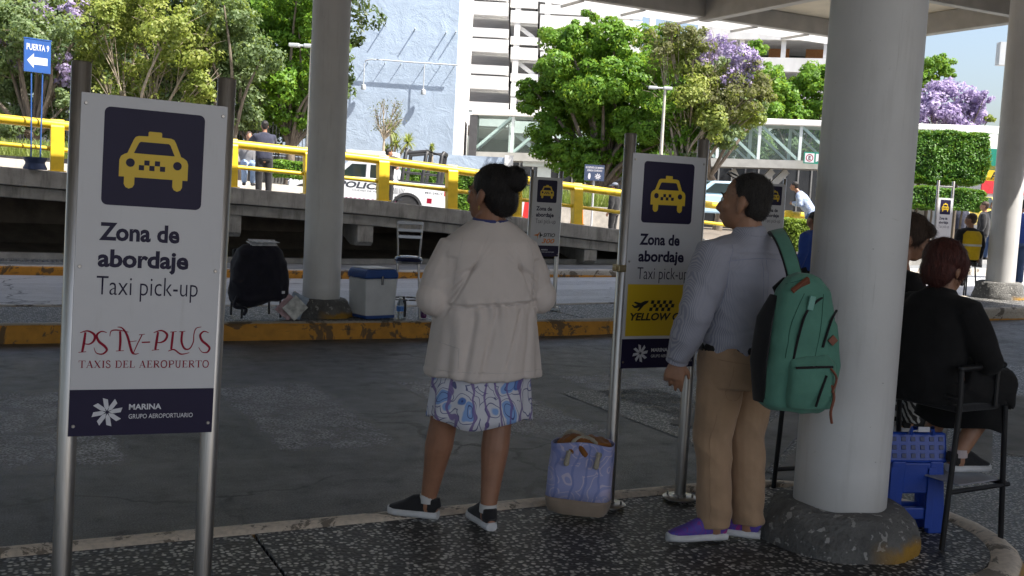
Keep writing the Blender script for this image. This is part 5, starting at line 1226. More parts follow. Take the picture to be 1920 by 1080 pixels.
def shoe(parent, heel, toe_dir, L=0.26, mat=M_BLKSHOE, sole=M_SOLE, h=0.085, z=0.0, extra=None, wsole=0.042, lift=0.0):
    """trainer: sole slab, upper with collar; heel = point below the ankle on the ground"""
    d = Vector((toe_dir[0], toe_dir[1], 0)).normalized(); s = Vector((d.y, -d.x, 0)); o = Vector((heel[0], heel[1], z))
    P = lambda f, a, zz: o + d*f + s*a + Vector((0, 0, zz))
    q = MB(); F_ = [(-0.055, 0.024), (-0.03, 0.034), (0.04, 0.035), (0.11, 0.045), (0.16, 0.044), (0.192, 0.03), (0.205, 0.012)]; kk = L/0.26
    q.tube([P(a*kk, 0, 0.019) for a, b in F_], [(b*1.08, 0.0195) for a, b in F_], 14, ref=s, ex=2.8)
    so = q.mesh('sole', sole, True, 60); so = link('sole', so, parent)
    q = MB(); U = [(-0.05, 0.046, 0.026, 0.03), (-0.025, 0.056, 0.032, 0.042), (0.02, 0.066, 0.034, 0.05), (0.07, 0.06, 0.037, 0.044), (0.12, 0.047, 0.041, 0.027), (0.165, 0.038, 0.038, 0.017), (0.196, 0.034, 0.02, 0.01)]
    q.tube([P(a*kk, 0, c) for a, c, b, e in U], [(b, e) for a, c, b, e in U], 14, ref=s, ex=2.3)
    q.tube([P(-0.018, 0, 0.05), P(-0.012, 0, h+0.012)], [(0.036, 0.05), (0.035, 0.046)], 14, ref=s)
    up = skinned('upper', q, mat, parent, 0.006, 3); sub = up
    q = MB(); q.tube([P(0.035, 0, h+0.006), P(0.075, 0, 0.094), P(0.11, 0, 0.073)], [(0.02, 0.006), (0.019, 0.006), (0.016, 0.005)], 10, ref=s); q.build('tongue', mat, up, smooth=True)
    q = MB()
    for i in range(4):
        a = 0.05+0.02*i; zz = 0.098-0.0065*i-0.0004*i*i; q.tube([P(a, -0.024, zz-0.012), P(a, 0, zz+0.004), P(a+0.008, 0.024, zz-0.012)], 0.0028, 6)
    q.build('laces', extra or mat, up)
    return up

def figure(label, loc, rz, S):
    """S: joints (lists of points in the person's own frame: x right, y forward, z up) and clothing"""
    vox = S.get('vox', 0.012); g = thing('person', label, 'person', loc, rz, S.get('group')); g['category'] = 'person'
    hc = Vector(S['head']); hy, hp, hr = S.get('turn', (0, 0, 0))
    R_ = Matrix.Rotation(rad(hy), 3, 'Z') @ Matrix.Rotation(rad(hp), 3, 'X') @ Matrix.Rotation(rad(hr), 3, 'Y'); k = S.get('hk', 1.0)
    q = MB(); head_shapes(q, hc, R_, k)
    nb = Vector(S['neck'])
    q.tube([nb - Vector((0, 0, 0.06)), nb, hc + R_ @ Vector((0, -0.018, -0.05))*k], [(0.075, 0.065), (0.056*S.get('nk', 1), 0.056*S.get('nk', 1)), (0.05*k, 0.054*k)], 14)
    torso = S['torso']                                   # (x, y, z, rx, ry)
    sh = S.get('shrink', 0.9)
    q.tube([(x, y, z) for x, y, z, a, b in torso], [(a*sh, b*sh) for x, y, z, a, b in torso], 20, ex=2.3, round_end=True)
    ar = S.get('armr', (0.05, 0.042, 0.029)); lr = S.get('legr', (0.085, 0.06, 0.058, 0.038))
    for sx, nm in ((-1, 'L'), (1, 'R')):
        if 'arm'+nm in S:
            a, b, c = [Vector(p) for p in S['arm'+nm][:3]]
            q.tube([a, a.lerp(b, 0.5), b, b.lerp(c, 0.3), c], [ar[0], ar[0]*0.95, ar[1], ar[1]*1.02, ar[2]], 12, round_end=True)
            hd = S['arm'+nm][3] if len(S['arm'+nm]) > 3 else None
            if hd: hand_shapes(q, c, Vector(hd[0]), Vector(hd[1]), hd[2], hd[3], hd[4] if len(hd) > 4 else 1.0)
            else: hand_shapes(q, c, (c-b), Vector((-sx, 0, 0)), sx, 0.5, 0.95)
        a, b, c = [Vector(p) for p in S['leg'+nm][:3]]
        q.tube([a, a.lerp(b, 0.5), b, b.lerp(c, 0.28), b.lerp(c, 0.62), c, c - Vector((0, 0, 0.03))], [lr[0], lr[0]*0.88, lr[1], lr[2]*1.03, lr[2]*0.78, lr[3], lr[3]], 14, round_end=True)
        td = Vector((*S['toe'+nm], 0)).normalized(); an = Vector((c.x, c.y, c.z-0.045))
        q.tube([an - td*0.03, an + td*0.05 - Vector((0, 0, 0.01)), an + td*0.14 - Vector((0, 0, 0.022))], [(0.028, 0.022), (0.026, 0.014), (0.02, 0.008)], 10, ref=Vector((td.y, -td.x, 0)), round_end=True)
    body = skinned('body', q, S['skin'], g, vox, 2 if vox < 0.01 else 1)
    if S.get('eyes', vox < 0.01):
        for sx in (-1, 1):
            p_ = hc + R_ @ (Vector((sx*0.031, 0.078, 0.006))*k); d_ = R_ @ Vector((sx*0.1, 1, 0))
            e_ = MB().ell(p_, 0.0115*k, 10, 8).build('eye', M_EYE, body, smooth=True); MB().ell(p_ + d_*0.0062*k, 0.0062*k, 8, 6).build('iris', M_IRIS, e_, smooth=True)
            MB().tube([hc + R_ @ (Vector((sx*0.016, 0.091, 0.026))*k), hc + R_ @ (Vector((sx*0.034, 0.09, 0.032))*k), hc + R_ @ (Vector((sx*0.052, 0.076, 0.025))*k)], 0.0036*k, 6).build('eyebrow', S['hair'][0], body, smooth=True)
    # hair: cap over the skull plus extra locks
    hm, extra = S['hair'][0], S['hair'][1]; gr = S['hair'][2] if len(S['hair']) > 2 else 1.0
    q = MB(); R4 = R_.to_4x4()
    q.ell(hc + R_ @ (Vector((0, -0.024, 0.044))*k), (0.079*k*gr, 0.094*k*gr, 0.084*k*gr), 20, 14, M=R4); q.ell(hc + R_ @ (Vector((0, -0.052, -0.004))*k), (0.068*k*gr, 0.058*k*gr, 0.07*k*gr), 18, 12, M=R4)
    for p_, r_ in extra: q.ell(hc + R_ @ (Vector(p_)*k), tuple(a*k for a in r_), 16, 10, M=R4)
    hr_ = skinned('hair', q, hm, g, max(vox*0.8, 0.006), 2, lambda p, n: noise.noise(Vector((p[0]*55, p[1]*55, p[2]*14)))*0.004*min(1.0, 0.012/vox+0.3))
    if vox < 0.012:
        hs = S.get('strands', (1800, 0.045, 0.0016, None, 0.004, 0.3)); bun = S.get('bun')
        fl = (lambda p: (hc + R_ @ (Vector(bun)*k)) - p) if bun else (lambda p: Vector((0, 0, -1)) + (p-hc)*2.0)
        strands(hr_, hs[0], hs[1], hs[2], hs[3] or hm, fl, 3, hs[4], hs[5])
    # upper garment
    if 'top' in S:
        T_ = S['top']; q = MB(); gr = T_.get('grow', 1.0)
        q.tube([(x, y, z) for x, y, z, a, b in T_['torso']], [(a*gr, b*gr) for x, y, z, a, b in T_['torso']], T_.get('n', 40), ex=T_.get('ex', 2.4), cap=True) if not T_.get('mod') else T_['mod'](q)
        sr = T_.get('sleeve', (0.072, 0.06, 0.046)); sl = T_.get('length', 1.0)
        for nm in 'LR':
            if 'arm'+nm in S:
                a, b, c = [Vector(p) for p in S['arm'+nm][:3]]; inn = Vector((0, a.y, a.z+0.01)).lerp(a, 0.5); q.ell(b, sr[1]*1.03, 16, 12) if sl >= 1 else None
                if sl >= 1: P = [inn, a, a.lerp(b, 0.5), b, b.lerp(c, 0.5), b.lerp(c, 0.97)]; W = [sr[0]*1.05, sr[0]*1.04, sr[0], sr[1], sr[1]*0.95, sr[2]]
                else: P = [inn, a, a.lerp(b, 0.4), a.lerp(b, 0.85)]; W = [sr[0]*1.05, sr[0]*1.04, sr[0], sr[0]*1.02]
                q.tube(P, W, 16)
        skinned(T_.get('name', 'top'), q, T_['mat'], g, vox, T_.get('smooth', 3), T_.get('wr'))
    if 'pants' in S:
        T_ = S['pants']; q = MB(); W = T_['r']; ln = T_.get('length', 1.0)
        q.tube([(x, y, z) for x, y, z, a, b in T_['hips']], [(a, b) for x, y, z, a, b in T_['hips']], 28, ex=2.4)
        for nm in 'LR':
            a, b, c = [Vector(p) for p in S['leg'+nm][:3]]
            if ln >= 1: q.tube([a + Vector((0, 0, 0.04)), a.lerp(b, 0.5), b, b.lerp(c, 0.5), c - Vector((0, 0, 0.02))], [W[0], W[0]*0.94, W[1], W[2], W[3]], 18)
            else: q.tube([a + Vector((0, 0, 0.04)), a.lerp(b, 0.5), b, b.lerp(c, 0.14)], [W[0], W[0]*0.97, W[1], W[1]*1.02], 18)
        skinned(T_.get('name', 'trousers'), q, T_['mat'], g, vox, 2, T_.get('wr'))
    sm = S.get('shoes', (M_BLKSHOE, M_SOLE))
    if vox < 0.013:
        for nm in 'LR':
            c = Vector(S['leg'+nm][2]); shoe(g, (c.x, c.y), S['toe'+nm], S.get('foot', 0.25), sm[0], sm[1], 0.085, c.z-0.085, S.get('laces'))
    else:
        for nm in 'LR':
            c = Vector(S['leg'+nm][2]); td = Vector((*S['toe'+nm], 0)).normalized()
            MB().tube([c - td*0.06 - Vector((0, 0, 0.045)), c + td*0.06 - Vector((0, 0, 0.05)), c + td*0.17 - Vector((0, 0, 0.062))], [(0.042, 0.045), (0.046, 0.038), (0.034, 0.022)], 10, ref=Vector((td.y, -td.x, 0))).build('shoe', sm[0], g, smooth=True)
    return g
def folds(ax, ay, az, amp, seed=0.0, fine=0.35):
    """cloth folds: stretched noise, sharpened into creases"""
    def f(p, n):
        a = noise.noise(Vector((p[0]*ax+seed, p[1]*ay, p[2]*az))); b = noise.noise(Vector((p[0]*ax*2.3, p[1]*ay*2.3+seed, p[2]*az*2.3)))
        return amp*(1-2*abs(a)) + amp*fine*b
    return f

# ---------------------------------------------------------------- woman in the cream cardigan
def paisley(name, base, cols, sc=9.0):
    """swirling print: distorted bands, drops and outlines"""
    m, nt, b = base_mat(name); L = nt.links; s = coords(nt)
    w = nd(nt, 'ShaderNodeTexNoise', i_Scale=sc*0.55, i_Detail=2.0); L.new(s, w.inputs['Vector'])
    vm = nd(nt, 'ShaderNodeVectorMath', operation='MULTIPLY_ADD'); L.new(w.outputs['Color'], vm.inputs[0]); vm.inputs[1].default_value = (0.16, 0.16, 0.16); L.new(s, vm.inputs[2])
    v = nd(nt, 'ShaderNodeTexVoronoi', i_Scale=sc); L.new(vm.outputs[0], v.inputs['Vector'])
    rings = nd(nt, 'ShaderNodeMath', operation='PINGPONG'); rings.inputs[1].default_value = 0.12; L.new(v.outputs['Distance'], rings.inputs[0])
    c = mixc(nt, thresh(nt, v.outputs['Distance'], 0.30, 0.34), cols[0], base)
    sep = nd(nt, 'ShaderNodeSeparateColor'); L.new(v.outputs['Color'], sep.inputs[0])
    c = mixc(nt, math_n(nt, 'MULTIPLY', thresh(nt, sep.outputs[0], 0.5, 0.52), thresh(nt, v.outputs['Distance'], 0.4, 0.36)), c, cols[1])
    c = mixc(nt, math_n(nt, 'MULTIPLY', thresh(nt, v.outputs['Distance'], 0.17, 0.15), thresh(nt, sep.outputs[1], 0.35, 0.37)), c, base)
    c = mixc(nt, math_n(nt, 'MULTIPLY', thresh(nt, rings.outputs[0], 0.02, 0.012), 0.9), c, cols[2])
    wv = nd(nt, 'ShaderNodeTexWave', i_Scale=sc*0.5, i_Distortion=9.0, i_Detail=2.0); L.new(s, wv.inputs['Vector'])
    c = mixc(nt, math_n(nt, 'MULTIPLY', thresh(nt, wv.outputs['Fac'], 0.9, 0.95), 0.85), c, cols[3])
    L.new(c, b.inputs['Base Color']); b.inputs['Roughness'].default_value = 0.8; bump_n(nt, b, noise_n(nt, s, 300, 2), 0.15, 0.003); return m
M_CARD = cloth('cream knit', (0.63, 0.56, 0.52), 0.04, 520, 0.9, 0.12, 0.08)
M_SKIRT = paisley('blue paisley cotton', (0.62, 0.62, 0.68), [(0.10, 0.2, 0.5), (0.22, 0.36, 0.66), (0.05, 0.06, 0.2), (0.16, 0.1, 0.3)], 10)
card = [(0, 0.0, 0.703, 0.262, 0.205), (0, 0.0, 0.77, 0.256, 0.2), (0, 0.005, 0.86, 0.248, 0.198), (0, 0.01, 0.96, 0.24, 0.19), (0, 0.012, 1.03, 0.232, 0.182), (0, 0.012, 1.1, 0.248, 0.186), (0, 0.01, 1.18, 0.254, 0.182), (0, 0.0, 1.26, 0.24, 0.166), (0, -0.008, 1.315, 0.208, 0.138), (0, -0.012, 1.355, 0.165, 0.108), (0, -0.012, 1.385, 0.118, 0.085), (0, -0.012, 1.405, 0.08, 0.07)]
def card_mod(q):
    n = 96; V = []; k = len(card)
    prof = []
    for i in range(k-1):
        for j in range(4): prof.append([lerp(card[i][m_], card[i+1][m_], j/4) for m_ in range(5)])
    prof.append(list(card[-1]))
    for (x, y, z, a, b) in prof:
        dn = min(1, max(0, (1.04-z)/0.3)); 
        for j in range(n):
            t = 2*math.pi*j/n; c, s_ = math.cos(t), math.sin(t); c2 = math.copysign(abs(c)**0.86, c); s2 = math.copysign(abs(s_)**0.86, s_)
            w = 1 + dn*0.034*math.sin(t*13+1.4*math.sin(t*3)) + dn*0.02*math.sin(t*7+z*5) + (0.01*math.sin(t*29) if 0.98 < z < 1.06 else 0)
            hem = 0.008*math.sin(t*5+0.6)*min(1, max(0, (0.75-z)/0.06))
            V.append((x + a*c2*w, y + b*s2*w, z + hem))
    m_ = len(prof); F = [(i*n+j, i*n+(j+1) % n, (i+1)*n+(j+1) % n, (i+1)*n+j) for i in range(m_-1) for j in range(n)]
    F += [tuple(range(n-1, -1, -1)), tuple(range((m_-1)*n, m_*n))]; q.add(V, F)
def card_wr(p, n):
    x, y, z = p; d = 0.0
    seam = 1.032 + 0.07*x
    fade = 1.0 if abs(x) < 0.195 else math.exp(-((abs(x)-0.195)/0.018)**2)
    d -= fade*0.010*math.exp(-((z-seam)/0.010)**2); d += fade*0.006*math.exp(-((z-seam-0.016)/0.008)**2)
    for sx in (-1, 1):                                   # creases running from the armpits
        for k in range(4):
            u = (x*sx-0.17); v = z-1.17+0.03*k; l_ = v + u*(0.5+0.55*k)
            d -= 0.011*math.exp(-(l_/0.009)**2)*math.exp(-((u+0.03)/0.07)**2)
    d += 0.008*noise.noise(Vector((x*8, y*8, z*3.5))) + 0.002*(1-2*abs(noise.noise(Vector((x*15+4, y*15, z*3.2)))))
    if 1.03 < z < 1.24: d -= 0.006*math.exp(-((abs(x)-0.2)/0.02)**2)
    if z < seam: d += fade*0.0075*math.sin(x*88+2.2*math.sin(x*21)+4*z)*math.exp(-((seam-z)/0.085)**2)
    else: d += fade*0.005*math.sin(x*95+1.5*math.sin(x*30))*math.exp(-((z-seam)/0.035)**2)
    if y < 0 and z < seam:                                # long soft folds falling from the gathers
        for a, b_, w, e in ((-0.12, 0.16, 0.014, 0.011), (-0.035, 0.22, 0.012, 0.010), (0.075, 0.3, 0.011, 0.014), (0.16, 0.12, 0.014, 0.009)):
            d -= e*math.exp(-((x-a-b_*(z-0.85))/w)**2)*min(1, (seam-z)/0.05)*min(1, max(0, (z-0.66)/0.12))
    if z < 0.73: d += 0.003
    return d
wl = onz(862, 985, 0)
W = dict(vox=0.0065, bun=(0.015, -0.105, 0.075), strands=(2600, 0.04, 0.0014, None, 0.003, 0.25), skin=SK1, head=(0.0, 0.012, 1.522), turn=(34, 3, 0), hk=1.11, nk=1.15, neck=(0, -0.01, 1.395),
    torso=[(0, 0, 0.78, 0.17, 0.13), (0, 0, 0.95, 0.18, 0.14), (0, 0, 1.15, 0.2, 0.14), (0, 0, 1.3, 0.18, 0.1), (0, -0.01, 1.385, 0.1, 0.065)],
    armL=[(-0.168, -0.005, 1.25), (-0.25, -0.015, 1.045), (-0.14, 0.24, 0.98)], armR=[(0.168, -0.005, 1.25), (0.258, -0.015, 1.065), (0.14, 0.24, 1.0)],
    legL=[(-0.1, 0.0, 0.82), (-0.165, 0.035, 0.46), (-0.205, 0.09, 0.085)], legR=[(0.1, 0.0, 0.82), (0.075, -0.04, 0.46), (0.03, -0.1, 0.085)],
    toeL=(-0.85, 0.55), toeR=(-0.1, 1.0), legr=(0.1, 0.064, 0.064, 0.036), foot=0.25,
    hair=(HBLK, [((0.015, -0.105, 0.075), (0.056, 0.056, 0.054)), ((0, -0.05, -0.06), (0.05, 0.035, 0.03)), ((0.0, -0.08, -0.015), (0.066, 0.05, 0.07))], 1.06),
    top=dict(name='cardigan', mat=M_CARD, torso=card, mod=card_mod, sleeve=(0.088, 0.08, 0.05), smooth=2, wr=card_wr))
woman = figure('woman seen from behind in cream cardigan and paisley skirt', (2.11, 4.40, 0.0), rad(-8), W)
q = MB(); n = 90; prof = [(0.49, 0.245, 0.185), (0.52, 0.243, 0.184), (0.58, 0.238, 0.18), (0.68, 0.23, 0.175), (0.8, 0.215, 0.165)]; V = []
for z, a, b in prof:
    for j in range(n):
        t = 2*math.pi*j/n; w = 1 + (0.82-z)*0.14*math.sin(t*9+math.sin(t*2)*1.5); V.append((a*math.cos(t)*w, b*math.sin(t)*w, z - (0.02*math.sin(t*3+1) if z < 0.5 else 0)))
F = [(i*n+j, i*n+(j+1) % n, (i+1)*n+(j+1) % n, (i+1)*n+j) for i in range(len(prof)-1) for j in range(n)]
sk = q.add(V, F).build('skirt', M_SKIRT, woman, smooth=True, ang=80); so = sk.modifiers.new('thick', 'SOLIDIFY'); so.thickness = 0.004
# blouse collar, ankle socks, earring
MB().tube([(0.075*math.cos(t), -0.012+0.068*math.sin(t), 1.408+0.006*math.sin(t)) for t in [2*math.pi*i/24 for i in range(25)]], 0.009, 8).build('blouse_collar', cloth('blue blouse', (0.05, 0.06, 0.2)), woman, smooth=True)
for c in (W['legL'][2], W['legR'][2]):
    MB().tube([(c[0], c[1], 0.075), (c[0], c[1], 0.105), (c[0], c[1], 0.113)], [0.041, 0.0405, 0.0395], 16).build('sock', cloth('white sock', (0.5, 0.49, 0.48)), woman, smooth=True)
hcW = Vector(W['head']); RW = Matrix.Rotation(rad(34), 3, 'Z'); MB().lathe([(0.003, -0.012), (0.006, 0.0), (0.003, 0.012)], hcW + RW @ Vector((-0.084, -0.006, -0.058)), 8).build('earring', pm('gold', (0.6, 0.42, 0.15), 0.3, 1.0), woman)

# ---------------------------------------------------------------- man in the striped shirt
def striped(name, a, b_, freq):
    m, nt, b = base_mat(name); L = nt.links; s = coords(nt)
    wv = nd(nt, 'ShaderNodeTexWave', i_Scale=freq, i_Distortion=0.35, i_Detail=1.0, bands_direction='X'); wv.inputs['Detail Scale'].default_value = 0.6; L.new(s, wv.inputs['Vector'])
    c = mixc(nt, thresh(nt, wv.outputs['Fac'], 0.35, 0.65), a, b_)
    c = mixc(nt, math_n(nt, 'MULTIPLY', noise_n(nt, s, 8, 4), 0.25), c, [x*0.7 for x in a])
    L.new(c, b.inputs['Base Color']); b.inputs['Roughness'].default_value = 0.8; b.inputs['Sheen Weight'].default_value = 0.1; bump_n(nt, b, noise_n(nt, s, 24, 4, 0.6), 0.2, 0.006); return m
M_SHIRT = striped('blue grey pinstripe cotton', (0.265, 0.268, 0.335), (0.40, 0.40, 0.45), 62)
M_KHAKI = cloth('khaki cotton', (0.36, 0.235, 0.145), 0.1, 380, 0.85, 0.3)
def shirt_wr(p, n):
    x, y, z = p; d = 0.0
    for k in range(5):                                   # drag lines towards the strapped shoulder and the waist
        l_ = (z-1.0+0.055*k) - x*(0.25+0.12*k); d -= 0.006*math.exp(-(l_/0.010)**2)*math.exp(-((x+0.02)/0.13)**2)
    d += 0.006*noise.noise(Vector((x*7, y*7, z*5+3))) + 0.008*(1-2*abs(noise.noise(Vector((x*10+z*5, y*9, z*12)))))
    d -= 0.004*math.exp(-((z-1.33)/0.006)**2)*(1 if y < 0 else 0)*(1 if abs(x) < 0.2 else 0)
    return d
def khaki_wr(p, n):
    x, y, z = p
    d = 0.008*(1-2*abs(noise.noise(Vector((x*6, y*6, z*7.5+x*7))))) + 0.003*noise.noise(Vector((x*14, y*14, z*9)))
    if z < 0.26: d += 0.004*math.sin(z*70+x*25+y*15)*(0.26-z)/0.26
    return d
M_PURP = paisley('purple knit shoe', (0.09, 0.06, 0.32), [(0.06, 0.06, 0.4), (0.3, 0.03, 0.2), (0.2, 0.03, 0.2), (0.12, 0.04, 0.3)], 14)
ms = [(0, 0.01, 0.86, 0.185, 0.135), (0, 0.01, 0.93, 0.195, 0.14), (0, 0.01, 1.03, 0.198, 0.14), (0, 0.005, 1.15, 0.208, 0.14), (0, 0.0, 1.25, 0.212, 0.13), (0, -0.005, 1.32, 0.195, 0.105), (0, -0.012, 1.37, 0.13, 0.08), (0, -0.012, 1.405, 0.078, 0.07), (0, -0.006, 1.43, 0.066, 0.066)]
Mn = dict(vox=0.0065, strands=(5200, 0.013, 0.0012, None, 0.006, 0.5), skin=SK2, head=(-0.02, 0.012, 1.546), turn=(29, 4, 0), hk=1.1, nk=1.2, neck=(0, -0.008, 1.42),
    torso=[(x, y, z, a*0.9, b*0.9) for x, y, z, a, b in ms], shrink=0.92,
    armL=[(-0.185, 0.0, 1.30), (-0.285, -0.02, 1.06), (-0.295, 0.075, 0.835), ((-0.12, 0.06, -1), (0.7, 0.7, 0), 1, 0.75, 1.08)], armR=[(0.185, 0.0, 1.30), (0.275, 0.02, 1.07), (0.18, 0.2, 1.08)],
    legL=[(-0.085, 0.0, 0.84), (-0.095, 0.03, 0.47), (-0.075, 0.0, 0.085)], legR=[(0.09, 0.0, 0.84), (0.1, 0.02, 0.47), (0.1, -0.03, 0.085)],
    toeL=(-0.93, 0.28), toeR=(-0.66, 0.75), foot=0.295, legr=(0.09, 0.06, 0.06, 0.04),
    hair=(hair_mat('short dark greying hair', (0.04, 0.035, 0.032), 0.3), [], 0.985),
    top=dict(name='shirt', mat=M_SHIRT, torso=ms, sleeve=(0.088, 0.074, 0.05), wr=shirt_wr), shoes=(M_PURP, M_SOLE), laces=pm('orange lace', (0.5, 0.2, 0.1), 0.7),
    pants=dict(mat=M_KHAKI, hips=[(0, 0, 0.72, 0.175, 0.14), (0, 0, 0.8, 0.188, 0.145), (0, 0.005, 0.87, 0.186, 0.138), (0, 0.008, 0.895, 0.183, 0.134)], r=(0.104, 0.085, 0.078, 0.072), wr=khaki_wr))
man = figure('man in striped shirt and khaki trousers looking left', (3.13, 3.83, 0.0), rad(4), Mn)
MB().tube([(0.192*math.cos(t), 0.01+0.142*math.sin(t), 0.893) for t in [2*math.pi*i/40 for i in range(41)]], [(0.006, 0.019)]*41, 8, ref=Vector((0, 0, 1)).cross(Vector((1, 0, 0)))).build('belt', pm('black leather', (0.012, 0.011, 0.01), 0.4), man, smooth=True)
RM = Matrix.Rotation(rad(29), 3, 'Z'); hcM = Vector(Mn['head'])
q = MB()                                                 # glasses pushed up on the head
for sx in (-1, 1): q.tube([hcM + RM @ Vector((sx*0.078, -0.04, 0.055)), hcM + RM @ Vector((sx*0.08, 0.02, 0.105)), hcM + RM @ Vector((sx*0.06, 0.065, 0.125))], 0.0022, 6)
q.tube([hcM + RM @ Vector((0.06, 0.065, 0.125)), hcM + RM @ Vector((0, 0.072, 0.135)), hcM + RM @ Vector((-0.06, 0.065, 0.125))], 0.004, 6); q.build('glasses', M_BLACKP, man, smooth=True)

# seams, pockets and edges of the clothes
def child(o, nm): return [c for c in o.children if c.name.split('.')[0] == nm][0]
M_SEAMC = cloth('cream seam', (0.54, 0.49, 0.465)); M_SEAMS = cloth('shirt seam', (0.25, 0.26, 0.34)); M_SEAMK = cloth('khaki seam', (0.29, 0.185, 0.112))
cd = child(woman, 'cardigan')
seam(cd, [[(-0.185, 1.016), (-0.1, 1.022), (0, 1.03), (0.12, 1.039), (0.185, 1.043)], [(-0.185, 1.034), (-0.1, 1.04), (0, 1.048), (0.12, 1.057), (0.185, 1.061)]], 0.0018, M_SEAMC, 'waist_seam')
seam(cd, [[(-0.25, 0.735), (-0.12, 0.738), (0.0, 0.736), (0.12, 0.738), (0.25, 0.735)]], 0.0018, M_SEAMC, 'hem_seam')
seam(cd, [[(-0.235, 0.86), (-0.2, 0.85), (-0.165, 0.842)], [(-0.165, 0.842), (-0.168, 0.75)]], 0.0022, M_SEAMC, 'pocket_edge')
seam(cd, [[(-0.15, 1.33), (-0.172, 1.25), (-0.185, 1.15), (-0.19, 1.08)], [(0.15, 1.33), (0.172, 1.25), (0.185, 1.15), (0.19, 1.08)]], 0.0016, M_SEAMC, 'armhole_seam')
sh = child(man, 'shirt')
seam(sh, [[(-0.19, 1.285), (-0.1, 1.30), (0, 1.305), (0.1, 1.30), (0.19, 1.285)]], 0.0018, M_SEAMS, 'yoke_seam')
seam(sh, [[(-0.012, 1.30), (-0.014, 1.2), (-0.008, 1.0)], [(0.012, 1.30), (0.014, 1.2), (0.008, 1.0)]], 0.0012, M_SEAMS, 'back_pleat')
seam(sh, [[(-0.15, 1.36), (-0.175, 1.28), (-0.18, 1.18), (-0.19, 1.1)]], 0.0018, M_SEAMS, 'armhole_seam')
seam(sh, [[(-0.07, 1.412), (-0.03, 1.402), (0.03, 1.402), (0.07, 1.412)]], 0.003, M_SHIRT, 'collar_edge')
c_ = Vector(Mn['armL'][2]); MB().tube([c_ + Vector((-0.002, -0.014, 0.055)), c_ + Vector((0, 0, 0.0)), c_ + Vector((0.001, 0.004, -0.012))], [0.052, 0.05, 0.051], 18).build('cuff', M_SHIRT, man, smooth=True)
tr = child(man, 'trousers')
seam(tr, [[(0.002, 0.875), (0.004, 0.8), (0.006, 0.74)], [(-0.18, 0.85), (-0.09, 0.838), (0, 0.825)], [(0.18, 0.85), (0.09, 0.838), (0, 0.825)]], 0.0018, M_SEAMK, 'back_seam')
for sx in (-1, 1): seam(tr, [[(sx*0.05, 0.812), (sx*0.135, 0.822)], [(sx*0.05, 0.812), (sx*0.055, 0.69), (sx*0.09, 0.665), (sx*0.135, 0.69), (sx*0.135, 0.822)]], 0.0016, M_SEAMK, 'back_pocket')
seam(tr, [[(-0.155, 0.6), (-0.16, 0.45), (-0.145, 0.2), (-0.135, 0.1)]], 0.0014, M_SEAMK, 'side_seam')
for x in (-0.13, 0.0, 0.13): seam(tr, [[(x, 0.872), (x, 0.9)]], 0.004, M_KHAKI, 'belt_loop', lift=0.008)
# ================================================================ backpack worn on one shoulder
M_TEAL = cloth('sea green canvas', (0.095, 0.24, 0.18), 0.12, 420, 0.85, 0.3)
M_WEB = cloth('black webbing', (0.012, 0.012, 0.013), 0.2, 500)
M_TAN = pm('tan leather', (0.2, 0.06, 0.03), 0.55, 0, 0.2, 20, 0.2, 90)
bc = atd(1492, 640, 4.50)
bp = thing('backpack', 'sea green backpack hanging from the man\'s right shoulder', 'backpack', (bc.x, bc.y, bc.z-0.29), VROT + rad(14))
q = MB(); prof = [(0.0, 0.115, 0.075), (0.02, 0.14, 0.092), (0.12, 0.15, 0.1), (0.28, 0.145, 0.095), (0.42, 0.13, 0.085), (0.51, 0.105, 0.07), (0.56, 0.07, 0.045), (0.578, 0.03, 0.02)]
q.tube([(0.018*math.sin(z*4), 0, z) for z, a, b in prof], [(a, b) for z, a, b in prof], 32, ex=3.2)
bag = skinned('bag_body', q, M_TEAL, bp, 0.008, 2, folds(9, 9, 6, 0.006, 2.0))
q = MB(); q.tube([(0.03, -0.088, 0.03), (0.03, -0.105, 0.1), (0.025, -0.105, 0.2), (0.02, -0.085, 0.235)], [(0.1, 0.035), (0.105, 0.042), (0.1, 0.036), (0.09, 0.015)], 24, ex=3.4); skinned('front_pocket', q, M_TEAL, bp, 0.007, 2, folds(12, 12, 8, 0.004, 5.0))
q = MB(); q.tube([(0.115, -0.03, 0.06), (0.13, -0.03, 0.2), (0.105, -0.04, 0.36), (0.075, -0.04, 0.43)], [(0.045, 0.055), (0.05, 0.06), (0.045, 0.052), (0.03, 0.03)], 20, ex=3); skinned('side_pocket', q, M_TEAL, bp, 0.007, 2, folds(12, 12, 8, 0.004, 8.0))
def on_bag(P, off=0.0): return [Vector((x, -y - off, z)) for x, y, z in P]
def zipline(P, name='zip'):
    MB().tube(catmull([tuple(p) for p in P], 5), 0.0055, 7).build(name, M_WEB, bp, smooth=True)
zipline(on_bag([(-0.06, 0.098, 0.22), (-0.045, 0.1, 0.32), (-0.025, 0.098, 0.4), (0.0, 0.088, 0.44)]))
zipline(on_bag([(0.0, 0.088, 0.44), (0.045, 0.08, 0.475), (0.085, 0.062, 0.49)]))
zipline(on_bag([(0.07, 0.1, 0.28), (0.085, 0.1, 0.34), (0.11, 0.088, 0.4), (0.15, 0.05, 0.43)]))
zipline(on_bag([(-0.07, 0.145, 0.2), (0.02, 0.15, 0.205), (0.1, 0.138, 0.205)]))
zipline(on_bag([(0.03, 0.15, 0.04), (0.045, 0.152, 0.1), (0.07, 0.147, 0.17)]))
MB().box(-0.045, 0.045, -0.008, 0.008, -0.02, 0.02, M=Matrix.Translation((-0.03, -0.06, 0.528)) @ Matrix.Rotation(rad(-38), 4, 'Y') @ Matrix.Rotation(rad(35), 4, 'X')).build('leather_label', M_TAN, bp, bevel=0.003)
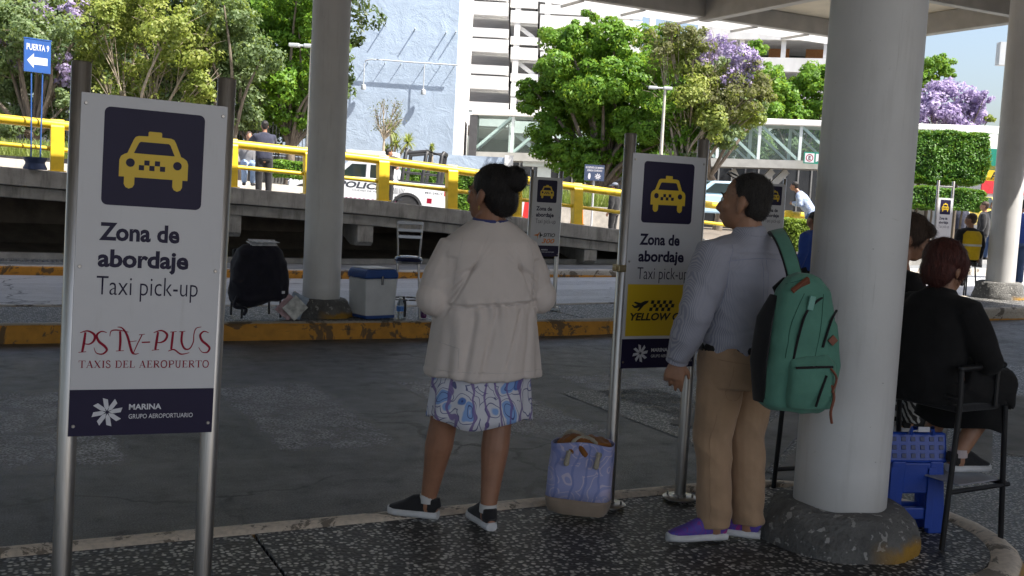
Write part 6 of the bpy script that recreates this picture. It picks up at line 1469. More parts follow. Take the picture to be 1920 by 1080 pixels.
MB().box(-0.016, 0.016, -0.003, 0.003, -0.016, 0.016, M=Matrix.Translation((0.115, -0.098, 0.31)) @ Matrix.Rotation(rad(45), 4, 'Y')).build('leather_patch', M_TAN, bp)
MB().box(-0.014, 0.014, -0.004, 0.004, -0.03, 0.03, M=Matrix.Translation((0.006, -0.094, 0.462)) @ Matrix.Rotation(rad(10), 4, 'Y')).build('zip_pull', pm('mint enamel', (0.16, 0.4, 0.33), 0.4), bp, bevel=0.003)
zl = MB().tube(catmull([(0.1, -0.14, 0.13), (0.11, -0.15, 0.08), (0.1, -0.15, 0.02), (0.115, -0.14, -0.03)], 4), 0.006, 7).build('leather_cord', M_TAN, bp, smooth=True)
MB().tube(catmull([(0.09, -0.14, 0.2), (0.115, -0.15, 0.16), (0.1, -0.15, 0.1)], 4), 0.005, 7).build('leather_cord', M_TAN, bp, smooth=True)
MB().tube([(-0.14, 0.02, 0.03), (-0.15, 0.03, 0.2), (-0.135, 0.03, 0.38), (-0.1, 0.03, 0.48)], [(0.012, 0.05), (0.02, 0.07), (0.02, 0.065), (0.012, 0.03)], 12).build('back_padding', M_WEB, bp, smooth=True)
# shoulder strap: from the bag top over the man's right shoulder
inv = (Matrix.Translation(bp.location) @ Matrix.Rotation(bp.rotation_euler.z, 4, 'Z')).inverted()
sp = [inv @ atd(x, y, d) for x, y, d in ((1492, 535, 4.56), (1490, 515, 4.585), (1482, 485, 4.62), (1472, 458, 4.68), (1462, 440, 4.745), (1455, 432, 4.84), (1452, 440, 4.94))]
for nm, w_, mt, dd in (('strap', 0.031, M_TEAL, 0.0), ('strap_edge', 0.037, M_WEB, 0.004)):
    P = catmull([tuple(p + Vector((0, dd, -dd*0.3))) for p in sp], 5)
    MB().tube(P, [(w_, 0.0055)]*len(P), 10, ref=Vector((1, 0, 0.25)), ex=4).build(nm, mt, bp, smooth=True)
MB().tube([inv @ atd(1470, 525, 4.56), inv @ atd(1455, 540, 4.60), inv @ atd(1462, 560, 4.6)], [0.012, 0.017, 0.012], 10, round_end=True).build('haul_loop', M_WEB, bp, smooth=True)
P = [inv @ atd(1447, 655, 4.55), inv @ atd(1437, 690, 4.58), inv @ atd(1425, 730, 4.6), inv @ atd(1420, 748, 4.6)]
MB().tube(P, [(0.004, 0.012)]*4, 8).build('loose_strap', M_WEB, bp)

M_SEAMB = cloth('dark green thread', (0.03, 0.1, 0.07))
seam(bag, [[(-0.14, 0.05), (-0.15, 0.2), (-0.135, 0.4), (-0.09, 0.52), (0.0, 0.56)], [(-0.09, 0.23), (-0.07, 0.38), (-0.02, 0.5)], [(0.04, 0.24), (0.06, 0.38), (0.07, 0.5)]], 0.0018, M_SEAMB, 'bag_seam')
# ================================================================ tote bag
M_TOTE = paisley('lilac paisley canvas', (0.31, 0.33, 0.57), [(0.36, 0.37, 0.6), (0.47, 0.43, 0.62), (0.56, 0.5, 0.62), (0.2, 0.24, 0.5)], 8.5)
M_JUTE = cloth('beige jute', (0.26, 0.2, 0.15), 0.12, 260, 0.9, 0.5); M_ROPE = cloth('cotton rope', (0.36, 0.32, 0.25), 0.12, 120, 0.9, 0.8)
tc_ = onz(1082, 962, 0.0); tb = thing('tote_bag', 'lilac paisley tote bag standing beside the sign post', 'bag', (tc_.x, tc_.y, 0.0), VROT + rad(-16))
def tote_ring(z, a, b, n=60):
    return [(a*math.copysign(abs(math.cos(t))**0.5, math.cos(t)), b*math.copysign(abs(math.sin(t))**0.55, math.sin(t)), z) for t in [2*math.pi*i/n for i in range(n)]]
def tote_wall(name, zs, mat):
    V = []; n = 60
    for z, a, b in zs:
        for (x, y, zz) in tote_ring(z, a, b, n):
            k_ = 0.012*noise.noise(Vector((x*9, y*9, z*7+2))) + 0.006*noise.noise(Vector((x*22, y*20, z*18)))
            r_ = math.hypot(x, y); V.append((x*(1+k_/r_) + 0.02*z, y*(1+k_/r_), zz + (0.012*math.sin(x*16+1) if z > 0.32 else 0)))
    F = [(i*n+j, i*n+(j+1) % n, (i+1)*n+(j+1) % n, (i+1)*n+j) for i in range(len(zs)-1) for j in range(n)]
    if zs[0][0] < 0.03: F.append(tuple(range(n-1, -1, -1)))
    o = MB().add(V, F).build(name, mat, tb, smooth=True, ang=60); m_ = o.modifiers.new('thick', 'SOLIDIFY'); m_.thickness = 0.005; m_.offset = 0; return o
tote_wall('jute_base', [(0.012, 0.14, 0.075), (0.03, 0.148, 0.082), (0.07, 0.152, 0.083), (0.086, 0.153, 0.082)], M_JUTE)
tote_wall('bag_body', [(0.0865, 0.1535, 0.0815), (0.15, 0.155, 0.078), (0.22, 0.154, 0.072), (0.29, 0.15, 0.066), (0.34, 0.15, 0.082), (0.36, 0.152, 0.088)], M_TOTE)
q = MB(); q.ell((0.02, 0, 0.335), (0.13, 0.075, 0.045), 20, 12); skinned('scarf_inside', q, cloth('rust brown scarf', (0.23, 0.09, 0.022), 0.35, 200), tb, 0.008, 1, folds(14, 14, 14, 0.016, 1.0))
for y, dx in ((-0.072, 0.03), (0.06, -0.04)):
    P = catmull([(-0.07+dx, y, 0.315), (-0.055+dx, y*0.9, 0.365), (-0.02+dx, y*0.5, 0.385+0.01*(y > 0)), (0.03+dx, y*0.6, 0.382), (0.065+dx, y*0.9, 0.355), (0.075+dx, y, 0.31)], 6)
    rp = MB().tube(P, [0.0095+0.0016*math.sin(i*2.1) for i in range(len(P))], 8).build('rope_handle', M_ROPE, tb, smooth=True)
    for ex_ in (-0.07+dx, 0.075+dx):
        MB().tube([(ex_, y*1.08, 0.315), (ex_-0.004, y*1.2, 0.29), (ex_-0.008, y*1.22, 0.262)], [0.009, 0.012, 0.014], 9, round_end=True).build('rope_knot', M_ROPE, tb, smooth=True)
        MB().lathe([(0.012, -0.002), (0.016, -0.002), (0.016, 0.002), (0.012, 0.002)], (ex_, y*1.06, 0.318), 14, M=Matrix.Rotation(rad(90), 3, 'X')).build('eyelet', M_STEEL, tb)

# ================================================================ tall folding chairs and the seated women
M_BLKM = pm('black chair tube', (0.022, 0.022, 0.024), 0.35, 0.4, 0.2, 12)
def tall_chair(label, loc, rz, W_=0.44, D_=0.42, seat=0.66, board=False):
    t = thing('tall_chair', label, 'chair', loc, rz, 'tall black folding chairs'); r = 0.0135
    for sy in (-1, 1):
        y = sy*W_/2
        MB().tube([(-D_/2-0.03, y, 0), (-D_/2+0.01, y, seat), (-D_/2, y, seat+0.2)], r, 10).build('leg', M_BLKM, t, smooth=True)
        MB().tube([(D_/2+0.04, y, 0), (D_/2-0.02, y, seat)], r, 10).build('leg', M_BLKM, t, smooth=True)
        MB().tube([(-D_/2-0.02, y, 0.27), (D_/2+0.06, y, 0.27)], r*0.9, 8).build('side_rail', M_BLKM, t, smooth=True)
        MB().tube([(-D_/2, y, seat+0.19), (D_/2-0.1, y, seat+0.2), (D_/2-0.06, y, seat+0.2)], 0.016, 10, round_end=True).build('armrest', M_BLKM, t, smooth=True)
        MB().tube([(D_/2-0.1, y, seat), (D_/2-0.1, y, seat+0.19)], r*0.8, 8).build('arm_post', M_BLKM, t, smooth=True)
    MB().tube([(D_/2+0.05, -W_/2, 0.27), (D_/2+0.05, W_/2, 0.27)], r, 8).build('foot_bar', M_BLKM, t, smooth=True)
    MB().box(-D_/2+0.01, D_/2-0.01, -W_/2+0.015, W_/2-0.015, seat-0.02, seat+0.015).build('seat', cloth('black canvas', (0.016, 0.016, 0.018)), t, bevel=0.012)
    MB().tube([(-D_/2, -W_/2, seat+0.05), (-D_/2, W_/2, seat+0.05)], r*0.8, 8).build('back_bar', M_BLKM, t, smooth=True)
    if board: MB().box(-0.1, D_/2+0.03, -W_/2+0.02, W_/2-0.03, 0.286, 0.294).build('foot_plate', pm('pale foot plate', (0.3, 0.3, 0.34), 0.5, 0, 0.15, 9), t, bevel=0.003)
    return t
CH = (4.235, 3.62); tall_chair('tall black chair with a foot plate under the woman in black', (CH[0], CH[1], -0.01), rad(4), D_=0.37, board=True)
M_BLACKC = cloth('black crepe', (0.011, 0.0105, 0.011), 0.2, 350, 0.9, 0.3, 0.05)
tA = [(0, 0.0, 0.665, 0.215, 0.17), (0, -0.01, 0.78, 0.21, 0.165), (0, -0.01, 0.9, 0.2, 0.15), (0, 0.0, 1.0, 0.205, 0.145), (0, 0.01, 1.08, 0.2, 0.125), (0, 0.02, 1.135, 0.16, 0.1), (0, 0.03, 1.17, 0.09, 0.075), (0, 0.035, 1.19, 0.07, 0.065)]
A_ = dict(vox=0.0085, skin=SK2, head=(0.0, 0.06, 1.285), turn=(-6, -14, 0), neck=(0, 0.035, 1.175), torso=[(x, y, z, a*0.8, b*0.8) for x, y, z, a, b in tA[1:]],
    armL=[(-0.19, 0.02, 1.09), (-0.27, 0.1, 0.87), (-0.1, 0.28, 0.8)], armR=[(0.19, 0.02, 1.09), (0.285, 0.1, 0.87), (0.1, 0.28, 0.8)],
    legL=[(-0.1, 0.02, 0.74), (-0.12, 0.33, 0.71), (-0.07, 0.11, 0.385)], legR=[(0.1, 0.02, 0.74), (0.13, 0.34, 0.71), (0.085, 0.15, 0.385)], toeL=(-0.05, 1), toeR=(0.25, 1), legr=(0.1, 0.066, 0.06, 0.038), foot=0.24,
    hair=(HRED, [((0, -0.035, 0.05), (0.102, 0.108, 0.094)), ((0, -0.06, -0.02), (0.092, 0.072, 0.09)), ((0.05, 0.02, 0.02), (0.045, 0.05, 0.07)), ((-0.05, 0.02, 0.02), (0.045, 0.05, 0.07))], 1.08),
    top=dict(name='jacket', mat=M_BLACKC, torso=tA, sleeve=(0.082, 0.072, 0.055), wr=folds(7, 7, 5, 0.006, 3.0)),
    pants=dict(name='culottes', mat=M_BLACKC, hips=[(0, 0.02, 0.655, 0.2, 0.17), (0, 0.02, 0.76, 0.2, 0.17)], r=(0.12, 0.11, 0.1, 0.08), length=0.4, wr=folds(8, 8, 6, 0.007, 6.0)))
for kk_ in ('armL', 'armR'): A_[kk_] = [(p_[0]*0.84, p_[1], p_[2]) for p_ in A_[kk_]]
A_['top']['torso'] = [(x, y, z, a*0.86, b*0.9) for x, y, z, a, b in tA]; A_['top']['sleeve'] = (0.072, 0.062, 0.05); A_['torso'] = [(x, y, z, a*0.84, b*0.9) for x, y, z, a, b in A_['torso']]
wA = figure('seated woman in black with short reddish hair, back turned', (CH[0]-0.095, CH[1]+0.01, 0.0), rad(4-90), A_)
# loose hem of the culottes falling below the knees
q = MB(); V = []; n = 40
for z, ky in ((0.76, 0.24), (0.66, 0.26), (0.58, 0.25), (0.52, 0.235)):
    for j in range(n):
        t = 2*math.pi*j/n; w = 1+0.05*math.sin(t*7)*(0.75-z)*4; V.append((0.225*math.cos(t)*w, ky + 0.13*math.sin(t)*w, z - 0.015*math.sin(t*3)))
hm_ = q.add(V, [(i*n+j, i*n+(j+1) % n, (i+1)*n+(j+1) % n, (i+1)*n+j) for i in range(3) for j in range(n)]).build('culottes_hem', M_BLACKC, wA, smooth=True, ang=80); hm_.modifiers.new('thick', 'SOLIDIFY').thickness = 0.004
for c in (A_['legL'][2], A_['legR'][2]): MB().tube([(c[0], c[1], c[2]-0.01), (c[0], c[1], c[2]+0.028)], 0.043, 14).build('sock', cloth('pale pink sock', (0.5, 0.42, 0.42)), wA, smooth=True)
# second chair and woman behind the thick column
hb = atd(1712, 452, 5.75); CB = (hb.x-0.33, hb.y+0.1)
tall_chair('tall black chair mostly hidden behind the thick column', (CB[0], CB[1], ZR+0.02), rad(-6), seat=0.9)
def zebra():
    m, nt, b = base_mat('zebra print'); L = nt.links; s = coords(nt)
    wv = nd(nt, 'ShaderNodeTexWave', i_Scale=13.0, i_Distortion=7.0, i_Detail=2.0, bands_direction='DIAGONAL'); L.new(s, wv.inputs['Vector'])
    L.new(mixc(nt, thresh(nt, wv.outputs['Fac'], 0.55, 0.6), (0.02, 0.02, 0.02), (0.45, 0.45, 0.44)), b.inputs['Base Color']); b.inputs['Roughness'].default_value = 0.8; return m
tB = [(x, y+max(0, z-0.66)*0.42, z, a*0.92, b*0.92) for x, y, z, a, b in tA]
B_ = dict(vox=0.0085, skin=SK2, head=(0.0, 0.36, 1.335), turn=(-35, -22, 0), neck=(0, 0.28, 1.215), torso=[(x, y, z, a*0.8, b*0.8) for x, y, z, a, b in tB[1:]],
    armL=[(-0.18, 0.2, 1.1), (-0.24, 0.3, 0.9), (-0.1, 0.42, 0.84)], armR=[(0.18, 0.2, 1.1), (0.24, 0.3, 0.9), (0.1, 0.42, 0.84)],
    legL=[(-0.1, 0.05, 0.72), (-0.1, 0.4, 0.72), (-0.09, 0.36, 0.36)], legR=[(0.1, 0.05, 0.72), (0.11, 0.4, 0.72), (0.09, 0.36, 0.36)], toeL=(0, 1), toeR=(0.1, 1), legr=(0.09, 0.06, 0.056, 0.036), foot=0.24,
    hair=(HBRN, [((0, 0.04, 0.075), (0.07, 0.06, 0.045)), ((0.05, 0.0, 0.02), (0.04, 0.055, 0.06)), ((-0.05, 0.0, 0.02), (0.04, 0.055, 0.06))], 1.14),
    top=dict(name='top', mat=M_BLACKC, torso=tB, sleeve=(0.076, 0.066, 0.05), wr=folds(7, 7, 5, 0.005, 4.0)),
    pants=dict(mat=zebra(), hips=[(0, 0.02, 0.665, 0.18, 0.15), (0, 0.02, 0.76, 0.18, 0.15)], r=(0.1, 0.078, 0.066, 0.06)))
figure('brown haired woman leaning from behind the thick column', (CB[0]+0.03, CB[1], ZR+0.27), rad(-6-90), B_)

# ================================================================ blue folding step stool
M_BLUEP = pm('blue plastic', (0.012, 0.055, 0.34), 0.38, 0, 0.1, 8, 0.1, 60); M_BLUEP2 = pm('navy plastic', (0.01, 0.025, 0.12), 0.4, 0, 0.1, 8)
sb = onz(1700, 995, -0.01); st = thing('step_stool', 'blue plastic folding step stool leaning behind the thick column', 'stool', (sb.x+0.01, sb.y+0.02, -0.012), rad(-16))
for y0, lean in ((-0.05, 0.06), (0.045, -0.015)):
    q = MB()
    for x0, x1 in ((-0.15, -0.07), (0.07, 0.15)): q.prism([(x0*1.15, 0), (x1*1.15, 0), (x1*0.9, 0.36), (x0*0.9, 0.36)], -0.02, 0.02)
    q.box(-0.075, 0.075, -0.016, 0.016, 0.2, 0.352); q.box(-0.085, 0.085, -0.014, 0.014, 0.07, 0.13)
    q.build('leg_frame', M_BLUEP, st, bevel=0.008, loc=(0, y0, 0))
for k in range(5): MB().box(-0.145+0.05*k, -0.105+0.05*k, -0.075, -0.0705, 0.03, 0.33).build('rib', M_BLUEP, st, bevel=0.003) if k in (0, 4) else None
tp = MB().box(-0.16, 0.16, -0.03, 0.03, 0.0, 0.15, M=Matrix.Rotation(rad(-12), 4, 'X')).build('step_top', M_BLUEP, st, bevel=0.014, loc=(0, -0.035, 0.345))
for i in range(6):
    for j in range(3): MB().box(-0.137+0.05*i, -0.113+0.05*i, -0.033, -0.0302, 0.024+0.04*j, 0.046+0.04*j, M=Matrix.Rotation(rad(-12), 4, 'X')).build('grip_dot', M_BLUEP2, tp, bevel=0.006)
MB().tube([(-0.06, -0.07, 0.492), (-0.055, -0.075, 0.525), (0.055, -0.075, 0.525), (0.06, -0.07, 0.492)], 0.012, 10).build('carry_handle', M_BLUEP, st, smooth=True)
MB().box(-0.03, 0.03, -0.09, -0.084, 0.51, 0.535).build('handle_label', M_WHITEP, st)
# ================================================================ things on the middle pavement
def gpt(x, y): return onz(x, y, 0.0)
M_CHROME = pm('chromed tube', (0.36, 0.36, 0.37), 0.2, 1.0, 0.05, 5)
p = gpt(768, 596); bs = thing('bar_stool', 'chrome bar stool with slatted back and navy round seat', 'stool', (p.x, p.y+0.12, 0.0), rad(-22))
for a in (35, 145, 215, 325):
    c, s_ = math.cos(rad(a)), math.sin(rad(a)); MB().tube([(0.2*c, 0.2*s_, 0), (0.15*c, 0.15*s_, 0.66)], 0.0125, 10).build('leg', M_CHROME, bs, smooth=True)
MB().tube([(0.185*math.cos(t), 0.185*math.sin(t), 0.22) for t in [2*math.pi*i/28 for i in range(29)]], 0.01, 8).build('foot_ring', M_CHROME, bs, smooth=True)
MB().lathe([(0.02, 0.655), (0.165, 0.655), (0.168, 0.68), (0.02, 0.68)], n=30).build('seat_rim', M_CHROME, bs, smooth=True)
MB().lathe([(0.02, 0.681), (0.165, 0.681), (0.175, 0.7), (0.165, 0.725), (0.12, 0.742), (0.02, 0.748)], n=30).build('seat', pm('navy vinyl', (0.014, 0.018, 0.06), 0.25, 0, 0.1, 6), bs, smooth=True)
for sx in (-1, 1): MB().tube([(sx*0.13, 0.1, 0.66), (sx*0.135, 0.14, 0.8), (sx*0.155, 0.19, 1.15)], 0.0115, 10).build('back_post', M_CHROME, bs, smooth=True)
for z, w in ((0.965, 0.146), (1.045, 0.15), (1.135, 0.156)): MB().box(-w, w, -0.008, 0.008, -0.02, 0.02, M=Matrix.Translation((0, 0.135+0.115*(z-0.78), z)) @ Matrix.Rotation(rad(-8), 4, 'X')).build('back_slat', M_CHROME, bs, bevel=0.004)

p = gpt(706, 597); ck = thing('cool_box', 'white cool box with blue lid beside the middle column', 'cooler', (p.x, p.y+0.18, 0.0), rad(14))
M_CWHITE = pm('scuffed white plastic', (0.62, 0.63, 0.64), 0.5, 0, 0.08, 5, 0.1, 30); M_CBLUE = pm('cobalt plastic', (0.02, 0.07, 0.26), 0.35, 0, 0.1, 6)
MB().prism([(-0.205, 0.03), (0.205, 0.03), (0.225, 0.47), (-0.225, 0.47)], -0.19, 0.19).build('body', M_CWHITE, ck, bevel=0.018)
MB().box(-0.2, 0.2, -0.185, 0.185, 0.0, 0.035).build('foot', M_CBLUE, ck)
ld = MB().prism([(-0.235, 0.472), (0.235, 0.472), (0.238, 0.53), (0.2, 0.585), (-0.2, 0.585), (-0.238, 0.53)], -0.2, 0.2).build('lid', M_CBLUE, ck, bevel=0.02)
MB().prism([(-0.19, 0.587), (0.19, 0.587), (0.18, 0.597), (-0.18, 0.597)], -0.17, 0.17).build('lid_panel', M_CWHITE, ld, bevel=0.006)
MB().box(-0.015, 0.015, -0.215, -0.193, 0.4, 0.505).build('latch', M_CHROME, ck, bevel=0.004)

def plastic(name, tint, rough=0.08):
    m, nt, b = base_mat(name); b.inputs['Base Color'].default_value = c4(tint); b.inputs['Roughness'].default_value = rough; b.inputs['Transmission Weight'].default_value = 0.85; b.inputs['IOR'].default_value = 1.33; return m
M_PET = plastic('clear bottle plastic', (0.8, 0.88, 0.92))
def bottle(label, loc, h, r, mat, cap, lean=None, band=None):
    t = thing('bottle', label, 'bottle', loc); 
    if lean: t.rotation_euler = lean
    MB().lathe([(0.004, 0), (r*0.9, 0), (r, 0.02), (r, h*0.2), (r*0.93, h*0.24), (r, h*0.28), (r, h*0.62), (r*0.92, h*0.72), (r*0.42, h*0.88), (r*0.38, h*0.94), (0.004, h*0.94)], n=22).build('flask', mat, t, smooth=True)
    MB().lathe([(0.004, h*0.935), (r*0.45, h*0.935), (r*0.45, h), (0.004, h)], n=16).build('cap', cap, t, smooth=True)
    if band: MB().lathe([(r*1.01, h*0.36), (r*1.02, h*0.37), (r*1.02, h*0.58), (r*1.01, h*0.59)], n=22).build('label_band', band, t, smooth=True)
    return t
M_LBL = pm('blue bottle label', (0.05, 0.16, 0.45), 0.4, 0, 0.5, 30); M_CAPW = pm('white cap', (0.7, 0.7, 0.7), 0.4); M_DKB = pm('black flask', (0.015, 0.015, 0.017), 0.3); M_PURB = pm('purple flask', (0.09, 0.015, 0.09), 0.3)
p = gpt(676, 592); bottle('water bottle leaning on the white cool box', (p.x-0.0, p.y+0.02, 0.02), 0.33, 0.045, M_PET, M_CAPW, (0, rad(-24), 0), M_LBL)
p = gpt(753, 599); bottle('clear water bottle standing right of the white cool box', (p.x+0.0, p.y+0.06, 0), 0.26, 0.044, M_PET, M_CAPW, None, M_LBL)
p = gpt(765, 597); bottle('black flask under the chrome bar stool', (p.x, p.y+0.16, 0), 0.25, 0.034, M_DKB, M_DKB)
p = gpt(797, 597); bottle('purple flask beside the chrome stool leg', (p.x, p.y+0.05, 0), 0.24, 0.036, M_PURB, M_DKB)

# low chair carrying a dark backpack, with newspapers beside it
p = gpt(487, 597); lc = thing('low_chair', 'low black framed chair under the dark backpack', 'chair', (p.x, p.y+0.2, 0.0), rad(8))
for x in (-0.22, 0.22):
    for y in (-0.17, 0.17): MB().tube([(x*1.05, y, 0), (x, y, 0.34)], 0.0135, 8).build('leg', M_BLKM, lc, smooth=True)
MB().box(-0.24, 0.24, -0.2, 0.2, 0.33, 0.36).build('seat', M_BLKM, lc, bevel=0.01)
for x in (-0.2, 0.2): MB().tube([(x, 0.19, 0.34), (x, 0.24, 0.75)], 0.0135, 8).build('back_post', M_BLKM, lc, smooth=True)
MB().box(-0.2, 0.2, 0.225, 0.245, 0.55, 0.76).build('backrest', M_BLKM, lc, bevel=0.008)
M_DKN = cloth('blue black nylon', (0.012, 0.011, 0.02), 0.25, 300, 0.75, 0.35)
bg2 = thing('backpack', 'bulky blue black backpack resting on the low chair', 'backpack', (p.x, p.y+0.1, 0.17), rad(8)); q = MB()
q.tube([(0.01, 0, 0.0), (0.0, 0, 0.05), (0, 0, 0.25), (0.0, 0.01, 0.45), (0.01, 0.02, 0.58), (0.01, 0.03, 0.645)], [(0.25, 0.13), (0.32, 0.19), (0.33, 0.2), (0.3, 0.18), (0.25, 0.14), (0.19, 0.08)], 30, ex=3); skinned('bag_body', q, M_DKN, bg2, 0.014, 2, folds(6, 6, 5, 0.018, 1.0))
MB().tube(catmull([(-0.28, -0.1, 0.1), (-0.33, -0.14, -0.02), (-0.2, -0.15, -0.05), (-0.22, -0.13, -0.12)], 5), [(0.018, 0.03)]*16, 8).build('hanging_strap', M_DKN, bg2, smooth=True)
MB().box(0.2, 0.235, -0.2, -0.196, 0.12, 0.15).build('reflective_tag', M_WHITEP, bg2)
M_PAPER = pm('newsprint', (0.66, 0.66, 0.68), 0.8, 0, 0.3, 22)
MB().tube([(-0.2, -0.02, 0.6), (0.0, 0.0, 0.63), (0.2, 0.02, 0.6)], [0.02, 0.03, 0.02], 8).build('haul_loop', M_DKN, bg2, smooth=True)
np_ = thing('newspapers', 'folded newspapers lying on top of the dark backpack', 'newspaper', (p.x+0.02, p.y+0.1, 0.83), rad(5))
for i, (a, tx) in enumerate(((4, 10), (-9, 16), (14, 6))): MB().box(-0.15, 0.15, -0.1, 0.1, 0.0, 0.004, M=Matrix.Rotation(rad(a), 4, 'Z') @ Matrix.Rotation(rad(tx), 4, 'X')).build('sheet', M_PAPER, np_, loc=(0.01*i, 0, 0.012+0.014*i))
p = gpt(545, 600); n2 = thing('newspapers', 'newspapers and magazines propped against the middle column base', 'newspaper', (p.x, p.y+0.16, 0.0), rad(-20))
for i, (dx, tz, col_) in enumerate(((0.0, 38, (0.5, 0.45, 0.45)), (0.05, 28, (0.3, 0.36, 0.45)), (-0.06, 46, (0.45, 0.3, 0.32)), (0.02, 50, (0.5, 0.5, 0.48)))):
    MB().box(-0.1, 0.1, -0.006, 0.006, 0.0, 0.31-0.03*i, M=Matrix.Translation((dx, -0.03*i, 0.01+0.015*i)) @ Matrix.Rotation(rad(tz-6), 4, 'Y') @ Matrix.Rotation(rad(-22), 4, 'X')).build('sheet', pm('magazine print %d' % i, col_, 0.6, 0, 0.45, 14), n2)

# ================================================================ police pickup on the upper road
M_CARW = pm('white car paint', (0.72, 0.73, 0.74), 0.22, 0, 0.03, 1, coat=0.5); M_TYRE = pm('tyre rubber', (0.022, 0.022, 0.023), 0.75, 0, 0.2, 20); M_RIM = pm('steel rim', (0.5, 0.5, 0.5), 0.35, 0.8, 0.1, 8)
M_WIN = pm('dark car glass', (0.02, 0.03, 0.03), 0.06, 0, 0.1, 2, spec=0.8); M_RED = pm('red lamp lens', (0.55, 0.01, 0.02), 0.2); M_DKP = pm('dark trim', (0.03, 0.03, 0.032), 0.5)
def wheel(parent, x, y, z, r=0.38, w=0.24):
    M_ = Matrix.Rotation(rad(90), 3, 'X')
    t = MB().lathe([(r*0.6, -w/2), (r*0.92, -w/2), (r, -w*0.32), (r, w*0.32), (r*0.92, w/2), (r*0.6, w/2)], (0, 0, 0), 30, M=M_).build('wheel', M_TYRE, parent, smooth=True, loc=(x, y, z))
    MB().lathe([(0.02, -w*0.36), (r*0.2, -w*0.4), (r*0.26, -w*0.3), (r*0.5, -w*0.34), (r*0.62, -w*0.46), (r*0.63, w*0.3), (0.02, w*0.3)], (0, 0, 0), 24, M=M_).build('rim', M_RIM, t, smooth=True)
    for k in range(6):
        a = rad(60*k); MB().lathe([(0.005, -w*0.37), (r*0.09, -w*0.37), (r*0.09, -w*0.325), (0.005, -w*0.325)], (r*0.4*math.cos(a), 0, r*0.4*math.sin(a)), 10, M=M_).build('rim_hole', M_DKP, t)
def arch(cx, r, z0, n=10): return [(cx + r*math.cos(math.pi*(1-i/n)), z0 + r*math.sin(math.pi*(1-i/n))) for i in range(n+1)]
def pickup():
    u0, _ = onv(548, 380, 35); u1, zr = onv(840, 390, 35); L = u1-u0; uw, zw = onv(767, 389, 35)
    base = uvw((u0+u1)/2, 35, zw-0.40); t = thing('police_pickup', 'white POLICÍA pickup with a dark roll cage behind the railing', 'pickup truck', (base.x, base.y, base.z+0.07), VROT)
    t.rotation_euler = (0, rad(2.2), VROT); h = L/2; ww = 0.92; xr = uw-(u0+u1)/2; xf = xr-3.25
    lo = 0.36
    side = [(-h, 0.5), (-h+0.06, lo)] + [p_ for p_ in arch(xf, 0.45, lo)] + [p_ for p_ in arch(xr, 0.45, lo)] + [(h, lo+0.1), (h, 1.2), (-0.15, 1.22), (-1.1, 1.2), (-h+0.35, 1.12), (-h+0.02, 0.95)]
    MB().prism(side, -ww, ww).build('body', M_CARW, t, bevel=0.035)
    cabp = [(-1.2, 1.2), (-0.62, 1.78), (0.72, 1.82), (0.92, 1.22)]
    cb = MB().prism(cabp, -ww+0.1, ww-0.1).build('cab', M_CARW, t, bevel=0.05)
    for pts in ([(-1.02, 1.16), (-0.58, 1.62), (-0.12, 1.64), (-0.12, 1.16)], [(0.02, 1.16), (0.02, 1.64), (0.66, 1.66), (0.8, 1.16)]): MB().prism(pts, -ww+0.092, -ww+0.099).build('side_window', M_WIN, cb)
    MB().box(-0.1, 0.0, -ww+0.09, -ww+0.098, 1.14, 1.68).build('pillar', M_CARW, cb)
    for x in (xf, xr):
        MB().prism([(x+0.5*math.cos(a), 0.36+0.5*math.sin(a)) for a in [math.pi*i/16 for i in range(17)]] + [(x-0.42*math.cos(a), 0.36+0.42*math.sin(a)) for a in [math.pi*i/16 for i in range(17)]], -ww-0.02, -ww+0.03).build('arch_trim', M_DKP, t)
        for y in (-ww+0.12, ww-0.12): wheel(t, x, y, 0.40)
        MB().box(x-0.4, x+0.4, -ww+0.28, ww-0.28, 0.3, 0.75).build('wheel_well', M_DKP, t)
    MB().box(-0.1+1.05, h-0.04, -ww-0.006, -ww+0.1, 1.2, 1.245).build('bed_rail', M_DKP, t, bevel=0.01)
    # roll cage
    for y in (-ww+0.1, ww-0.1):
        for k, x in enumerate((1.1, 1.75, h-0.3)): MB().tube([(x-0.06, y, 1.22), (x, y, 2.12), (x+0.05, y*0.85, 2.22)], 0.062, 10).build('cage_post', M_DKP, t, smooth=True)
        MB().tube([(1.08, y*0.9, 2.1), (1.75, y*0.9, 2.22), (h-0.28, y*0.9, 2.16)], 0.062, 10).build('cage_rail', M_DKP, t, smooth=True)
        MB().tube([(1.05, y, 1.5), (h-0.3, y, 1.5)], 0.03, 8).build('cage_rail', M_DKP, t, smooth=True)
    for x in (1.1, 1.78, h-0.26): MB().tube([(x, -ww+0.22, 2.22), (x, ww-0.22, 2.22)], 0.06, 10).build('cage_bar', M_DKP, t, smooth=True)
    MB().box(h-0.12, h+0.004, -ww-0.004, -ww+0.15, 0.85, 1.08).build('tail_light', M_RED, t, bevel=0.01)
    MB().box(h-0.02, h+0.14, -ww+0.05, ww-0.05, 0.42, 0.6).build('rear_bumper', M_DKP, t, bevel=0.03); MB().box(-h-0.12, -h+0.04, -ww+0.02, ww-0.02, 0.36, 0.66).build('front_bumper', M_DKP, t, bevel=0.04)
    for z in (0.75, 0.95): MB().tube([(-h-0.12, -ww+0.1, z), (-h-0.14, 0, z), (-h-0.12, ww-0.1, z)], 0.035, 8).build('bull_bar', M_DKP, t, smooth=True)
    for y in (-ww+0.25, ww-0.25): MB().box(-h-0.03, -h+0.1, y-0.16, y+0.16, 0.78, 0.92).build('headlight', M_WHITEP, t, bevel=0.02)
    yy = -ww-0.003; M_TXT = pm('slate lettering', (0.04, 0.045, 0.06), 0.5)
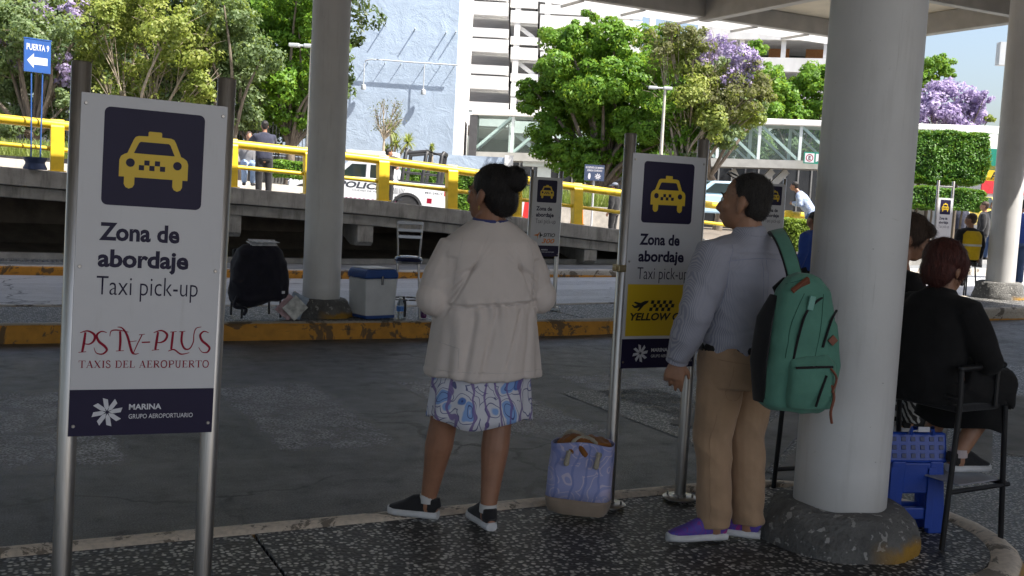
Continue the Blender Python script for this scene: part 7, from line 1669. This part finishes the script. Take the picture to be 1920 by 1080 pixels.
    link('lettering', text_mesh('lettering', 'POLICÍA', -0.95, 0.62, 0.86, 0.2, M_TXT, 0.035, 0.2, y=yy), t); link('lettering', text_mesh('lettering', 'CIUDAD DE MÉXICO', -0.5, 0.6, 0.77, 0.05, M_TXT, 0.0, y=yy), t)
    link('lettering', text_mesh('lettering', 'SSC', 0.86, 1.12, 0.6, 0.11, M_TXT, 0.035, y=yy), t); link('lettering', text_mesh('lettering', 'MX-245-Y', xr+0.55, h-0.16, 0.88, 0.06, M_TXT, 0.01, y=yy), t)
    q = MB()
    for k in range(9): q.bar((0.97-0.14+0.035*k, yy, 0.79), (0.97-0.2+0.05*k, yy, 0.98), 0.002, 0.014)
    q.build('eagle_emblem', M_TXT, t)
    q = MB()
    for k in range(14): q.prism([(-1.0+0.14*k, 0.49), (-0.93+0.14*k, 0.49), (-0.9+0.14*k, 0.55), (-0.97+0.14*k, 0.55)], yy, -ww+0.001)
    q.build('checker_strip', pm('magenta strip', (0.3, 0.06, 0.16), 0.5), t)
    MB().box(xr+0.62, xr+0.78, yy, -ww+0.001, 0.58, 0.74).build('plate_sticker', M_CRIM, t)
pickup()

# ================================================================ smaller people
def quick(label, x, y_feet, D, H, rz, topc, botc, hair=HBLK, skin=SK1, z=None, sleeve=1.0, lean=0.0, hat=None, vest=None, sit=None, group='people in the background', turn=(0, 0, 0), arms='down', toes=None):
    """background person: H tall, standing (or sitting on a seat of height sit) where photo pixel x meets distance D"""
    k = H/1.65; u_, _ = onv(x, 400, D); p_ = uvw(u_, D); zz = z if z is not None else land(p_.x, p_.y)
    off = 0.0 if sit is None else (sit - 0.80*k)
    def T(v): return (v[0]*k, v[1]*k + lean*max(0, v[2]*k-0.9), v[2]*k + (off if v[2] > 0.6 else 0))
    tor = [(0, 0, 0.80, 0.165, 0.125), (0, 0, 0.95, 0.17, 0.13), (0, 0, 1.12, 0.19, 0.135), (0, 0, 1.25, 0.19, 0.12), (0, 0, 1.33, 0.15, 0.09), (0, 0, 1.385, 0.075, 0.065)]
    tt = [(*T((a, b, c)), d*k, e*k) for a, b, c, d, e in tor]
    if arms == 'front': aL, aR = [(-0.18, 0, 1.29), (-0.23, 0.1, 1.08), (-0.1, 0.3, 1.1)], [(0.18, 0, 1.29), (0.23, 0.1, 1.08), (0.1, 0.3, 1.1)]
    elif arms == 'up': aL, aR = [(-0.18, 0, 1.29), (-0.25, 0.25, 1.2), (-0.14, 0.45, 1.32)], [(0.18, 0, 1.29), (0.24, 0.22, 1.15), (0.1, 0.42, 1.25)]
    else: aL, aR = [(-0.19, 0, 1.29), (-0.25, -0.02, 1.05), (-0.26, 0.06, 0.82)], [(0.19, 0, 1.29), (0.25, -0.02, 1.05), (0.26, 0.06, 0.82)]
    if sit is None: lL, lR = [(-0.09, 0, 0.84), (-0.1, 0.02, 0.46), (-0.1, 0, 0.085)], [(0.09, 0, 0.84), (0.11, 0.04, 0.46), (0.12, 0.03, 0.085)]
    else:
        s_ = sit/k; lL = [(-0.09, 0, 0.84), (-0.11, 0.36, 0.82), (-0.1, 0.3, max(0.085, s_-0.42))]; lR = [(0.09, 0, 0.84), (0.12, 0.36, 0.82), (0.11, 0.3, max(0.085, s_-0.42))]
    S = dict(vox=0.022, eyes=False, skin=skin, head=T((0, 0.02, 1.53)), neck=T((0, 0, 1.40)), turn=turn, hk=k, torso=[(a, b, c, d*0.85, e*0.85) for a, b, c, d, e in tt], group=group,
        armL=[T(v) for v in aL], armR=[T(v) for v in aR], legL=[T(v) for v in lL], legR=[T(v) for v in lR], toeL=(-0.1, 1), toeR=(0.2, 1),
        hair=(hair, [], 1.04), top=dict(name='jacket', mat=topc, torso=tt, grow=1.08, sleeve=(0.078*k, 0.066*k, 0.05*k), length=sleeve, wr=folds(6, 6, 5, 0.008, x*0.1)),
        pants=dict(mat=botc, hips=[(*T((0, 0, 0.76)), 0.165*k, 0.13*k), (*T((0, 0, 0.88)), 0.17*k, 0.13*k)], r=(0.1*k, 0.082*k, 0.074*k, 0.065*k), wr=folds(8, 8, 6, 0.006, x*0.2)))
    g = figure(label, (p_.x, p_.y, zz), rz, S)
    hc = Vector(S['head'])
    if hat: 
        R_ = Matrix.Rotation(rad(turn[0]), 3, 'Z'); q = MB(); q.ell(hc + Vector((0, -0.005, 0.075*k)), (0.088*k, 0.1*k, 0.07*k), 18, 10); q.tube([hc + R_ @ Vector((0, 0.06, 0.06))*k, hc + R_ @ Vector((0, 0.17, 0.05))*k], [(0.075*k, 0.012), (0.05*k, 0.008)], 12); skinned('cap', q, hat, g, 0.014, 1)
    if vest:
        q = MB(); q.tube([(a, b, c) for a, b, c, d, e in tt[:5]], [(d*1.2, e*1.22) for a, b, c, d, e in tt[:5]], 26, ex=2.4); skinned('vest', q, vest[0], g, 0.018, 1)
        a, b, c, d, e = tt[2]; zc = c-0.05*k; MB().tube([(d*1.25*math.cos(t), b+e*1.27*math.sin(t), zc) for t in [2*math.pi*i/30 for i in range(31)]], [(0.004, 0.022)]*31, 6, ref=Vector((0, 0, 1)).cross(Vector((1, 0, 0)))).build('reflective_band', vest[1], g)
    return g
AWAY = YAW - math.pi/2
DKSUIT = cloth('dark navy suit', (0.03, 0.033, 0.055)); BLKT = cloth('black cloth', (0.015, 0.015, 0.017)); JEAN = cloth('blue denim', (0.06, 0.1, 0.2)); LJEAN = cloth('light denim', (0.25, 0.34, 0.48)); BLUEJ = cloth('bright blue jacket', (0.03, 0.07, 0.3)); GREYT = cloth('grey cloth', (0.2, 0.2, 0.21))
CHECK = paisley('blue check cotton', (0.35, 0.42, 0.55), [(0.06, 0.12, 0.32), (0.1, 0.18, 0.42), (0.04, 0.06, 0.2), (0.4, 0.45, 0.55)], 16)
M_VEST = cloth('yellow safety vest', (0.62, 0.42, 0.015), 0.1, 300); M_REFL = pm('reflective tape', (0.55, 0.55, 0.52), 0.35)
quick('man in a dark suit bending forward behind the railing', 492, 356, 25.6, 1.78, AWAY+rad(20), DKSUIT, BLKT, z=1.24, arms='up', lean=0.12)
quick('seated person in light jeans facing the suited man', 462, 356, 26.4, 1.6, AWAY+rad(-160), GREYT, LJEAN, HBRN, SK2, z=1.2, sit=0.75, lean=0.1)
quick('officer in black standing beside the police pickup', 724, 386, 32.6, 1.72, AWAY+rad(-40), BLKT, BLKT, z=1.06, sleeve=0.5, turn=(-30, 0, 0), arms='front')
quick('person in a pale cap seen over the railing left of the woman\'s bun', 908, 380, 37, 1.66, AWAY+rad(90), GREYT, BLKT, z=0.72, hat=cloth('beige cap', (0.5, 0.46, 0.4)), turn=(10, 0, 0))
quick('person in dark clothes and cap left of the second sign top', 1151, 420, 29.5, 1.62, AWAY+rad(60), BLKT, BLKT, z=0.42, hat=cloth('slate cap', (0.16, 0.18, 0.22)))
quick('seated woman in a yellow safety vest near the right column', 1822, 556, 19.3, 1.62, AWAY+rad(12), BLKT, BLKT, HBRN, SK2, z=0.10, sit=0.72, vest=(M_VEST, M_REFL), turn=(40, 0, 0), group=None)
st2 = uvw(onv(1822, 400, 19.3)[0], 19.3); t = thing('stool', 'black stool under the woman in the yellow vest', 'stool', (st2.x, st2.y, 0.1))
MB().lathe([(0.02, 0.62), (0.17, 0.62), (0.18, 0.65), (0.17, 0.675), (0.02, 0.68)], n=20).build('seat', M_BLKM, t, smooth=True)
for k in range(4): a = rad(45+90*k); MB().tube([(0.2*math.cos(a), 0.2*math.sin(a), 0), (0.13*math.cos(a), 0.13*math.sin(a), 0.63)], 0.014, 8).build('leg', M_BLKM, t, smooth=True)
quick('person in a bright blue jacket half hidden behind the thick column', 1528, 520, 15.5, 1.66, AWAY+rad(40), BLUEJ, BLKT, z=gz(10)-0.2)
quick('person in blue checks bending over beyond the low hedge', 1520, 440, 27, 1.66, AWAY+rad(60), CHECK, JEAN, z=0.62, lean=0.7, arms='front')
for i, (x, D, H, tc, bc, lab) in enumerate(((1912, 21, 1.7, BLUEJ, JEAN, 'person in blue at the right edge of the picture'), (1846, 27, 1.66, BLKT, BLKT, 'dark dressed person just left of the right column'), (1862, 31, 1.7, GREYT, JEAN, 'person in grey standing behind the right column'), (1800, 33, 1.68, DKSUIT, BLKT, 'person in navy beneath the clipped hedge'), (1918, 27, 1.7, LJEAN, JEAN, 'person in light denim at the far right edge'))):
    quick(lab, x, 500, D, H, AWAY+rad(60*i), tc, bc, [HBLK, HBRN][i % 2], [SK1, SK2][i % 2], z=gz(16)+0.1+0.012*(D-20))

# ================================================================ parked taxis far right
def taxi_car(label, x, y, V, rz, col_):
    u_, z_ = onv(x, y, V); p_ = uvw(u_, V); t = thing('car', label, 'car', (p_.x, p_.y, z_), rz, 'cars beyond the hedge')
    side = [(-2.1, 0.35)] + arch(-1.35, 0.36, 0.24, 8) + arch(1.3, 0.36, 0.24, 8) + [(2.12, 0.4), (2.1, 0.85), (1.5, 0.93), (-1.25, 0.93), (-2.08, 0.82)]
    MB().prism(side, -0.82, 0.82).build('body', col_, t, bevel=0.06)
    cb = MB().prism([(-1.25, 0.932), (-0.6, 1.42), (0.7, 1.45), (1.45, 0.932)], -0.7, 0.7).build('cabin', col_, t, bevel=0.07)
    for y_ in (-0.705, 0.701): MB().prism([(-0.98, 0.97), (-0.52, 1.34), (0.62, 1.36), (1.15, 0.97)], y_, y_+0.004).build('side_window', M_WIN, cb)
    for xa, xb in ((-1.262, -0.62), (1.46, 0.72)): MB().add([(xa, -0.6, 0.96), (xa, 0.6, 0.96), (xb+(0.02 if xa > 0 else -0.02), 0.56, 1.4), (xb+(0.02 if xa > 0 else -0.02), -0.56, 1.4)], [(0, 1, 2, 3)]).build('windscreen', M_WIN, cb)
    for xx in (-1.35, 1.3):
        for yy in (-0.72, 0.72): wheel(t, xx, yy, 0.31, 0.31, 0.2)
    for yy in (-0.6, 0.6): MB().box(-2.13, -2.03, yy-0.17, yy+0.17, 0.62, 0.74).build('headlight', M_WHITEP, t, bevel=0.02); MB().box(2.05, 2.135, yy-0.15, yy+0.15, 0.66, 0.8).build('tail_light', M_RED, t, bevel=0.02)
M_TAXY = pm('taxi yellow paint', (0.7, 0.52, 0.1), 0.25, 0, 0.04, 1, coat=0.4)
taxi_car('yellow and white taxi under the clipped hedge', 1822, 432, 45, AWAY+rad(75), M_TAXY)
taxi_car('white car beside the yellow taxi under the hedge', 1862, 434, 48, AWAY+rad(80), M_CARW)
taxi_car('pale blue car roof beyond the railing left of the man', 1345, 412, 40, AWAY+rad(15), pm('pale blue car paint', (0.35, 0.5, 0.6), 0.25, 0, 0.04, 1, coat=0.4))
